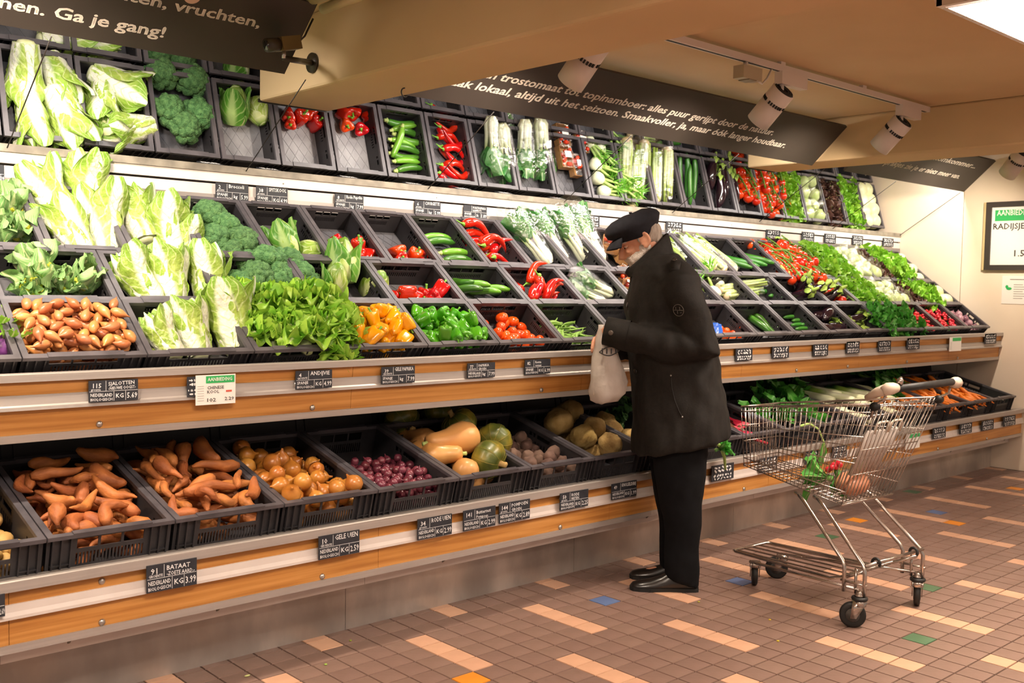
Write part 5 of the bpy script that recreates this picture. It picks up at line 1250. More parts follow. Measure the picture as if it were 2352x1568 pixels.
broc(MD2,575,606,0.08,(-0.2,-0.5,0.8),0.85,'broccoli head at the back left of the second row')
broc(MD2,712,650,0.06,(0.3,-0.7,0.5),0.75,'broccoli head at the right end of the second row heap')
broc(MD2,622,600,0.11,(0.5,-0.2,0.7),0.95,'broccoli head on its side showing the stalk')
broc(MD2,590,632,0.09,(-0.2,-0.6,0.7),0.9,'broccoli head left of the sideways one')
broc(MD2,645,640,0.08,(0.2,-0.7,0.6),0.9,'broccoli head below the sideways one')
broc(MD2,690,628,0.08,(0.3,-0.4,0.8),0.85,'broccoli head next to the tall pointed cabbage')
broc(MD2,545,655,0.07,(-0.2,-0.7,0.6),0.8,'broccoli head just above the endive')
sg = 'pointed cabbages'
def spit(row, px, py, z, ax, s, t, var): put('pointed_cabbage', row.px(px,py,z), ax, rnd.uniform(0,6), s, t, 'cabbage', sg+' '+ROWTXT[row.name], var)
cl(MD3, 8, 'pointed cabbages'); cl(MD2, 6, 'pointed cabbages')
spit(MD3,650,548,0.08,(-0.25,0.2,0.95),0.95,'pointed cabbage with a dark loose outer leaf',0)
spit(MD3,712,578,0.05,(0.5,-0.7,0.2),0.85,'pale trimmed pointed cabbage lying in the back row',2)
spit(MD2,788,598,0.12,(0.05,0.1,1.0),1.1,'pointed cabbage standing up with a cupped outer leaf',0)
spit(MD2,770,640,0.08,(-0.1,-0.5,0.8),0.9,'pointed cabbage showing its pale base above the endive',1)
spit(MD2,862,652,0.065,(0.1,-0.6,0.6),0.95,'round pointed cabbage at the right of the second row',2)
fill(MD2, 7, 'red_pepper', 10, 'red bell peppers', 'pepper', 'red bell pepper', lying=False, ymax=0.03); cl(MD2, 7, 'red peppers')
cl(MD2, 8, 'courgettes'); zg = 'courgettes'
for px, py, z, ax, v in [(1066,668,0.06,(0.55,-0.75,0.1),0),(1085,655,0.07,(0.6,-0.7,0),2),(1110,670,0.05,(0.55,-0.8,0),2),(1130,665,0.06,(0.6,-0.75,0),2),(1160,672,0.045,(0.55,-0.8,0),0),(1045,645,0.05,(0.4,-0.85,0),1)]:
    put('courgette', MD2.px(px,py,z), ax, 0, 1.0, 'courgette pointing to the aisle in the second row', 'courgette', 'courgettes in the second row', v)
cl(MD2, 9, 'pointed red peppers'); fill(MD2, 9, 'pointed_pepper', 13, 'pointed red peppers', 'pepper', 'long pointed red pepper', jit=0.6, yaw=R(20))
put('pointed_pepper', MD2.px(1258,650,0.12), (0.6,0.1,-0.3), 0, 1.0, 'pointed red pepper on top with its green stem sticking up', 'pepper', 'pointed red peppers in the second row of the middle shelf', 1)
cl(MD2, 10, 'bagged pak choi'); pg = 'bagged pak choi'
for row, px, py, z, ax, s, v, t in [(MD2,1360,655,0.08,(-0.85,0.25,0.35),0.9,0,'bagged pak choi lying with its leaves to the left'),(MD2,1345,680,0.05,(-0.8,0.3,0.3),0.85,1,'lower bagged pak choi in the second row'),
        (MD3,1215,545,0.10,(-0.40,0.5,0.8),1.22,0,'bagged pak choi beside the pointed peppers in the back row'),(MD3,1258,545,0.09,(-0.22,0.5,0.8),1.2,1,'second bagged pak choi in the back row'),
        (MD3,1310,540,0.09,(-0.35,0.45,0.85),1.25,1,'bagged pak choi with leaves up, left of the stickered one'),(MD3,1345,538,0.11,(-0.22,0.45,0.85),1.3,2,'bagged pak choi with a white price sticker')]:
    put('bagged_pak_choi', row.px(px,py,z), ax, 0.0, s, t, 'pak choi', pg+' '+ROWTXT[row.name], v)
cl(MD3, 13, 'bagged pak choi'); cl(MD3, 14, 'bagged pak choi with a sticker')
ug = 'tomato punnets'
def pun(row, px, py, z, ax, sp, t): put('tomato_punnet', row.px(px,py,z), ax, sp, 1.0, t, 'tomatoes', ug+' '+ROWTXT[row.name])
cl(MD2, 11, 'tomato punnets'); cl(MD3, 15, 'tomato punnets behind the face of the man'); cl(MD3, 16, 'tomato punnets behind the cap')
pun(MD2,1425,640,0.05,(-0.2,-0.5,0.8),0.2,'wrapped tomato punnet in front of the chest of the man'); pun(MD2,1440,668,0.03,(0,-0.5,0.85),0.9,'wrapped tomato punnet lower in front of the coat')
pun(MD3,1412,580,0.05,(0,-0.5,0.85),0.1,'wrapped tomato punnet by the beard of the man'); pun(MD3,1422,598,0.04,(0.2,-0.6,0.75),1.2,'brown card punnet of tomatoes below the beard'); pun(MD3,1400,570,0.07,(-.2,-0.5,0.8),0.8,'wrapped tomato punnet left of the cap peak')
cl(MD2, 12, 'fennel')
for px, py, t in [(1632,660,'fennel bulb right of the back of the man'),(1612,675,'fennel bulb half hidden by the coat'),(1640,640,'fennel frond bunch over the second row')]:
    put('fennel', MD2.px(px,py,0.06), (-0.3,0.5,0.8), rnd.uniform(0,6), 1.0, t, 'fennel', 'fennel in the second row')
cg2 = 'bagged celery'
def cel(row, px, py, z, ax, t, s=1.0): put('bagged_celery', row.px(px,py,z), ax, rnd.uniform(0,6), s, t, 'celery', cg2+' '+ROWTXT[row.name])
cl(MD2, 13, 'bagged celery'); cl(MD3, 17, 'bagged celery'); cl(MD3, 18, 'bagged celery beside the cucumbers')
for px, py, z in [(1690,662,0.06),(1705,675,0.05),(1720,655,0.08)]: cel(MD2,px,py,z,(0.9,-0.15,0.1),'bagged celery lying sideways in the second row')
for px, py, z in [(1588,575,0.08),(1612,580,0.09),(1636,582,0.09),(1570,590,0.06)]: cel(MD3,px,py,z,(-0.35,0.7,0.6),'bagged celery leaning in the back row right of the man',1.25)
cl(MD2, 14, 'cucumbers'); cl(MD2, 15, 'aubergines')
for px, py, z in [(1768,658,0.04),(1790,680,0.045),(1755,672,0.03),(1785,668,0.03),(1800,688,0.03)]:
    put('cucumber', MD2.px(px,py,z), (0.97,-0.03,0.0), 0, 0.8, 'cucumber beside the bagged celery in the second row', 'cucumber', 'cucumbers in the second row')
for px, py, z, ax in [(1825,655,0.05,(-0.5,0.3,0.7)),(1845,662,0.06,(-0.4,-0.5,0.6)),(1860,675,0.06,(0.3,-0.7,0.5)),(1880,672,0.06,(0.5,-0.5,0.5)),(1838,680,0.05,(-0.2,-0.8,0.3)),(1895,680,0.05,(0.6,-0.5,0.4)),(1862,655,0.05,(0.6,0.2,0.4))]:
    put('aubergine', MD2.px(px,py,z+.015), ax, 0, 1.15, 'aubergine with a pale calyx in the second row', 'aubergine', 'aubergines in the second row')
def tomt(row, cols, n, seed=1):
    for c in cols:
        pile(row, c, 'tomato_truss', n, 'truss of red tomatoes '+('beside the aubergines ' if c in (16,21) else 'beside the lettuces ')+ROWTXT[row.name], 'tomatoes', 'tomato trusses '+ROWTXT[row.name], seed=seed+c, yaw=R(80), jit=0.4, xpad=0.012)
for i, (px, py, z) in enumerate([(1858,640,0.06),(1890,648,0.06),(1905,660,0.06),(1925,655,0.06),(1935,670,0.06),(1950,685,0.05),(1930,690,0.05),(1910,680,0.05),(1960,692,0.04)]):
    put('tomato_truss', MD2.px(px,py,z), (rnd.uniform(-.4,.4),-0.4,0.8), rnd.uniform(-.8,.8), 1.38, 'truss of red tomatoes beside the aubergines in the second row', 'tomatoes', 'tomato trusses in the second row', i)
cl(MD2, 16, 'tomatoes on the vine')
def heap(row, kname, pts, z, t, cat, sc=1.0, ax=(0,-0.45,0.85), fb=None):
    for px, py in pts:
        put(kname, row.px(px+rnd.uniform(-5,5),py+rnd.uniform(-4,4),z+rnd.uniform(-.01,.02)), (ax[0]+rnd.uniform(-.3,.3),ax[1],ax[2]), rnd.uniform(0,6), sc*rnd.uniform(0.9,1.1), t+' '+ROWTXT[row.name], cat, t.split(',')[0]+'s '+ROWTXT[row.name])
for row, ny in ((MD3,4),(MD2,3)):
    o_ = 0.0 if row is MD3 else 0.05
    spread(row,'lettuce',6.62+o_,7.02,3,ny,0.085,'light green lettuce head','lettuce',1.12)
    spread(row,'bagged_iceberg',7.02,7.40,3,ny,0.09,'bagged iceberg lettuce','lettuce',1.0)
    spread(row,'red_lettuce',7.40,7.60,2,ny,0.08,'dark red lettuce head','lettuce',1.05)
    spread(row,'frilly_lettuce',7.60,7.92,2,ny,0.09,'frilly green lettuce head','lettuce',1.25)
    spread(row,'white_cabbage',7.96,8.20,2,ny-1,0.075,'pale white cabbage','cabbage',0.85)
for c, t in ((17,'lettuces'),(18,'bagged iceberg'),(19,'red and frilly lettuces'),(20,'white cabbages')): cl(MD2, c, t)

# ---------------- middle shelf, back row
cl(MD3, 9, 'red peppers'); cl(MD3, 10, 'orange-red peppers')
for px, py, z, k, t in [(768,562,0.04,'red_pepper','red pepper alone behind the pointed cabbage'),(820,566,0.05,'red_pepper','red pepper at the back of its crate'),(848,573,0.045,'red_pepper','red pepper by the right wall of its crate'),(842,588,0.05,'red_pepper','orange-red pepper behind the standing cabbage'),(866,590,0.05,'red_pepper','red pepper at the front right'),(824,592,0.04,'red_pepper','red pepper half hidden by the standing cabbage'),
        (912,580,0.05,'orange_pepper','orange-red pepper at the left of its crate'),(918,595,0.04,'red_pepper','red pepper below the orange one'),(950,588,0.05,'orange_pepper','large orange-red pepper in the middle'),(975,592,0.045,'red_pepper','red pepper right of the large one'),(992,596,0.04,'red_pepper','red pepper against the courgettes')]:
    put(k, MD3.px(px,py,z), (rnd.uniform(-.8,.8),-0.4,rnd.uniform(-.2,.9)), rnd.uniform(0,6), 1.0, t, 'pepper', 'bell peppers in the back row')
cl(MD3, 11, 'courgettes')
for px, py, z, t, b in [(1002,547,0.04,'dark courgette at the back of its crate',0.05),(1010,558,0.05,'light courgette below the darkest one',0.1),(1045,582,0.055,'courgette across the middle of its crate',0.03),(1050,600,0.05,'light courgette at the crate front',0.05)]:
    put('courgette', MD3.px(px,py,z), (0.95,-0.12+b,0.02), 0, 1.0, t, 'courgette', 'courgettes in the back row')
cl(MD3, 12, 'pointed red peppers')
pile(MD3, 12, 'pointed_pepper', 15, 'shiny pointed red pepper in the back row', 'pepper', 'pointed red peppers in the back row', yaw=R(5), jit=0.3, xpad=0.02, layers=4)
for c, t in ((19,'cucumbers'),(20,'aubergines')): cl(MD3, c, t)
for px, py, z in [(1675,600,0.05),(1690,597,0.06),(1710,595,0.07),(1725,590,0.06)]:
    put('cucumber', MD3.px(px,py,z), (-0.35,0.85,0.25), 0, 1.1, 'long cucumber in the back row right of the celery', 'cucumber', 'cucumbers in the back row')
for px, py, z, ax in [(1760,565,0.06,(0.5,-0.6,0.3)),(1750,585,0.06,(-0.3,0.7,0.5)),(1785,598,0.06,(0.3,0.75,0.4)),(1800,590,0.07,(0.35,0.7,0.5)),(1770,605,0.05,(0.2,0.8,0.4))]:
    put('aubergine', MD3.px(px,py,z), ax, 0, 1.05, 'dark aubergine with a pale green calyx in the back row', 'aubergine', 'aubergines in the back row')
spread(MD3,'tomato_truss',6.07,6.62,4,5,0.085,'truss of red tomatoes','tomatoes',1.4,(0,-0.4,0.8)); cl(MD3, 21, 'tomatoes beside the aubergines'); cl(MD3, 22, 'tomatoes beside the lettuces')
for c, t in ((23,'lettuces'),(24,'bagged iceberg'),(25,'red lettuce'),(26,'frilly lettuce'),(27,'white cabbages')): cl(MD3, c, t)

# ---------------- steep upper shelf
cl(UP1, 4, 'dark leaves, at the left edge'); cl(UP1, 5, 'Chinese cabbages, left'); cl(UP1, 6, 'Chinese cabbages beside the broccoli'); cl(UP1, 7, 'broccoli'); cl(UP1, 8, 'pointed cabbages')
def unap(px, py, ax, s, t, var=None): put('napa_cabbage', UP1.px(px,py,0.085), ax, rnd.uniform(0,6), s, t, 'cabbage', 'Chinese cabbages on the steep upper shelf', var)
unap(58,175,(0.05,0.25,-0.9),0.98,'Chinese cabbage upside down at the upper left')
unap(143,190,(0.25,-0.35,-0.75),0.95,'Chinese cabbage with green leaves toward the aisle, upper shelf')
unap(76,283,(0.1,-0.2,-0.9),0.88,'Chinese cabbage low at the left of the upper shelf')
unap(155,272,(0.35,-0.1,-0.85),1.05,'pale Chinese cabbage slanting in front of the upper crate')
unap(275,198,(0.75,-0.25,-0.35),1.0,'Chinese cabbage lying across the upper shelf')
unap(236,245,(-0.1,-0.3,-0.8),0.85,'small Chinese cabbage between two on the upper shelf')
unap(288,298,(-0.9,-0.1,-0.2),0.98,'Chinese cabbage with its white root end to the right')
for px, py, t in [(368,168,'upper left broccoli head on the upper shelf'),(442,185,'upper right broccoli head on the upper shelf'),(390,252,'lower left broccoli head on the upper shelf'),(455,262,'lower right broccoli head on the upper shelf'),(425,290,'lowest broccoli head on the upper shelf')]:
    put('broccoli', UP1.px(px,py,0.08), (rnd.uniform(-.3,.3),-0.9,0.1), rnd.uniform(0,6), 0.98, t, 'broccoli', 'broccoli heads on the steep upper shelf')
put('pointed_cabbage', UP1.px(540,240,0.075), (-0.1,-0.35,0.9), 2, 1.0, 'pointed cabbage with dark leaves on the upper shelf', 'cabbage', 'pointed cabbages on the upper shelf', 0)
put('pointed_cabbage', UP1.px(592,258,0.065), (0.2,-0.3,-0.8), 2, 0.9, 'pale pointed cabbage partly behind the beam', 'cabbage', 'pointed cabbages on the upper shelf', 2)
cl(UP1, 9, 'red peppers under the beam'); cl(UP1, 10, 'red peppers beside the courgettes')
for px, py, k, s, t in [(662,262,'red_pepper',0.95,'red pepper touching the beam shadow'),(690,270,'red_pepper',1.1,'large red pepper under the beam end'),(725,285,'red_pepper',1.05,'dark red pepper under the beam'),(668,285,'red_pepper',0.85,'red pepper with a green stem, upper shelf'),(708,262,'red_pepper',1,'red pepper hidden by the beam'),
        (790,262,'red_pepper',1,'red pepper high in its upper crate'),(815,258,'red_pepper',1.1,'big red pepper high in its upper crate'),(848,260,'red_pepper',1,'red pepper by the divider, upper shelf'),(793,287,'orange_pepper',1.0,'orange pepper low in its upper crate'),(832,295,'red_pepper',1.08,'round red pepper low in its upper crate'),(850,275,'red_pepper',0.9,'red pepper behind the round one')]:
    put(k, UP1.px(px,py,0.045), (rnd.uniform(-.6,.6),-0.7,rnd.uniform(-.6,.4)), rnd.uniform(0,6), s, t, 'pepper', 'bell peppers on the upper shelf')
cl(UP1, 11, 'courgettes'); 
for i, (px, py, b, z) in enumerate([(922,264,0.0,0.05),(920,279,0.05,0.05),(928,294,0.25,0.06),(935,307,-0.1,0.04),(938,318,-0.12,0.05),(925,330,-0.15,0.05),(935,345,-0.1,0.05),(930,356,0,0.04),(935,372,0.05,0.05),(940,390,0.15,0.05)]):
    put('courgette', UP1.px(px,py,z), (0.95,0,b), 0, 0.95, 'courgette lying across the steep upper crate', 'courgette', 'courgettes on the upper shelf', i)
put('courgette', UP1.px(912,325,0.075), (-0.35,0.0,-0.9), 0, 1.0, 'light courgette lying upright over the others', 'courgette', 'courgettes on the upper shelf', 2)
cl(UP1, 12, 'pointed red peppers')
for i, (px, py, b) in enumerate([(1025,290,-0.25),(1035,302,-0.2),(1035,320,0.0),(1040,322,0.1),(1040,342,-0.05),(1048,350,-0.1),(1045,365,0.0),(1040,378,0.1),(1050,385,-0.05),(1055,395,-0.12),(1035,400,0.0)]):
    put('pointed_pepper', UP1.px(px,py,0.045+0.02*(i%2)), (0.95 if i%3 else -0.95,0,b), 0, 0.92, 'pointed red pepper lying across the steep upper crate', 'pepper', 'pointed red peppers on the upper shelf', i)
for px, py, b, s, v, t in [(1128,340,0.12,1.05,0,'bagged pak choi upside down, first on the upper shelf'),(1160,355,0.22,1.05,1,'bagged pak choi upside down, second on the upper shelf'),(1205,345,0.1,1.05,0,'bagged pak choi upside down, third on the upper shelf'),(1245,345,0.18,1.12,2,'bagged pak choi with a sticker on the upper shelf')]:
    put('bagged_pak_choi', UP1.px(px,py,0.08), (b*1.4,0.15,-0.95), px, s*1.12, t, 'pak choi', 'bagged pak choi on the upper shelf', v)
cl(UP1, 13, 'bagged pak choi'); cl(UP1, 14, 'bagged pak choi with a sticker'); cl(UP1, 15, 'tomato punnets'); cl(UP1, 16, 'fennel'); cl(UP1, 17, 'bagged celery'); cl(UP1, 18, 'bagged celery beside the cucumbers'); cl(UP1, 19, 'cucumbers'); cl(UP1, 20, 'aubergines'); cl(UP1, 21, 'tomatoes beside the aubergines'); cl(UP1, 22, 'tomatoes beside the lettuces')
for px, py, sp, t in [(1283,315,1.57,'upper left tomato punnet on the upper shelf'),(1325,330,1.5,'upper right tomato punnet on the upper shelf'),(1290,365,1.6,'lower left tomato punnet on the upper shelf'),(1318,385,1.57,'lower right tomato punnet on the upper shelf')]:
    pun(UP1,px,py,0.05,(0,-0.9,0.25),sp,t)
for i, (px, py, ax) in enumerate([(1360,335,(0.5,-0.3,-0.6)),(1385,355,(0.3,-0.4,-0.7)),(1380,385,(0.7,-0.4,-0.4)),(1385,415,(0.8,-0.3,-0.3)),(1400,440,(0.7,-0.3,0.1)),(1420,400,(0.5,-0.5,-0.6)),(1435,430,(0.6,-0.5,-0.4)),(1400,310,(0.2,-0.3,-0.8))]):
    put('fennel', UP1.px(px,py,0.07), ax, rnd.uniform(0,6), 1.05, 'fennel with green fronds on the upper shelf', 'fennel', 'fennel on the upper shelf', i)
for i, (px, py) in enumerate([(1438,385),(1465,395),(1478,390),(1505,400),(1530,405),(1450,410)]):
    cel(UP1, px, py, 0.08, (0.06,0.05,0.95 if i%2 else -0.95), 'bagged celery upright on the upper shelf', 1.25)
for px, py in [(1562,400),(1577,402),(1594,408),(1610,408),(1585,425)]:
    put('cucumber', UP1.px(px,py,0.05), (0.05,0,-0.98), 0, 1.0, 'cucumber standing in its steep upper crate', 'cucumber', 'cucumbers on the upper shelf')
for i, (px, py, b) in enumerate([(1638,400,0.2),(1655,415,0.15),(1672,425,0.05),(1680,435,0.0),(1690,440,-0.1),(1650,440,0.1),(1670,395,0.2)]):
    put('aubergine', UP1.px(px,py,0.075), (b,0.05,0.95), 0, 1.12, 'black aubergine hanging in its steep upper crate', 'aubergine', 'aubergines on the upper shelf', i)
for i, (px, py) in enumerate([(1705,392),(1712,412),(1700,432),(1718,440),(1708,400),(1752,395),(1765,410),(1778,400),(1760,430),(1785,430),(1748,445),(1770,452),(1785,462),(1755,470),(1775,475),(1742,415)]):
    put('tomato_truss', UP1.px(px,py,0.065+0.02*(i%2)), (rnd.uniform(-.3,.3),-0.8,0.5), rnd.uniform(-.6,.6), 1.38, 'truss of red tomatoes '+('beside the aubergines' if px < 1730 else 'beside the lettuces')+' on the upper shelf', 'tomatoes', 'tomato trusses on the upper shelf', i)
for kn, x0, x1, t, ct in (('lettuce',6.78,7.05,'light green lettuce head','lettuce'),('bagged_iceberg',7.09,7.36,'bagged iceberg lettuce','lettuce'),('red_lettuce',7.40,7.66,'dark red lettuce head','lettuce'),('frilly_lettuce',7.68,7.98,'frilly green lettuce head','lettuce'),('white_cabbage',8.02,8.26,'pale white cabbage','cabbage')):
    spread(UP1,kn,x0,x1,2,4,0.075,t,ct,1.05,(0,-0.9,0.2),-0.9,0.95,0.6)
for c, t in ((23,'lettuces'),(24,'bagged iceberg'),(25,'red lettuce'),(26,'frilly lettuce'),(27,'white cabbages')): cl(UP1, c, t)
# crates above, mostly behind the banners
for px, py, k, ax, t in [(160,98,'napa_cabbage',(1,0,0.1),'Chinese cabbage just below the left banner'),(210,108,'napa_cabbage',(1,0,0),'Chinese cabbage right of the rod below the banner'),(360,120,'broccoli',(0,-0.9,0.3),'broccoli head just below the banner'),(420,130,'broccoli',(0,-0.9,0.3),'second broccoli head just below the banner'),(545,158,'pointed_cabbage',(0,-0.4,0.9),'pointed cabbage just below the banner'),
        (1015,245,'pointed_pepper',(1,0,0),'pointed pepper under the long banner'),(1160,262,'bagged_pak_choi',(0,0,-1),'bagged pak choi under the long banner'),(1400,302,'fennel',(0.5,0,-0.5),'fennel under the long banner'),(1475,315,'bagged_celery',(1,0,0),'bagged celery under the long banner'),(1535,330,'cucumber',(1,0,0.1),'cucumber under the long banner'),(1640,345,'aubergine',(0.6,0,0.5),'aubergine under the long banner'),(1700,355,'tomato_truss',(0,-0.5,1),'tomato truss under the long banner'),(1720,358,'tomato_truss',(0,-0.5,1),'second tomato truss under the long banner')]:
    put(k, UP2.px(px,py,0.05), ax, 0, 0.9, t, k.split('_')[-1], 'produce in the crates above the steep upper row')

# ---------------- the crates themselves
for row in (LOW, MD1, MD2, MD3, UP1, UP2):
    for c in range(row.n):
        x = row.x0+c*row.p
        if x+row.w > 8.342 or x < -0.35: continue
        what = CONT.get((row.name, c))
        if row is UP2: lab = 'black crate above the upper crate of '+CONT.get(('up1',c),'nothing, number %d'%c)
        elif what: lab = 'black crate holding '+what+' '+ROWTXT[row.name]
        else: lab = 'empty black crate at the far left '+ROWTXT[row.name]
        crate(row, c, lab)
# ================================================================ price tags, signs, pipes, security camera
M_SLATE = mat('chalkboard_slate', '#23252c', '#2c2f37', rough=0.6, scale=20)
M_CHALK = mat('white_chalk', '#e6e6e6', rough=0.8)
M_CARD = mat('white_card', '#f0ece6', rough=0.55)
M_GREENP = mat('green_print', '#2fae5c', rough=0.5)
M_INK = mat('black_ink', '#2a2725', rough=0.6)
M_REDP = mat('red_print', '#c8503c', rough=0.6)
TXT = {}
def tmesh(t, m, w=None, h=None, bold=0.0):
    key = (t, m.name, w, h)
    if key not in TXT: TXT[key] = text_mesh(t, m, width=w, height=h, bold=bold, res=1)
    return TXT[key]
def chalk_tag(P, w, h, lines, label, tilt=0.0, turn=0.0):
    """slate price tag; lines = (number, dept, name1, name2, origin, unit, price)"""
    o = empty('price_tag', P, (R(90)-tilt, 0, turn)); tag(o, label, 'price tag', 'chalk price tags')
    MB().box((0,h/2,-0.002),(w,h,0.004)).obj('board', M_SLATE, o)
    ln = MB(); z = 0.0006; t = 0.0012
    for a in [(-w/2+0.002,w/2-0.002,h*0.49),]: ln.box(((a[0]+a[1])/2,a[2],z),(a[1]-a[0],t,0.0005))
    ln.box((-w*0.16,h*0.74,z),(t,h*0.46,0.0005)); ln.box((0.0,h*0.25,z),(t,h*0.44,0.0005)); ln.box((w*0.24,h*0.25,z),(t,h*0.44,0.0005))
    ln.obj('chalk_lines', M_CHALK, o)
    num, dept, n1, n2, org, unit, price = lines
    def wr(t, x, y, hh, mw):
        if not t: return
        me = tmesh(t, M_CHALK, None, hh, 0.012); co = max(v.co.x for v in me.vertices); s = min(1.0, mw/co)
        link('lettering', me, o, (x, y, 0.0012), (0,0,rnd.uniform(-.03,.03)), (s,1,1))
    wr(num, -w*0.42, h*0.66, h*0.30, w*0.22); wr(dept, -w*0.46, h*0.54, h*0.14, w*0.27)
    wr(n1, -w*0.11, h*0.74, h*0.24 if n2 else h*0.30, w*0.56); wr(n2, -w*0.11, h*0.54, h*0.20, w*0.56)
    wr(org, -w*0.47, h*0.26, h*0.22, w*0.44); wr('BIOLOGISCH' if org else '', -w*0.47, h*0.06, h*0.18, w*0.44)
    wr(unit, w*0.04, h*0.16, h*0.28, w*0.18); wr(price, w*0.27, h*0.12, h*0.36, w*0.21)
    return o
SCR = None
def scribble_tag(P, w, h, label, tilt=0.0, turn=0.0):
    """far tag whose chalk writing cannot be read: strokes only"""
    global SCR
    o = empty('price_tag', P, (R(90)-tilt, 0, turn)); tag(o, label, 'price tag', 'chalk price tags')
    MB().box((0,h/2,-0.002),(w,h,0.004)).obj('board', M_SLATE, o)
    b = MB(); q = random.Random(int(P[0]*1000))
    for r_, (y, n) in enumerate(((0.82,5),(0.62,5),(0.33,7),(0.14,6))):
        for k in range(n):
            x = -w*0.42+w*0.84*(k+0.5)/n; b.box((x+q.uniform(-.003,.003), h*y, 0.0006),(w*0.5/n*q.uniform(.6,1.4),h*q.uniform(.05,.13),0.0006), Matrix.Rotation(q.uniform(-.8,.8),3,'Z'))
    b.obj('chalk_strokes', M_CHALK, o); return o
def tagspot(px0, px1, pyt, pyb, plane_y):
    a = at((px0+px1)/2, pyb, 'y', plane_y); b = at(px0, pyb, 'y', plane_y); c = at(px1, pyb, 'y', plane_y); t = at((px0+px1)/2, pyt, 'y', plane_y)
    return (a[0], plane_y, a[2]), c[0]-b[0], t[2]-a[2]
NL = 'NEDERLAND'; SP = 'SPANJE'
def rd(px0, px1, pyt, pyb, y, lines, label, tilt=0.0):
    P, w, h = tagspot(px0, px1, pyt, pyb, y); chalk_tag(P, w, h/math.cos(tilt), lines, label, tilt)
rd(205,318,872,921,3.318,('115','groente','SJALOTTEN','-NIEUWE OOGST-',NL,'KG','5.69'),'chalk price tag for shallots reading 115 and 5.69')
rd(680,763,850,892,3.318,('4','GROENTE','ANDIJVIE','',SP,'KG','4.99'),'chalk price tag reading ANDIJVIE below the endive')
rd(877,953,841,880,3.318,('39','GROENTE','GELE PAPRIKA','',SP,'kg','7.99'),'chalk price tag for yellow peppers reading 39')
rd(1074,1137,833,867,3.318,('77','GROENTE','PAPRIKA','GROEN',NL,'kg','7.99'),'chalk price tag for green peppers reading 77')
rd(1206,1264,825,859,3.318,('82','','Roma','tomaat',SP,'KG','6.99'),'chalk price tag for roma tomatoes reading 82')
rd(496,571,422,461,4.202,('2','groente','Broccoli','',SP,'kg','5.99'),'chalk price tag reading Broccoli on the upper white strip')
rd(589,661,430,469,4.202,('38','groente','SPITSKOOL','',SP,'KG','4.99'),'chalk price tag reading SPITSKOOL on the upper white strip')
rd(770,835,447,482,4.202,('8','GROENTE','Rode Paprika','',SP,'kg','7.99'),'chalk price tag for red peppers on the upper white strip')
rd(953,1012,462,496,4.202,('6','groente','COURGETTE','',SP,'kg','5.99'),'chalk price tag reading COURGETTE on the upper white strip')
rd(1065,1118,472,502,4.202,('','','PUNTPAPRIKA',"RAMIRO'S",SP,'St','1.89'),'chalk price tag for pointed peppers on the upper white strip')
rd(1217,1265,483,515,4.202,('12','','Paksoi','',SP,'St','2.99'),'chalk price tag reading Paksoi behind the bagged greens')
rd(-22,10,378,420,4.202,('','','','',SP,'KG','3.99'),'chalk price tag cut by the left edge, upper strip')
LT = 0.0
rd(338,453,1290,1352,3.119,('91','GROENTE','BATAAT','-ZOETE AARD.-',NL,'KG','3.99'),'chalk price tag reading BATAAT below the sweet potatoes',LT)
rd(733,826,1224,1277,3.119,('10','GROENTE','GELE UIEN','',NL,'KG','2.59'),'chalk price tag reading GELE UIEN below the onions',LT)
rd(960,1038,1186,1233,3.119,('34','groente','RODE UIEN','',NL,'KG','2.99'),'chalk price tag reading RODE UIEN below the red onions',LT)
rd(1065,1138,1167,1213,3.119,('141','','Butternut','Pompoen',NL,'KG','2.99'),'chalk price tag reading Butternut Pompoen',LT)
rd(1147,1217,1151,1196,3.119,('144','groente','POMPOEN','GROEN',NL,'KG','2.89'),'chalk price tag reading POMPOEN GROEN',LT)
rd(1287,1351,1128,1167,3.119,('50','groente','RODE','BIETEN',NL,'KG','2.25'),'chalk price tag reading RODE BIETEN below the beetroots',LT)
rd(1405,1462,1107,1143,3.119,('49','','KNOLSELDERIJ','',NL,'KG','1.99'),'chalk price tag below the celeriac, beside the man',LT)
rd(-45,12,1368,1420,3.119,('','','','',NL,'KG','2.69'),'chalk price tag cut by the left edge, lowest shelf',LT)
far = [(1690,1728,800,828,3.318,'below the orange tomatoes right of the man'),(1774,1812,795,822,3.318,'below the dark courgettes'),(1868,1902,790,817,3.318,'below the short cucumbers'),(1944,1974,784,811,3.318,'below the aubergines'),(2017,2046,782,807,3.318,'below the spinach'),(2083,2112,776,802,3.318,'below the radishes'),(2262,2288,766,789,3.318,'below the red onions by the end wall'),
  (1345,1377,494,521,4.202,'left of the cap of the man'),(1530,1568,509,535,4.202,'just right of the cap'),(1760,1792,528,550,4.202,'above the aubergines, upper strip'),(1842,1870,533,556,4.202,'above the tomatoes, upper strip'),(1894,1920,537,558,4.202,'above the first lettuces, upper strip'),(1958,1982,541,562,4.202,'above the bagged lettuces, upper strip'),(2028,2052,547,566,4.202,'last on the upper strip'),
  (1635,1685,1066,1102,3.119,'under the drooping green leaf'),(1745,1785,1050,1082,3.119,'behind the front of the cart'),(1850,1885,1036,1064,3.119,'behind the middle of the cart'),(1912,1945,1024,1050,3.119,'behind the cart, under the leeks'),(2143,2172,981,1006,3.119,'below the bunched carrots'),(2205,2232,972,995,3.119,'below the first bright carrots'),(2255,2282,965,987,3.119,'below the second bright carrots'),(2305,2332,955,977,3.119,'below the cucumbers by the end wall')]
for a, b, c, d, y, t in far:
    P, w, h = tagspot(a,b,c,d,y); scribble_tag(P, w, h, 'small chalk price tag '+t, LT if y < 3.2 else 0)
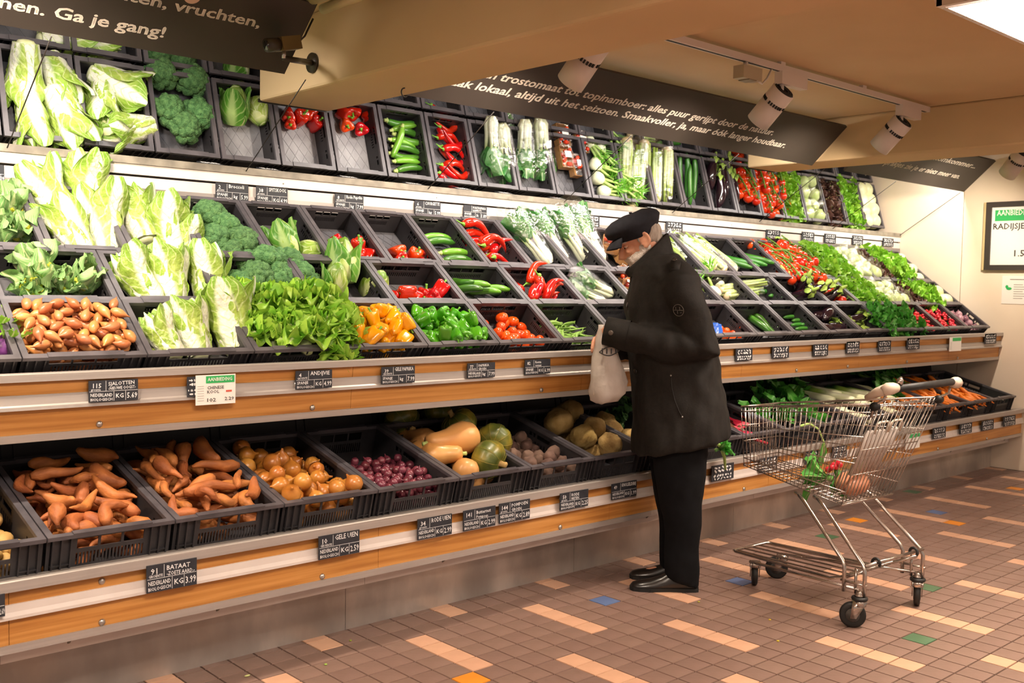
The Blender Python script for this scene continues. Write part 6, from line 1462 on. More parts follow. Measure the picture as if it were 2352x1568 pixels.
for i, (px, py) in enumerate([(470,381),(592,396),(780,413),(925,428),(1062,437),(1215,442),(1330,455),(1410,463),(1550,478)]):
    P = at(px, py, 'z', 1.893); o = scribble_tag((P[0],4.24,1.897), 0.10, 0.055, 'chalk tag lying in the gutter below the '+('broccoli','pointed cabbages','red peppers','courgettes','pointed peppers','pak choi','punnets','fennel','cucumbers')[i], R(78))
def card(P, w, h, label, big=True, lines=True):
    o = empty('offer_card', P, (R(90),0,0)); tag(o, label, 'offer card', 'white offer cards')
    MB().box((0,h/2,0),(w,h,0.002)).obj('card', M_CARD, o)
    MB().box((w*0.11,h*0.84,0.0012),(w*0.72,h*0.24,0.0008)).obj('green_header', M_GREENP, o)
    if big:
        for t, x, y, s, m, wd in [('AANBIEDING',-0.21,0.79,0.17,M_CARD,0.62),('CHINESE',-0.22,0.52,0.15,M_INK,0.42),('KOOL',-0.22,0.38,0.15,M_INK,0.3),('102',-0.22,0.10,0.17,M_INK,0.22),('2.29',0.22,0.12,0.16,M_INK,0.24)]:
            link('lettering', tmesh(t, m, wd*w, s*h, 0.012), o, (x*w, y*h, 0.0022))
        MB().box((0.33*w,0.43*h,0.0012),(0.15*w,0.06*h,0.0006)).obj('red_mark', M_REDP, o)
    b = MB()
    for k in range(7): b.box((-0.38*w,(0.15+0.08*k)*h,0.0012),(0.16*w,0.012*h,0.0005))
    b.obj('fine_print', mat('grey_print','#9a948e',rough=0.6), o); return o
P, w, h = tagspot(450,541,860,928,3.312); card(P, w, h, 'white offer card reading AANBIEDING CHINESE KOOL 2.29')
MB_ = scribble_tag((P[0]-w*0.52,3.317,P[2]+0.03), 0.05, 0.07, 'dark tag peeking out behind the Chinese cabbage offer card')
P, w, h = tagspot(2180,2207,774,806,3.312); card(P, w, h, 'small white offer card near the end wall, middle shelf', False)
P, w, h = tagspot(2080,2112,995,1030,3.116); card(P, w, h, 'small white offer card behind the cart handle', False)
# framed offer on the end wall
fr = empty('wall_sign', (XE-0.002, 3.484, 1.58), (R(90),0,R(-90))); tag(fr, 'black framed offer sign reading RADIJSJES on the end wall', 'sign')
w, h, t = 0.44, 0.54, 0.05
f = MB()
for x0, x1, y0, y1 in ((0,w,0,t*0.8),(0,w,h-t*0.8,h),(0,t*0.8,t*0.8,h-t*0.8),(w-t*0.8,w,t*0.8,h-t*0.8)): f.b2(x0,x1,y0,y1,0,0.03)
f.obj('frame', M_BAN, fr); MB().b2(t*0.6,w-t*0.6,t*0.6,h-t*0.6,0,0.012).obj('paper', M_CARD, fr)
MB().b2(t*1.3,w-t*1.2,h*0.72,h*0.88,0.012,0.0135).obj('green_header', M_GREENP, fr)
for tx, x, y, s, m, wd in [('AANBIEDING',0.08,0.80,0.06,M_CARD,0.28),('RADIJSJES',0.055,0.60,0.065,M_INK,0.27),('1.59',0.225,0.2,0.07,M_INK,0.12)]:
    link('lettering', tmesh(tx, m, wd, s, 0.012), fr, (x, h*y, 0.0145))
MB().b2(-0.022,0.0,0.0,h,-0.001,0.02).obj('side_post', M_PIPE, fr)
nt = empty('wall_notice', (XE-0.001, 3.346, 1.313), (R(90),0,R(-90))); tag(nt, 'small white notice with a green vegetable print under the framed sign', 'notice')
MB().b2(0,0.30,0,0.222,0,0.003).obj('paper', M_CARD, nt)
g = MB(); g.sph((0.055,0.12,0.003),(0.022,0.012,0.001),10,6); g.sph((0.038,0.135,0.003),(0.012,0.014,0.001),10,6); g.obj('green_print', M_GREENP, nt)
b = MB(); b.b2(0.06,0.2,0.19,0.196,0.003,0.004)
for k in range(7): b.b2(0.09,0.16+0.01*(k%3),0.15-0.018*k,0.154-0.018*k,0.003,0.0036)
b.obj('print_lines', mat('grey_ink','#7c756e',rough=0.6), nt)

# pipes along the near beam
pp = empty('ceiling_pipes', (2.2, 3.0, 2.487)); tag(pp, 'cream painted pipe and trunking along the near beam at the top', 'pipe')
MB().tube([(-0.12,0.44,-0.01),(-0.03,-5.0,-0.01)], 0.036, 16).obj('pipe', M_PIPE, pp, True)
MB().tube([(-0.06,0.46,-0.048),(-0.05,0.3,-0.04),(0.055,-5,-0.03)], 0.02, 10).obj('cable_trunking', M_PIPE, pp, True)
for y in (0.2,-0.8): MB().b2(-0.09,0.085,y-0.02,y+0.02,0.0,0.028).obj('pipe_clamp', M_PIPE, pp)
# security camera
mp = at(720,145,'x',2.29); sc_ = empty('security_camera', mp); tag(sc_, 'small dark security camera on an arm fixed to the near beam', 'camera')
q1 = at(652,134,'x',1.98)-mp; bodyA = at(612,104,'x',1.90)-mp; bodyB = at(684,98,'x',2.04)-mp
M_CAMD = mat('dark_camera_plastic','#2b251c','#352e22',rough=0.4); M_CAMB = mat('bronze_camera_body','#6b5c3a','#76663f',rough=0.4,metal=0.4)
MB().tube([(0,0,0),(-0.012,0,0)],0.042,20).obj('mount_plate', M_CAMD, sc_, True)
MB().tube([(-0.01,0,0),tuple(q1)],[0.013,0.011],10).obj('arm', M_CAMD, sc_, True)
MB().tube([tuple(q1),tuple(Vector(q1)+Vector((0,0,0.03)))],0.008,8).obj('ball_joint', M_BOLT, sc_, True)
A, B = Vector(bodyA), Vector(bodyB); d = (A-B); mid_ = B+d*0.25
bd = MB(); rotm = d.to_track_quat('Y','Z').to_matrix(); bd.box(B+d*0.32,(0.055,d.length*0.6,0.05),rotm); bd.obj('camera_body', M_CAMB, sc_)
ln = MB(); ln.tube([tuple(B+d*0.6),tuple(B+d*0.8),tuple(A)],[0.024,0.026,0.026],14); lo = ln.obj('lens', M_CAMD, sc_, True)
MB().tube([tuple(A),tuple(A+d*0.01)],0.018,14).obj('lens_glass', mat('lens_glass','#050506',rough=0.05,coat=1.0), sc_, True)
MB().tube([tuple(B),tuple(B+Vector((0.03,0.0,0.03))),tuple(B+Vector((0.06,-0.01,0.1)))],0.004,6).obj('cable', M_CAMD, sc_, True)
# a drooping leaf stalk over the crates behind the cart
dl = MB(); pts = [at(x,y,'y',3.08) for x,y in [(1838,978),(1858,972),(1880,985),(1892,1015),(1893,1040)]]; dl.tube([tuple(p) for p in pts],[0.007,0.007,0.006,0.005,0.004],7)
c = pts[-2]; o = dl.obj('drooping_leaf', M_FENST, None, True); tag(o, 'single long green leaf drooping over the crate front behind the cart', 'leaf')
lf = MB(); free_leaf(lf, 0.15, 0.03, 0.1, 0.3, 0.2, 0.008, Matrix.Translation(tuple(pts[3])) @ Matrix.Rotation(PI,4,'Y') @ Matrix.Rotation(0.3,4,'Z'), 3, 7, 5, point=0.5); lf.obj('leaf_blade', M_SPIN, o, True)
dl = MB(); pts = [at(x,y,'y',3.07) for x,y in [(1640,1012),(1655,1025),(1664,1050),(1666,1078)]]; dl.tube([tuple(p) for p in pts],[0.010,0.010,0.008,0.006],8)
o = dl.obj('drooping_stalk', M_FENST, None, True); tag(o, 'thick green stalk hanging over the crate right of the man', 'stalk')
# crumbs on the floor
for i, (px, py, c) in enumerate([(568,1553,'#c9d08a'),(805,1472,'#8fa03a'),(748,1527,'#8fb04a'),(1605,1383,'#a9a13a'),(1768,1424,'#c9b23a'),(1787,1473,'#d6c23a')]):
    P = at(px,py,'z',0); b = MB(); b.sph((0,0,0.003),(0.012 if i == 0 else 0.006,0.006,0.003),8,5); o = b.obj('leaf_scrap', mat('scrap_%d'%i,c,rough=0.6), None, True, loc=(P[0],P[1],0)); tag(o, 'tiny leaf scrap lying on the floor tiles', 'scrap', 'leaf scraps on the floor')
# ================================================================ shopping cart
M_CHR = mat('chromed_wire', '#b9aea6', rough=0.22, metal=0.92)
M_GRIP = mat('beige_plastic', '#c9b6a3', rough=0.45)
M_BLK = mat('black_rubber', '#141312', '#1c1b1a', rough=0.55)
M_GREY = mat('grey_wheel_plastic', '#4a4744', rough=0.45)
cart = empty('shopping_cart', (4.09, 2.03, 0), (0,0,R(-2.9))); tag(cart, 'chrome wire shopping cart with beige grips right of the man', 'shopping cart')
def lerp(a, b, t): return tuple(a[i]+(b[i]-a[i])*t for i in range(3))
def wire_panel(name, A, B, C, D, nv, hs, rv=0.0017, rh=0.0024, parent=cart, rim=True):
    """A,B bottom corners, C,D top corners (C above B)"""
    b = MB()
    for k in range(nv+1):
        t = k/nv; b.tube([lerp(A,B,t), lerp(D,C,t)], rv, 5)
    for s in hs: b.tube([lerp(A,D,s), lerp(B,C,s)], rh, 6)
    return b.obj(name, M_CHR, parent, True)
FT, FB, BT_, BB_ = 0.15, 0.135, 0.255, 0.20
fb = lambda s: (s*FB, 0.70, 0.565); ft = lambda s: (s*FT, 0.715, 0.84); bb2 = lambda s: (s*BB_, 0.14, 0.487); bt = lambda s: (s*BT_, -0.03, 0.935)
for s in (-1,1):
    wire_panel('basket_side', fb(s), bb2(s), bt(s), ft(s), 26, (0.0,0.13,0.42,0.68,0.92))
    MB().tube([ft(s), bt(s)], 0.0045, 8).obj('basket_rim', M_CHR, cart, True)
wire_panel('basket_front', fb(-1), fb(1), ft(1), ft(-1), 11, (0.0,0.13,0.42,0.68,0.92))
MB().tube([ft(-1), ft(1)], 0.0045, 8).obj('basket_rim', M_CHR, cart, True)
wire_panel('basket_floor', fb(-1), bb2(-1), bb2(1), fb(1), 18, [k/8 for k in range(9)])
wire_panel('basket_back', bb2(-1), bb2(1), bt(1), bt(-1), 15, (0.02,0.3,0.55,0.97), rv=0.0022)
MB().tube([bb2(-1), bb2(1)], 0.0065, 8).obj('back_bar', M_CHR, cart, True)
# folded child seat flap
fl = lambda s, t: (s*(0.17+0.05*t), 0.20-0.16*t, 0.52+0.36*t)
wire_panel('seat_flap', fl(-1,0), fl(1,0), fl(1,1), fl(-1,1), 13, (0.0,0.45,0.98), rv=0.0024)
sp_ = MB(); 
for k in range(9):
    x = -0.10+0.2*k/8; sp_.tube([(x,0.17,0.60),(x*1.15,0.075,0.80)], 0.008, 6)
sp_.box((0,0.12,0.70),(0.22,0.004,0.21), Matrix.Rotation(R(25),3,'X')); sp_.obj('seat_panel', mat('pale_seat_plastic','#cfc3ba',rough=0.4), cart, True)
for s in (-1,1):
    lp = MB()
    lp.tube([(s*0.055-0.045,0.06,0.79),(s*0.055-0.045,0.05,0.83),(s*0.055-0.03,0.045,0.84),(s*0.055+0.03,0.045,0.84),(s*0.055+0.045,0.05,0.83),(s*0.055+0.045,0.06,0.79)], 0.005, 6); lp.obj('seat_loop', mat('cream_plastic','#dccbb8',rough=0.4), cart, True)
# handle
hz, hy = 1.005, -0.10
MB().tube([(-0.235,hy,hz-0.004),(0.235,hy,hz+0.004)], 0.0155, 14).obj('handle_bar', M_BLK, cart, True)
for s in (-1,1):
    g = MB(); g.tube([(s*0.225,hy,hz),(s*0.25,hy,hz),(s*0.275,hy+0.005,hz-0.002),(s*0.29,hy+0.02,hz-0.012)], [0.019,0.024,0.026,0.018], 14)
    if s < 0: g.tube([(s*0.27,hy+0.01,hz-0.004),(s*0.26,hy+0.06,hz-0.022),(s*0.255,hy+0.11,hz-0.05)], [0.024,0.02,0.012], 12)
    g.obj('handle_grip', M_GRIP, cart, True)
    MB().tube([(s*0.255,hy+0.02,hz-0.015),(s*0.262,hy+0.03,hz-0.05),bt(s),(s*0.25,-0.01,0.88)], 0.0055, 8).obj('handle_arm', M_CHR, cart, True)
    MB().tube([(s*0.255-0.012,-0.03,0.925),(s*0.255+0.012,-0.03,0.925)], 0.018, 12).obj('pivot_cap', M_BLK, cart, True)
MB().tube([(-0.235,-0.012,0.925),(0.235,-0.012,0.925)], 0.004, 8).obj('hinge_rod', M_CHR, cart, True)
lk = MB(); lk.tube([(0.0,hy,hz+0.012),(0.0,hy-0.004,hz+0.032),(0.012,hy,hz+0.040)],[0.012,0.013,0.006],10); o = lk.obj('coin_lock', M_CHR, cart, True); o.location = (-0.20,0,0)
# frame legs
for s in (-1,1):
    for f0, zt in ((0.0,0.0),(0.095,0.0)):
        MB().tube([(s*0.232,f0,0.135),(s*0.232,f0,0.235),(s*0.228,f0+0.012,0.262),(s*0.19,f0+0.235,0.468),(s*0.185,f0+0.262,0.486),(s*0.16,f0+0.30,0.49)], 0.0085, 10).obj('frame_leg', M_CHR, cart, True)
    MB().tube([(s*0.222,0.047,0.135),(s*0.222,0.047,0.24)], 0.0065, 8).obj('frame_post', M_CHR, cart, True)
    MB().tube([(s*0.232,-0.012,0.18),(s*0.232,0.11,0.18)], 0.006, 8).obj('frame_tie', M_CHR, cart, True)
    MB().tube([(s*0.225,0.03,0.155),(s*0.12,0.66,0.115)], 0.0065, 8).obj('base_rail', M_CHR, cart, True)
    MB().tube([(s*0.215,0.02,0.23),(s*0.205,0.10,0.19),(s*0.17,0.20,0.155),(s*0.135,0.73,0.15)], 0.0075, 8).obj('rack_rail', M_CHR, cart, True)
    # black hook cushions on the crossbar
    MB().tube([(s*0.15,0.0+0.018*math.cos(a),0.262+0.018*math.sin(a)) for a in np.linspace(-0.3,3.8,10)], 0.0065, 8).obj('bumper_hook', M_BLK, cart, True)
MB().tube([(-0.228,0.0,0.262),(0.228,0.0,0.262)], 0.0075, 10).obj('crossbar', M_CHR, cart, True)
MB().tube([(-0.135,0.73,0.15),(-0.125,0.75,0.15),(0.125,0.75,0.15),(0.135,0.73,0.15)], 0.0075, 8).obj('rack_front', M_CHR, cart, True)
for k in range(5):
    x = -0.11+0.22*k/4; MB().tube([(x*1.3,0.09,0.20),(x*1.15,0.18,0.16),(x,0.74,0.15)], 0.0045, 6).obj('rack_rod', M_CHR, cart, True)
MB().tube([(-0.19,0.13,0.175),(0.19,0.13,0.175)], 0.005, 6).obj('rack_tie', M_CHR, cart, True)
def caster(x, y, yaw, back):
    c = empty('caster', (x,y,0), (0,0,yaw), cart); r = 0.053
    w = MB(); w.rings([[(h, 0.025+rr*math.cos(a), r+rr*math.sin(a)) for a in np.linspace(0,2*PI,28,endpoint=False)] for h, rr in ((-0.010,0.030),(-0.013,0.045),(-0.009,r),(0.009,r),(0.013,0.045),(0.010,0.030))]); w.obj('wheel', M_BLK, c, True)
    hb = MB(); hb.tube([(-0.015,0.025,r),(0.015,0.025,r)], 0.028, 18); hb.obj('hub', M_GREY, c, True)
    f = MB()
    for s in (-1,1): f.add([(s*0.019,0.035,r-0.012),(s*0.019,0.012,r-0.012),(s*0.019,-0.03,0.115),(s*0.019,0.028,0.115),(s*0.022,0.035,r-0.012),(s*0.022,0.012,r-0.012),(s*0.022,-0.03,0.115),(s*0.022,0.028,0.115)],[(0,1,2,3),(7,6,5,4),(0,4,5,1),(1,5,6,2),(2,6,7,3),(3,7,4,0)])
    f.tube([(0,-0.002,0.092),(0,-0.002,0.118)], 0.026, 16); f.obj('fork', M_CHR, c, True)
    if back:
        MB().rings([[((0.026+0.008*math.cos(b))*math.cos(a), (0.026+0.008*math.cos(b))*math.sin(a), 0.123+0.009*math.sin(b)) for a in np.linspace(0,2*PI,20,endpoint=False)] for b in np.linspace(-PI,PI,9)], cap=False).obj('bumper_ring', M_BLK, c, True)
        MB().lathe([(0.02,0.13),(0.021,0.137),(0.015,0.142),(0.017,0.148),(0.008,0.156)], 14).obj('swivel_bolt', M_CHR, c, True)
caster(-0.232, 0.02, R(35), True); caster(0.232, 0.02, R(-60), True); caster(-0.105, 0.64, R(-50), False); caster(0.105, 0.64, R(30), False)
# things in the cart
cp = lambda x, y, z: cart.matrix_basis @ Vector((x,y,z))
bpy.context.view_layer.update()
Mc = Matrix.Translation((4.09,2.03,0)) @ Matrix.Rotation(R(-2.9),4,'Z')
put('radish_bunch', Mc @ Vector((-0.01,0.30,0.605)), (0.15,-0.35,-0.75), 0.6, 1.05, 'bunch of radishes with green leaves in the shopping cart', 'radish', None, 0)
put('leafy_green', Mc @ Vector((-0.04,0.33,0.56)), (-0.2,0.9,0.15), 0.6, 0.75, 'small bunch of green leaves on the floor of the cart', 'leafy green', None, 1)
M_PINK = mat('pinkish_orange_skin', '#d28a68', '#e0a07c', rough=0.4, scale=12, coat=0.3)
pk = lump(9,0.085,M_PINK,'wrapped_parcel',0.12,(1.25,0.85,0.62),20,14,16); o = link('wrapped_parcel', pk, None, Mc @ Vector((0.0,0.215,0.548))); o.rotation_euler = (0,0,R(20)); tag(o, 'pinkish orange wrapped parcel at the back of the cart', 'parcel')
# ================================================================ the man
from mathutils.bvhtree import BVHTree
M_COAT = mat('black_wool_coat', '#171411', '#1f1b17', rough=0.8, scale=60, detail=4, spec=0.3, bump=0.08, bscale=120)
M_TROU = mat('black_corduroy', '#08080a', '#0d0d10', rough=0.9, scale=30, spec=0.2)
M_SKIN = mat('aged_skin', '#dca384', '#cd9275', rough=0.5, scale=14, detail=5, c3='#d59a7c', sss=0.1, bump=0.12, bscale=70)
M_BEARD = mat('white_beard', '#e4dbd2', '#beb2a6', rough=0.85, scale=60, bump=0.7, bscale=160)
M_HAIR = mat('grey_hair', '#8d7f74', '#a99b8e', rough=0.8, scale=50, stretch=(1,1,0.2), bump=0.6, bscale=130)
M_CAP = mat('navy_felt_cap', '#15151b', '#1d1d24', rough=0.85, scale=50, spec=0.3)
M_SHOE = mat('black_shoe_leather', '#15110f', '#1d1815', rough=0.3, scale=10, coat=0.2)
M_SOLE = mat('black_shoe_sole', '#0c0b0a', rough=0.7)
M_BTN = mat('dark_button', '#2a2622', rough=0.3)
M_PALE = mat('grey_stitching', '#6f675f', rough=0.7)
FWD = Vector((-math.cos(YAW), math.sin(YAW), 0)); LAT = Vector((-math.sin(YAW), -math.cos(YAW), 0))
PO = at(1530,1340,'z',0)
MAN = Matrix.Identity(4)
for i in range(3): MAN[i][0] = FWD[i]; MAN[i][1] = LAT[i]; MAN[i][2] = (0,0,1)[i]; MAN[i][3] = PO[i]
man = bpy.data.objects.new('person', None); COL.objects.link(man); man.matrix_world = MAN; man.empty_display_size = 0.1
tag(man, 'bearded man in a black coat and flat cap holding a plastic bag, looking down', 'person')
def remesh(mb, name, m, vox, sm=4, amp=0.0, fs=6.0, stretch=(1,1,1)):
    me = mb.mesh(name, m, True); o = bpy.data.objects.new(name, me)
    r = o.modifiers.new('r','REMESH'); r.mode = 'VOXEL'; r.voxel_size = vox
    s = o.modifiers.new('s','SMOOTH'); s.iterations = sm; s.factor = 0.5
    out = evaluated_mesh(o)
    out.name = name; out.materials.clear(); out.materials.append(m)
    out.polygons.foreach_set('use_smooth', [True]*len(out.polygons))
    if amp: displace(out, amp, fs, 3.3, stretch, oct=2)
    return out
def ell(cu, cv, cz, a, b, n=28, tilt=0.0, pw=1.0):
    """ring: a along u, b along v, slanted by tilt (dz per u)"""
    r_ = []
    for k in range(n):
        t = 2*PI*k/n; c, s = math.cos(t), math.sin(t)
        c = math.copysign(abs(c)**pw, c); s = math.copysign(abs(s)**pw, s)
        r_.append((cu+a*c, cv+b*s, cz+tilt*a*c))
    return r_
def ring3(P, T, r, n=14):
    T = Vector(T).normalized(); u = T.orthogonal().normalized(); w = T.cross(u); return [tuple(Vector(P)+(u*math.cos(2*PI*k/n)+w*math.sin(2*PI*k/n))*r) for k in range(n)]
# ---- body: one continuous figure (mostly under the clothes)
HC = Vector((0.168,0,1.607)); HP = R(30)
def H(x, y, z):       # head-local (forward, side, up) -> man frame
    c, s = math.cos(HP), math.sin(HP); return Vector((HC.x+x*c+z*s*1.0, HC.y+y, HC.z-x*s+z*c))
def hsph(mb, c, r, nu=18, nv=12):
    t = MB(); t.sph((0,0,0), r, nu, nv); t.v = [tuple(H(c[0]+x, c[1]+y, c[2]+z)) for x, y, z in t.v]; weldv(mb, t)
def weldv(mb, t): mb.add(t.v, t.f)
body = MB()
hsph(body, (-0.010,0,0.018), (0.096,0.075,0.080)); hsph(body, (0.028,0,-0.045), (0.068,0.058,0.078)); hsph(body, (0.052,0,-0.085), (0.036,0.034,0.028))
hsph(body, (0.068,0,0.018), (0.025,0.045,0.016)); hsph(body, (0.062,0.034,-0.022), (0.028,0.022,0.022)); hsph(body, (0.062,-0.034,-0.022), (0.028,0.022,0.022))
body.tube([H(0.078,0,0.016),H(0.100,0,-0.012),H(0.116,0,-0.034),H(0.098,0,-0.046)], [0.010,0.0125,0.0145,0.010], 12)
hsph(body, (0.092,0.010,-0.042), (0.012,0.010,0.009),10,8); hsph(body, (0.092,-0.010,-0.042), (0.012,0.010,0.009),10,8)
hsph(body, (0.088,0,-0.066), (0.012,0.022,0.007),12,8); hsph(body, (0.085,0,-0.078), (0.012,0.020,0.007),12,8)
for s in (-1,1):
    ear = MB(); ear.rings([[(-0.012+0.0+(0.021+0.007*math.cos(b))*math.cos(a), s*(0.080+0.006*math.sin(b))+s*0.008*math.cos(a)*-0.6, -0.008+1.45*(0.021+0.007*math.cos(b))*math.sin(a)) for a in np.linspace(0,2*PI,18,endpoint=False)] for b in np.linspace(-PI,PI,7)], cap=False)
    ear.v = [tuple(H(*q)) for q in ear.v]; weldv(body, ear); hsph(body, (-0.012,s*0.076,-0.008), (0.018,0.008,0.026),10,8); hsph(body, (-0.002,s*0.077,-0.040), (0.011,0.008,0.012),8,6)
body.tube([H(-0.03,0,-0.02),(0.085,0,1.50),(0.03,0,1.40)], [0.058,0.060,0.075], 16)
body.rings([ell(-0.03,0,0.78,0.12,0.15),ell(-0.03,0,0.92,0.125,0.16),ell(0.0,0,1.08,0.12,0.15),ell(0.02,0,1.25,0.13,0.17),ell(0.02,0,1.38,0.115,0.17),ell(0.05,0,1.45,0.07,0.09)])
ARM = {1: [(-0.0,0.175,1.40),(-0.085,0.235,1.13),(0.10,0.215,1.145),(0.30,0.165,1.185)], -1: [(0.02,-0.175,1.40),(-0.03,-0.24,1.14),(0.12,-0.18,1.10),(0.285,-0.075,1.115)]}
for s in (1,-1): body.tube(ARM[s], [0.05,0.043,0.038,0.027], 12)
LEG = {1: [(-0.03,0.085,0.80),(-0.045,0.09,0.45),(-0.06,0.095,0.08)], -1: [(-0.03,-0.085,0.80),(-0.04,-0.085,0.45),(-0.055,-0.085,0.08)]}
for s in (1,-1): body.tube(LEG[s], [0.085,0.055,0.04], 12); body.tube([(LEG[s][2][0]-0.03,LEG[s][2][1],0.045),(0.04,LEG[s][2][1],0.038),(0.10,LEG[s][2][1],0.030)],[0.026,0.022,0.014],10)
def hand(P, fwd, down, side, knuck=0.86):
    """palm at P, fingers run fwd then curl down; thumb leaves the palm on the side facing up"""
    P, f, d, s = Vector(P), Vector(fwd).normalized(), Vector(down).normalized(), Vector(side).normalized()
    b = MB()
    for k, w in enumerate((-1.5,-0.5,0.5,1.5)): b.tube([P-f*0.03+s*w*0.014, P+f*0.045+s*w*0.018], [0.014,0.0125], 9)
    for k, (w, L) in enumerate(((-1.5,0.85),(-0.5,1.0),(0.5,1.05),(1.5,0.95))):
        a = P+f*0.045+s*w*0.018; p2 = a+f*0.030*L+d*0.010; p3 = p2+d*0.028*L+f*0.004; p4 = p3+d*0.012*L-f*0.016*L
        b.tube([a,p2,p3,p4], [0.0102,0.0095,0.0086,0.0068], 9)
    t0 = P+s*0.022-f*0.005; t1 = t0+s*0.022+f*0.022; t2 = t1+f*0.026+d*0.010; t3 = t2+f*0.014+d*0.014
    b.tube([t0,t1,t2,t3], [0.0135,0.0115,0.0098,0.0075], 9); b.v = [tuple(P+(Vector(q)-P)*knuck) for q in b.v]; return b
weldv(body, hand((0.312,0.154,1.185), (0.72,-0.40,-0.25), (-0.25,-0.5,-0.85), (-0.25,0.2,0.9)))
weldv(body, hand((0.315,-0.055,1.118), (0.75,0.45,0.2), (0.05,0.55,-0.75), (-0.2,-0.2,0.9)))
bo = link('body', remesh(body, 'body', M_SKIN, 0.0055, 3), man)
for s in (1,-1):
    e = MB(); e.sph(tuple(H(0.068,s*0.031,0.001)), 0.0125, 12, 8); e.obj('eye', mat('eye_white','#d8cdc4',rough=0.2), man, True)
    iz = MB(); iz.sph(tuple(H(0.078,s*0.031,-0.004)), 0.006, 10, 6); iz.obj('iris', mat('dark_iris','#2a221c',rough=0.15), man, True)
    ld = MB(); ld.tube([H(0.066,s*0.016,0.006),H(0.080,s*0.030,0.008),H(0.066,s*0.047,0.003)], 0.0045, 7); ld.obj('eyelid', M_SKIN, man, True)
    br = MB(); br.tube([H(0.084,s*0.012,0.024),H(0.085,s*0.03,0.027),H(0.066,s*0.052,0.020)], [0.005,0.006,0.004], 7); displace(br.mesh('x'),0,1); br.obj('eyebrow', M_BEARD, man, True)
# beard and hair
bd_ = MB()
hsph(bd_, (0.034,0,-0.066), (0.066,0.062,0.062)); hsph(bd_, (0.066,0,-0.092), (0.036,0.036,0.034)); hsph(bd_, (0.000,0.036,-0.045), (0.040,0.030,0.050)); hsph(bd_, (0.000,-0.036,-0.045), (0.040,0.030,0.050))
bd_.tube([H(0.070,0.04,-0.075),H(0.094,0.018,-0.057),H(0.100,0,-0.054),H(0.094,-0.018,-0.057),H(0.070,-0.04,-0.075)], [0.007,0.0085,0.0085,0.0085,0.007], 9)
link('beard', remesh(bd_, 'beard', M_BEARD, 0.006, 4, 0.003, 70), man)
hr = MB(); hsph(hr, (-0.040,0,0.008), (0.076,0.078,0.064)); hsph(hr, (-0.055,0,-0.028), (0.048,0.060,0.040)); hr.tube([H(0.012,0.075,0.02),H(0.010,0.074,-0.03)],[0.008,0.005],8); hr.tube([H(0.012,-0.075,0.02),H(0.010,-0.074,-0.03)],[0.008,0.005],8)
link('hair', remesh(hr, 'hair', M_HAIR, 0.006, 3, 0.004, 60, (1,1,0.4)), man)
# cap
cp_ = MB(); 
def Hc(x, y, z):
    c, s = math.cos(R(20)), math.sin(R(20)); return Vector((HC.x+0.002+x*c+z*s, HC.y+y, HC.z-0.010-x*s+z*c))
def hring(cx, z, a, b, lift=0.0, n=30): return [tuple(Hc(cx+a*math.cos(t), b*math.sin(t), z+lift*math.cos(t))) for t in np.linspace(0,2*PI,n,endpoint=False)]
cp_.rings([hring(-0.004,0.018,0.100,0.080,0.0),hring(0.0,0.044,0.108,0.088,-0.004),hring(0.004,0.062,0.128,0.108,-0.010),hring(0.002,0.086,0.137,0.116,-0.010),hring(0.0,0.108,0.127,0.108,-0.007),hring(-0.004,0.125,0.098,0.085,-0.004),hring(-0.006,0.134,0.054,0.046,-0.002),hring(-0.006,0.136,0.004,0.004)])
co_ = cp_.obj('cap', M_CAP, man, True); displace(co_.data, 0.006, 14, 2)
pk_ = MB(); n = 15; rows = []
for j, (ext, dz) in enumerate(((0.0,0.012),(0.028,-0.006),(0.050,-0.026),(0.052,-0.032),(0.026,-0.014),(0.0,0.002))):
    rows.append([tuple(Hc(0.066+(0.028+ext)*math.cos(t)*1.1, (0.086+ext*0.1)*math.sin(t), 0.040+dz-0.012*math.sin(t)**2)) for t in np.linspace(-1.25,1.25,n)])
v = [q for r_ in rows for q in r_]; pk_.add(v, [(j*n+i,j*n+i+1,((j+1)%6)*n+i+1,((j+1)%6)*n+i) for j in range(6) for i in range(n-1)]); pk_.obj('cap_peak', M_CAP, man, True)
MB().sph(tuple(Hc(-0.006,0,0.137)), (0.009,0.009,0.005), 10, 6).obj('cap_button', M_CAP, man, True)
# coat
coat = MB()
def cr(z, ub, uf, w, tilt=0.0): return ell((ub+uf)/2, 0, z, (uf-ub)/2, w, tilt=tilt, pw=0.86)
coat.rings([cr(0.662,-0.272,0.172,0.235,-0.23),cr(0.70,-0.27,0.174,0.237,-0.2),cr(0.80,-0.258,0.176,0.235,-0.12),cr(0.99,-0.226,0.182,0.225,-0.04),cr(1.14,-0.200,0.204,0.222),cr(1.28,-0.160,0.216,0.228,0.06),cr(1.37,-0.125,0.212,0.226,0.1),cr(1.44,-0.09,0.205,0.205,0.08),cr(1.49,-0.055,0.195,0.165,0.0),cr(1.525,-0.01,0.18,0.10,-0.2)])
for s in (1,-1):
    A = [Vector(q) for q in ARM[s]]; w0 = A[3]+(A[3]-A[2])*-0.02
    coat.tube([A[0]+Vector((0.01,-s*0.05,0.035)),A[0]+Vector((0,s*0.012,0)),A[0].lerp(A[1],0.5)+Vector((0,s*0.01,0)),A[1]+Vector((-0.012,0,-0.005)),A[1].lerp(A[2],0.55)+Vector((0,0,-0.008)),A[2].lerp(A[3],0.4),w0], [0.085,0.092,0.084,0.080,0.078,0.068,0.060], 18)
cm = remesh(coat, 'coat', M_COAT, 0.010, 5, 0.014, 7.0, (1,1,0.7)); displace(cm, 0.010, 16, 1.0, (1,1,0.6)); coat_o = link('coat', cm, man)
BV = [v.co.copy() for v in cm.vertices]; BF = [tuple(p.vertices) for p in cm.polygons]
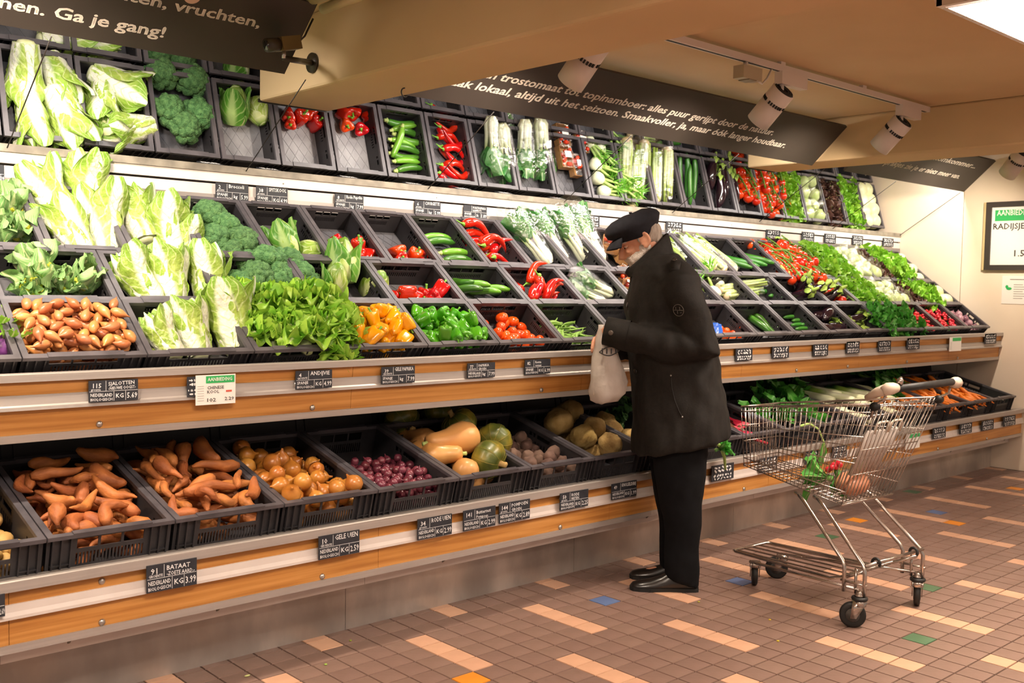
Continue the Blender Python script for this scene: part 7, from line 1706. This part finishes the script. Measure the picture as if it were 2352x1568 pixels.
for s in (1,-1):
    A = [Vector(q) for q in ARM[s]]; t = (A[3]-A[2]).normalized(); c = MB()
    c.rings([ring3(A[3]-t*0.075, t, 0.070, 18), ring3(A[3]-t*0.03, t, 0.067, 18), ring3(A[3]+t*0.03, t, 0.065, 18), ring3(A[3]+t*0.03, t, 0.057, 18), ring3(A[3]-t*0.05, t, 0.052, 18)], cap=False); c.obj('cuff', M_COAT, coat_o, True); off_ = len(BV); BV += [Vector(q) for q in c.v]; BF += [tuple(k+off_ for k in f) for f in c.f]
bvh = BVHTree.FromPolygons(BV, BF)
MINV = MAN.inverted()
def hit(px, py):
    o = MINV @ Vector(CAMO); d = (MINV.to_3x3() @ Vector(ray(px,py))).normalized(); h, n_, i, _ = bvh.ray_cast(o, d)
    return (h, n_) if h else (None, None)
# standing collar, cuffs
col = MB(); rs = []
for (cu, cz, a, b, tl) in ((0.105,1.470,0.108,0.105,-0.35),(0.118,1.515,0.100,0.088,-0.75),(0.132,1.545,0.098,0.082,-0.95),(0.134,1.553,0.091,0.075,-0.95),(0.122,1.515,0.090,0.078,-0.75),(0.110,1.48,0.092,0.09,-0.4)): rs.append(ell(cu,0,cz,a,b,30,tl))
col.rings(rs, cap=False); v0 = rs[-1]; co2 = col.obj('collar', M_COAT, coat_o, True)
def stamp(px, py, build, name, m, up=0.001):
    h, n_ = hit(px, py)
    if h is None: return
    o = build.obj(name, m, coat_o, True); z = n_.normalized(); y = (Vector((0,0,1))-z*z.z).normalized(); x = y.cross(z)
    mm = Matrix.Identity(4)
    for i in range(3): mm[i][0] = x[i]; mm[i][1] = y[i]; mm[i][2] = z[i]; mm[i][3] = h[i]+z[i]*up
    o.matrix_local = mm
def disc(r, t=0.003, n=18): return MB().rings([[(rr*math.cos(a), rr*math.sin(a), z) for a in np.linspace(0,2*PI,n,endpoint=False)] for rr, z in ((r,0),(r,t*0.7),(r*0.8,t),(0.0003,t))])
def torus(R_, r_, n=24): return MB().rings([[((R_+r_*math.cos(b))*math.cos(a), (R_+r_*math.cos(b))*math.sin(a), r_*math.sin(b)) for a in np.linspace(0,2*PI,n,endpoint=False)] for b in np.linspace(-PI,PI,6)], cap=False)
bdg = torus(0.026,0.0012); bdg.b2(-0.022,0.022,-0.001,0.001,-0.0005,0.0012); bdg.b2(-0.013,-0.011,0.002,0.014,-0.0005,0.0012); bdg.b2(0.006,0.008,0.002,0.015,-0.0005,0.0012); bdg.b2(-0.006,-0.004,-0.016,-0.003,-0.0005,0.0012); bdg.b2(0.008,0.014,-0.012,-0.010,-0.0005,0.0012)
stamp(1559,712,bdg,'sleeve_emblem',M_PALE,0.003)
bt_ = disc(0.011,0.004); stamp(1403,764,bt_,'cuff_button',mat('horn_button','#5a4f46',rough=0.3),0.001); stamp(1550,600,disc(0.011,0.004),'epaulette_button',mat('black_button','#2e2a26',rough=0.25),0.010)
ep = MB(); ep.b2(-0.022,0.022,-0.055,0.016,-0.01,0.006); ep.b2(-0.024,0.024,-0.044,-0.037,-0.01,0.009); stamp(1552,606,ep,'epaulette',M_COAT,0.002)
for px, py in ((1461,852),(1443,700),(1450,955)): stamp(px,py,disc(0.012,0.004),'coat_button',M_BTN,0.003)
pts = []
for x, y in ((1541,862),(1543,890),(1550,920),(1560,945),(1567,957)):
    h, n_ = hit(x,y)
    if h: pts.append(h+n_*0.002)
if len(pts) > 2:
    MB().tube(pts, 0.0022, 6).obj('pocket_zip', M_DARK, coat_o, True)
    for q in (pts[0], pts[-1]): MB().sph(tuple(q), 0.0045, 8, 6).obj('pocket_rivet', M_BOLT, coat_o, True)
# trousers
tr = MB(); tr.rings([ell(-0.04,0,0.60,0.135,0.185),ell(-0.04,0,0.72,0.14,0.19),ell(-0.04,0,0.84,0.14,0.18)])
for s, dv in ((1,0.095),(-1,-0.09)):
    tr.rings([ell(-0.060,dv,0.035,0.080,0.064,tilt=0.30),ell(-0.058,dv,0.10,0.080,0.066),ell(-0.052,dv,0.20,0.078,0.072),ell(-0.050,dv,0.34,0.088,0.080),ell(-0.036,dv,0.47,0.108,0.092),ell(-0.034,dv,0.62,0.128,0.100),ell(-0.036,dv,0.76,0.13,0.10)])
link('trousers', remesh(tr, 'trousers', M_TROU, 0.010, 4, 0.008, 9, (1,1,0.8)), man)
# shoes
for s, dv, du in ((1,0.095,0.0),(-1,-0.09,-0.02)):
    P = [(-0.128,0.030,0.055),(-0.115,0.036,0.085),(-0.06,0.037,0.098),(0.0,0.036,0.090),(0.04,0.040,0.066),(0.09,0.046,0.050),(0.14,0.043,0.042),(0.168,0.032,0.034),(0.180,0.012,0.022)]
    sh = MB(); sh.rings([[(u+du, dv+w*math.cos(t), 0.014+(h-0.014)*max(0,math.sin(t)) if math.sin(t) > 0 else 0.014+0.004*math.sin(t)) for t in np.linspace(0,2*PI,18,endpoint=False)] for u, w, h in P]); so = sh.obj('shoe', M_SHOE, man, True)
    sl = MB(); sl.rings([[(u*1.01+du, dv+w*1.06*math.cos(t), z) for u, w, h in P for t in (0,)]+[(u*1.01+du, dv-w*1.06, z) for u, w, h in reversed(P)] for z in (0.0,0.016)]); sl.obj('sole', M_SOLE, so)
    hl = MB(); hl.b2(-0.128+du,-0.055+du,dv-0.034,dv+0.034,0,0.024); hl.obj('heel', M_SOLE, so)
# plastic bag held at the front
M_BAG = mat('translucent_white_plastic', '#d8cfc6', '#e4dcd4', rough=0.35, scale=10, bump=0.35, bscale=30, transl=0.35, alpha=0.93)
bag_o = bpy.data.objects.new('plastic_bag', None); COL.objects.link(bag_o); bag_o.matrix_world = MAN @ Matrix.Translation((0.318,0.12,0.86)); tag(bag_o, 'crumpled white plastic bag held in front of the man', 'bag')
bg = MB(); rs = []; q = random.Random(4)
for z, cu, cv, a, b in ((0.0,0.02,0.0,0.022,0.02),(0.012,0.005,0.0,0.06,0.045),(0.05,-0.01,0.0,0.088,0.06),(0.10,-0.012,0.0,0.084,0.062),(0.16,-0.008,0.0,0.072,0.056),(0.21,0.0,0.0,0.062,0.048),(0.26,0.008,0.0,0.050,0.038),(0.30,0.012,0.005,0.036,0.028),(0.335,0.012,0.01,0.024,0.02),(0.355,0.005,0.01,0.028,0.022)):
    rs.append([(cu+(a+0.005*math.sin(3*t+z*40)+q.uniform(-.003,.003))*math.cos(t)+(0.03*(0.05-z)/0.05*max(0,-math.cos(t)) if z < 0.05 else 0)*0, cv+(b+0.006*math.sin(5*t+z*30)+q.uniform(-.003,.003))*math.sin(t), z) for t in np.linspace(0,2*PI,26,endpoint=False)])
bg.rings(rs); bme = bg.mesh('bag_film', M_BAG, True); link('bag_film', displace(bme, 0.008, 18, 5), bag_o)
lg_ = MB()
for s in (-1,1): lg_.tube([(-0.045+0.09*t-0.02, 0.060, 0.245+s*0.020*math.sin(PI*t)-0.01*t) for t in np.linspace(0,1,9)], 0.0028, 5)
for k in range(4): lg_.b2(-0.052+0.02*k,-0.046+0.02*k,0.058,0.0615,0.228,0.252)
lg_.tube([(-0.05+0.03*t, 0.055, 0.268+0.02*math.sin(PI*t)) for t in np.linspace(0,1,7)], 0.0022, 5)
lo_ = lg_.obj('bag_logo', M_INK, bag_o); lo_.location = (0.012,-0.006,0.0)

bpy.data.scenes.remove(_TMP)
# ================================================================ look-alikes that stand apart are told by their order
ORD = ('first','second','third','fourth','fifth','sixth','seventh','eighth','ninth','tenth','eleventh','twelfth','thirteenth','fourteenth','fifteenth','sixteenth','seventeenth','eighteenth','nineteenth','twentieth')
_by = {}
for o in SC.objects:
    if o.parent is None and 'label' in o and 'group' in o: _by.setdefault((o['label'], o['group']), []).append(o)
for (lab, g), os_ in _by.items():
    if 1 < len(os_) <= 20:
        os_.sort(key=lambda o: to_px(o.matrix_basis.translation)[0])
        for k, o in enumerate(os_):
            t = lab+(', ' if ',' not in lab else ' ')+ORD[k]+' from left'
            if len(t.replace('-',' ').split()) <= 16: o['label'] = t
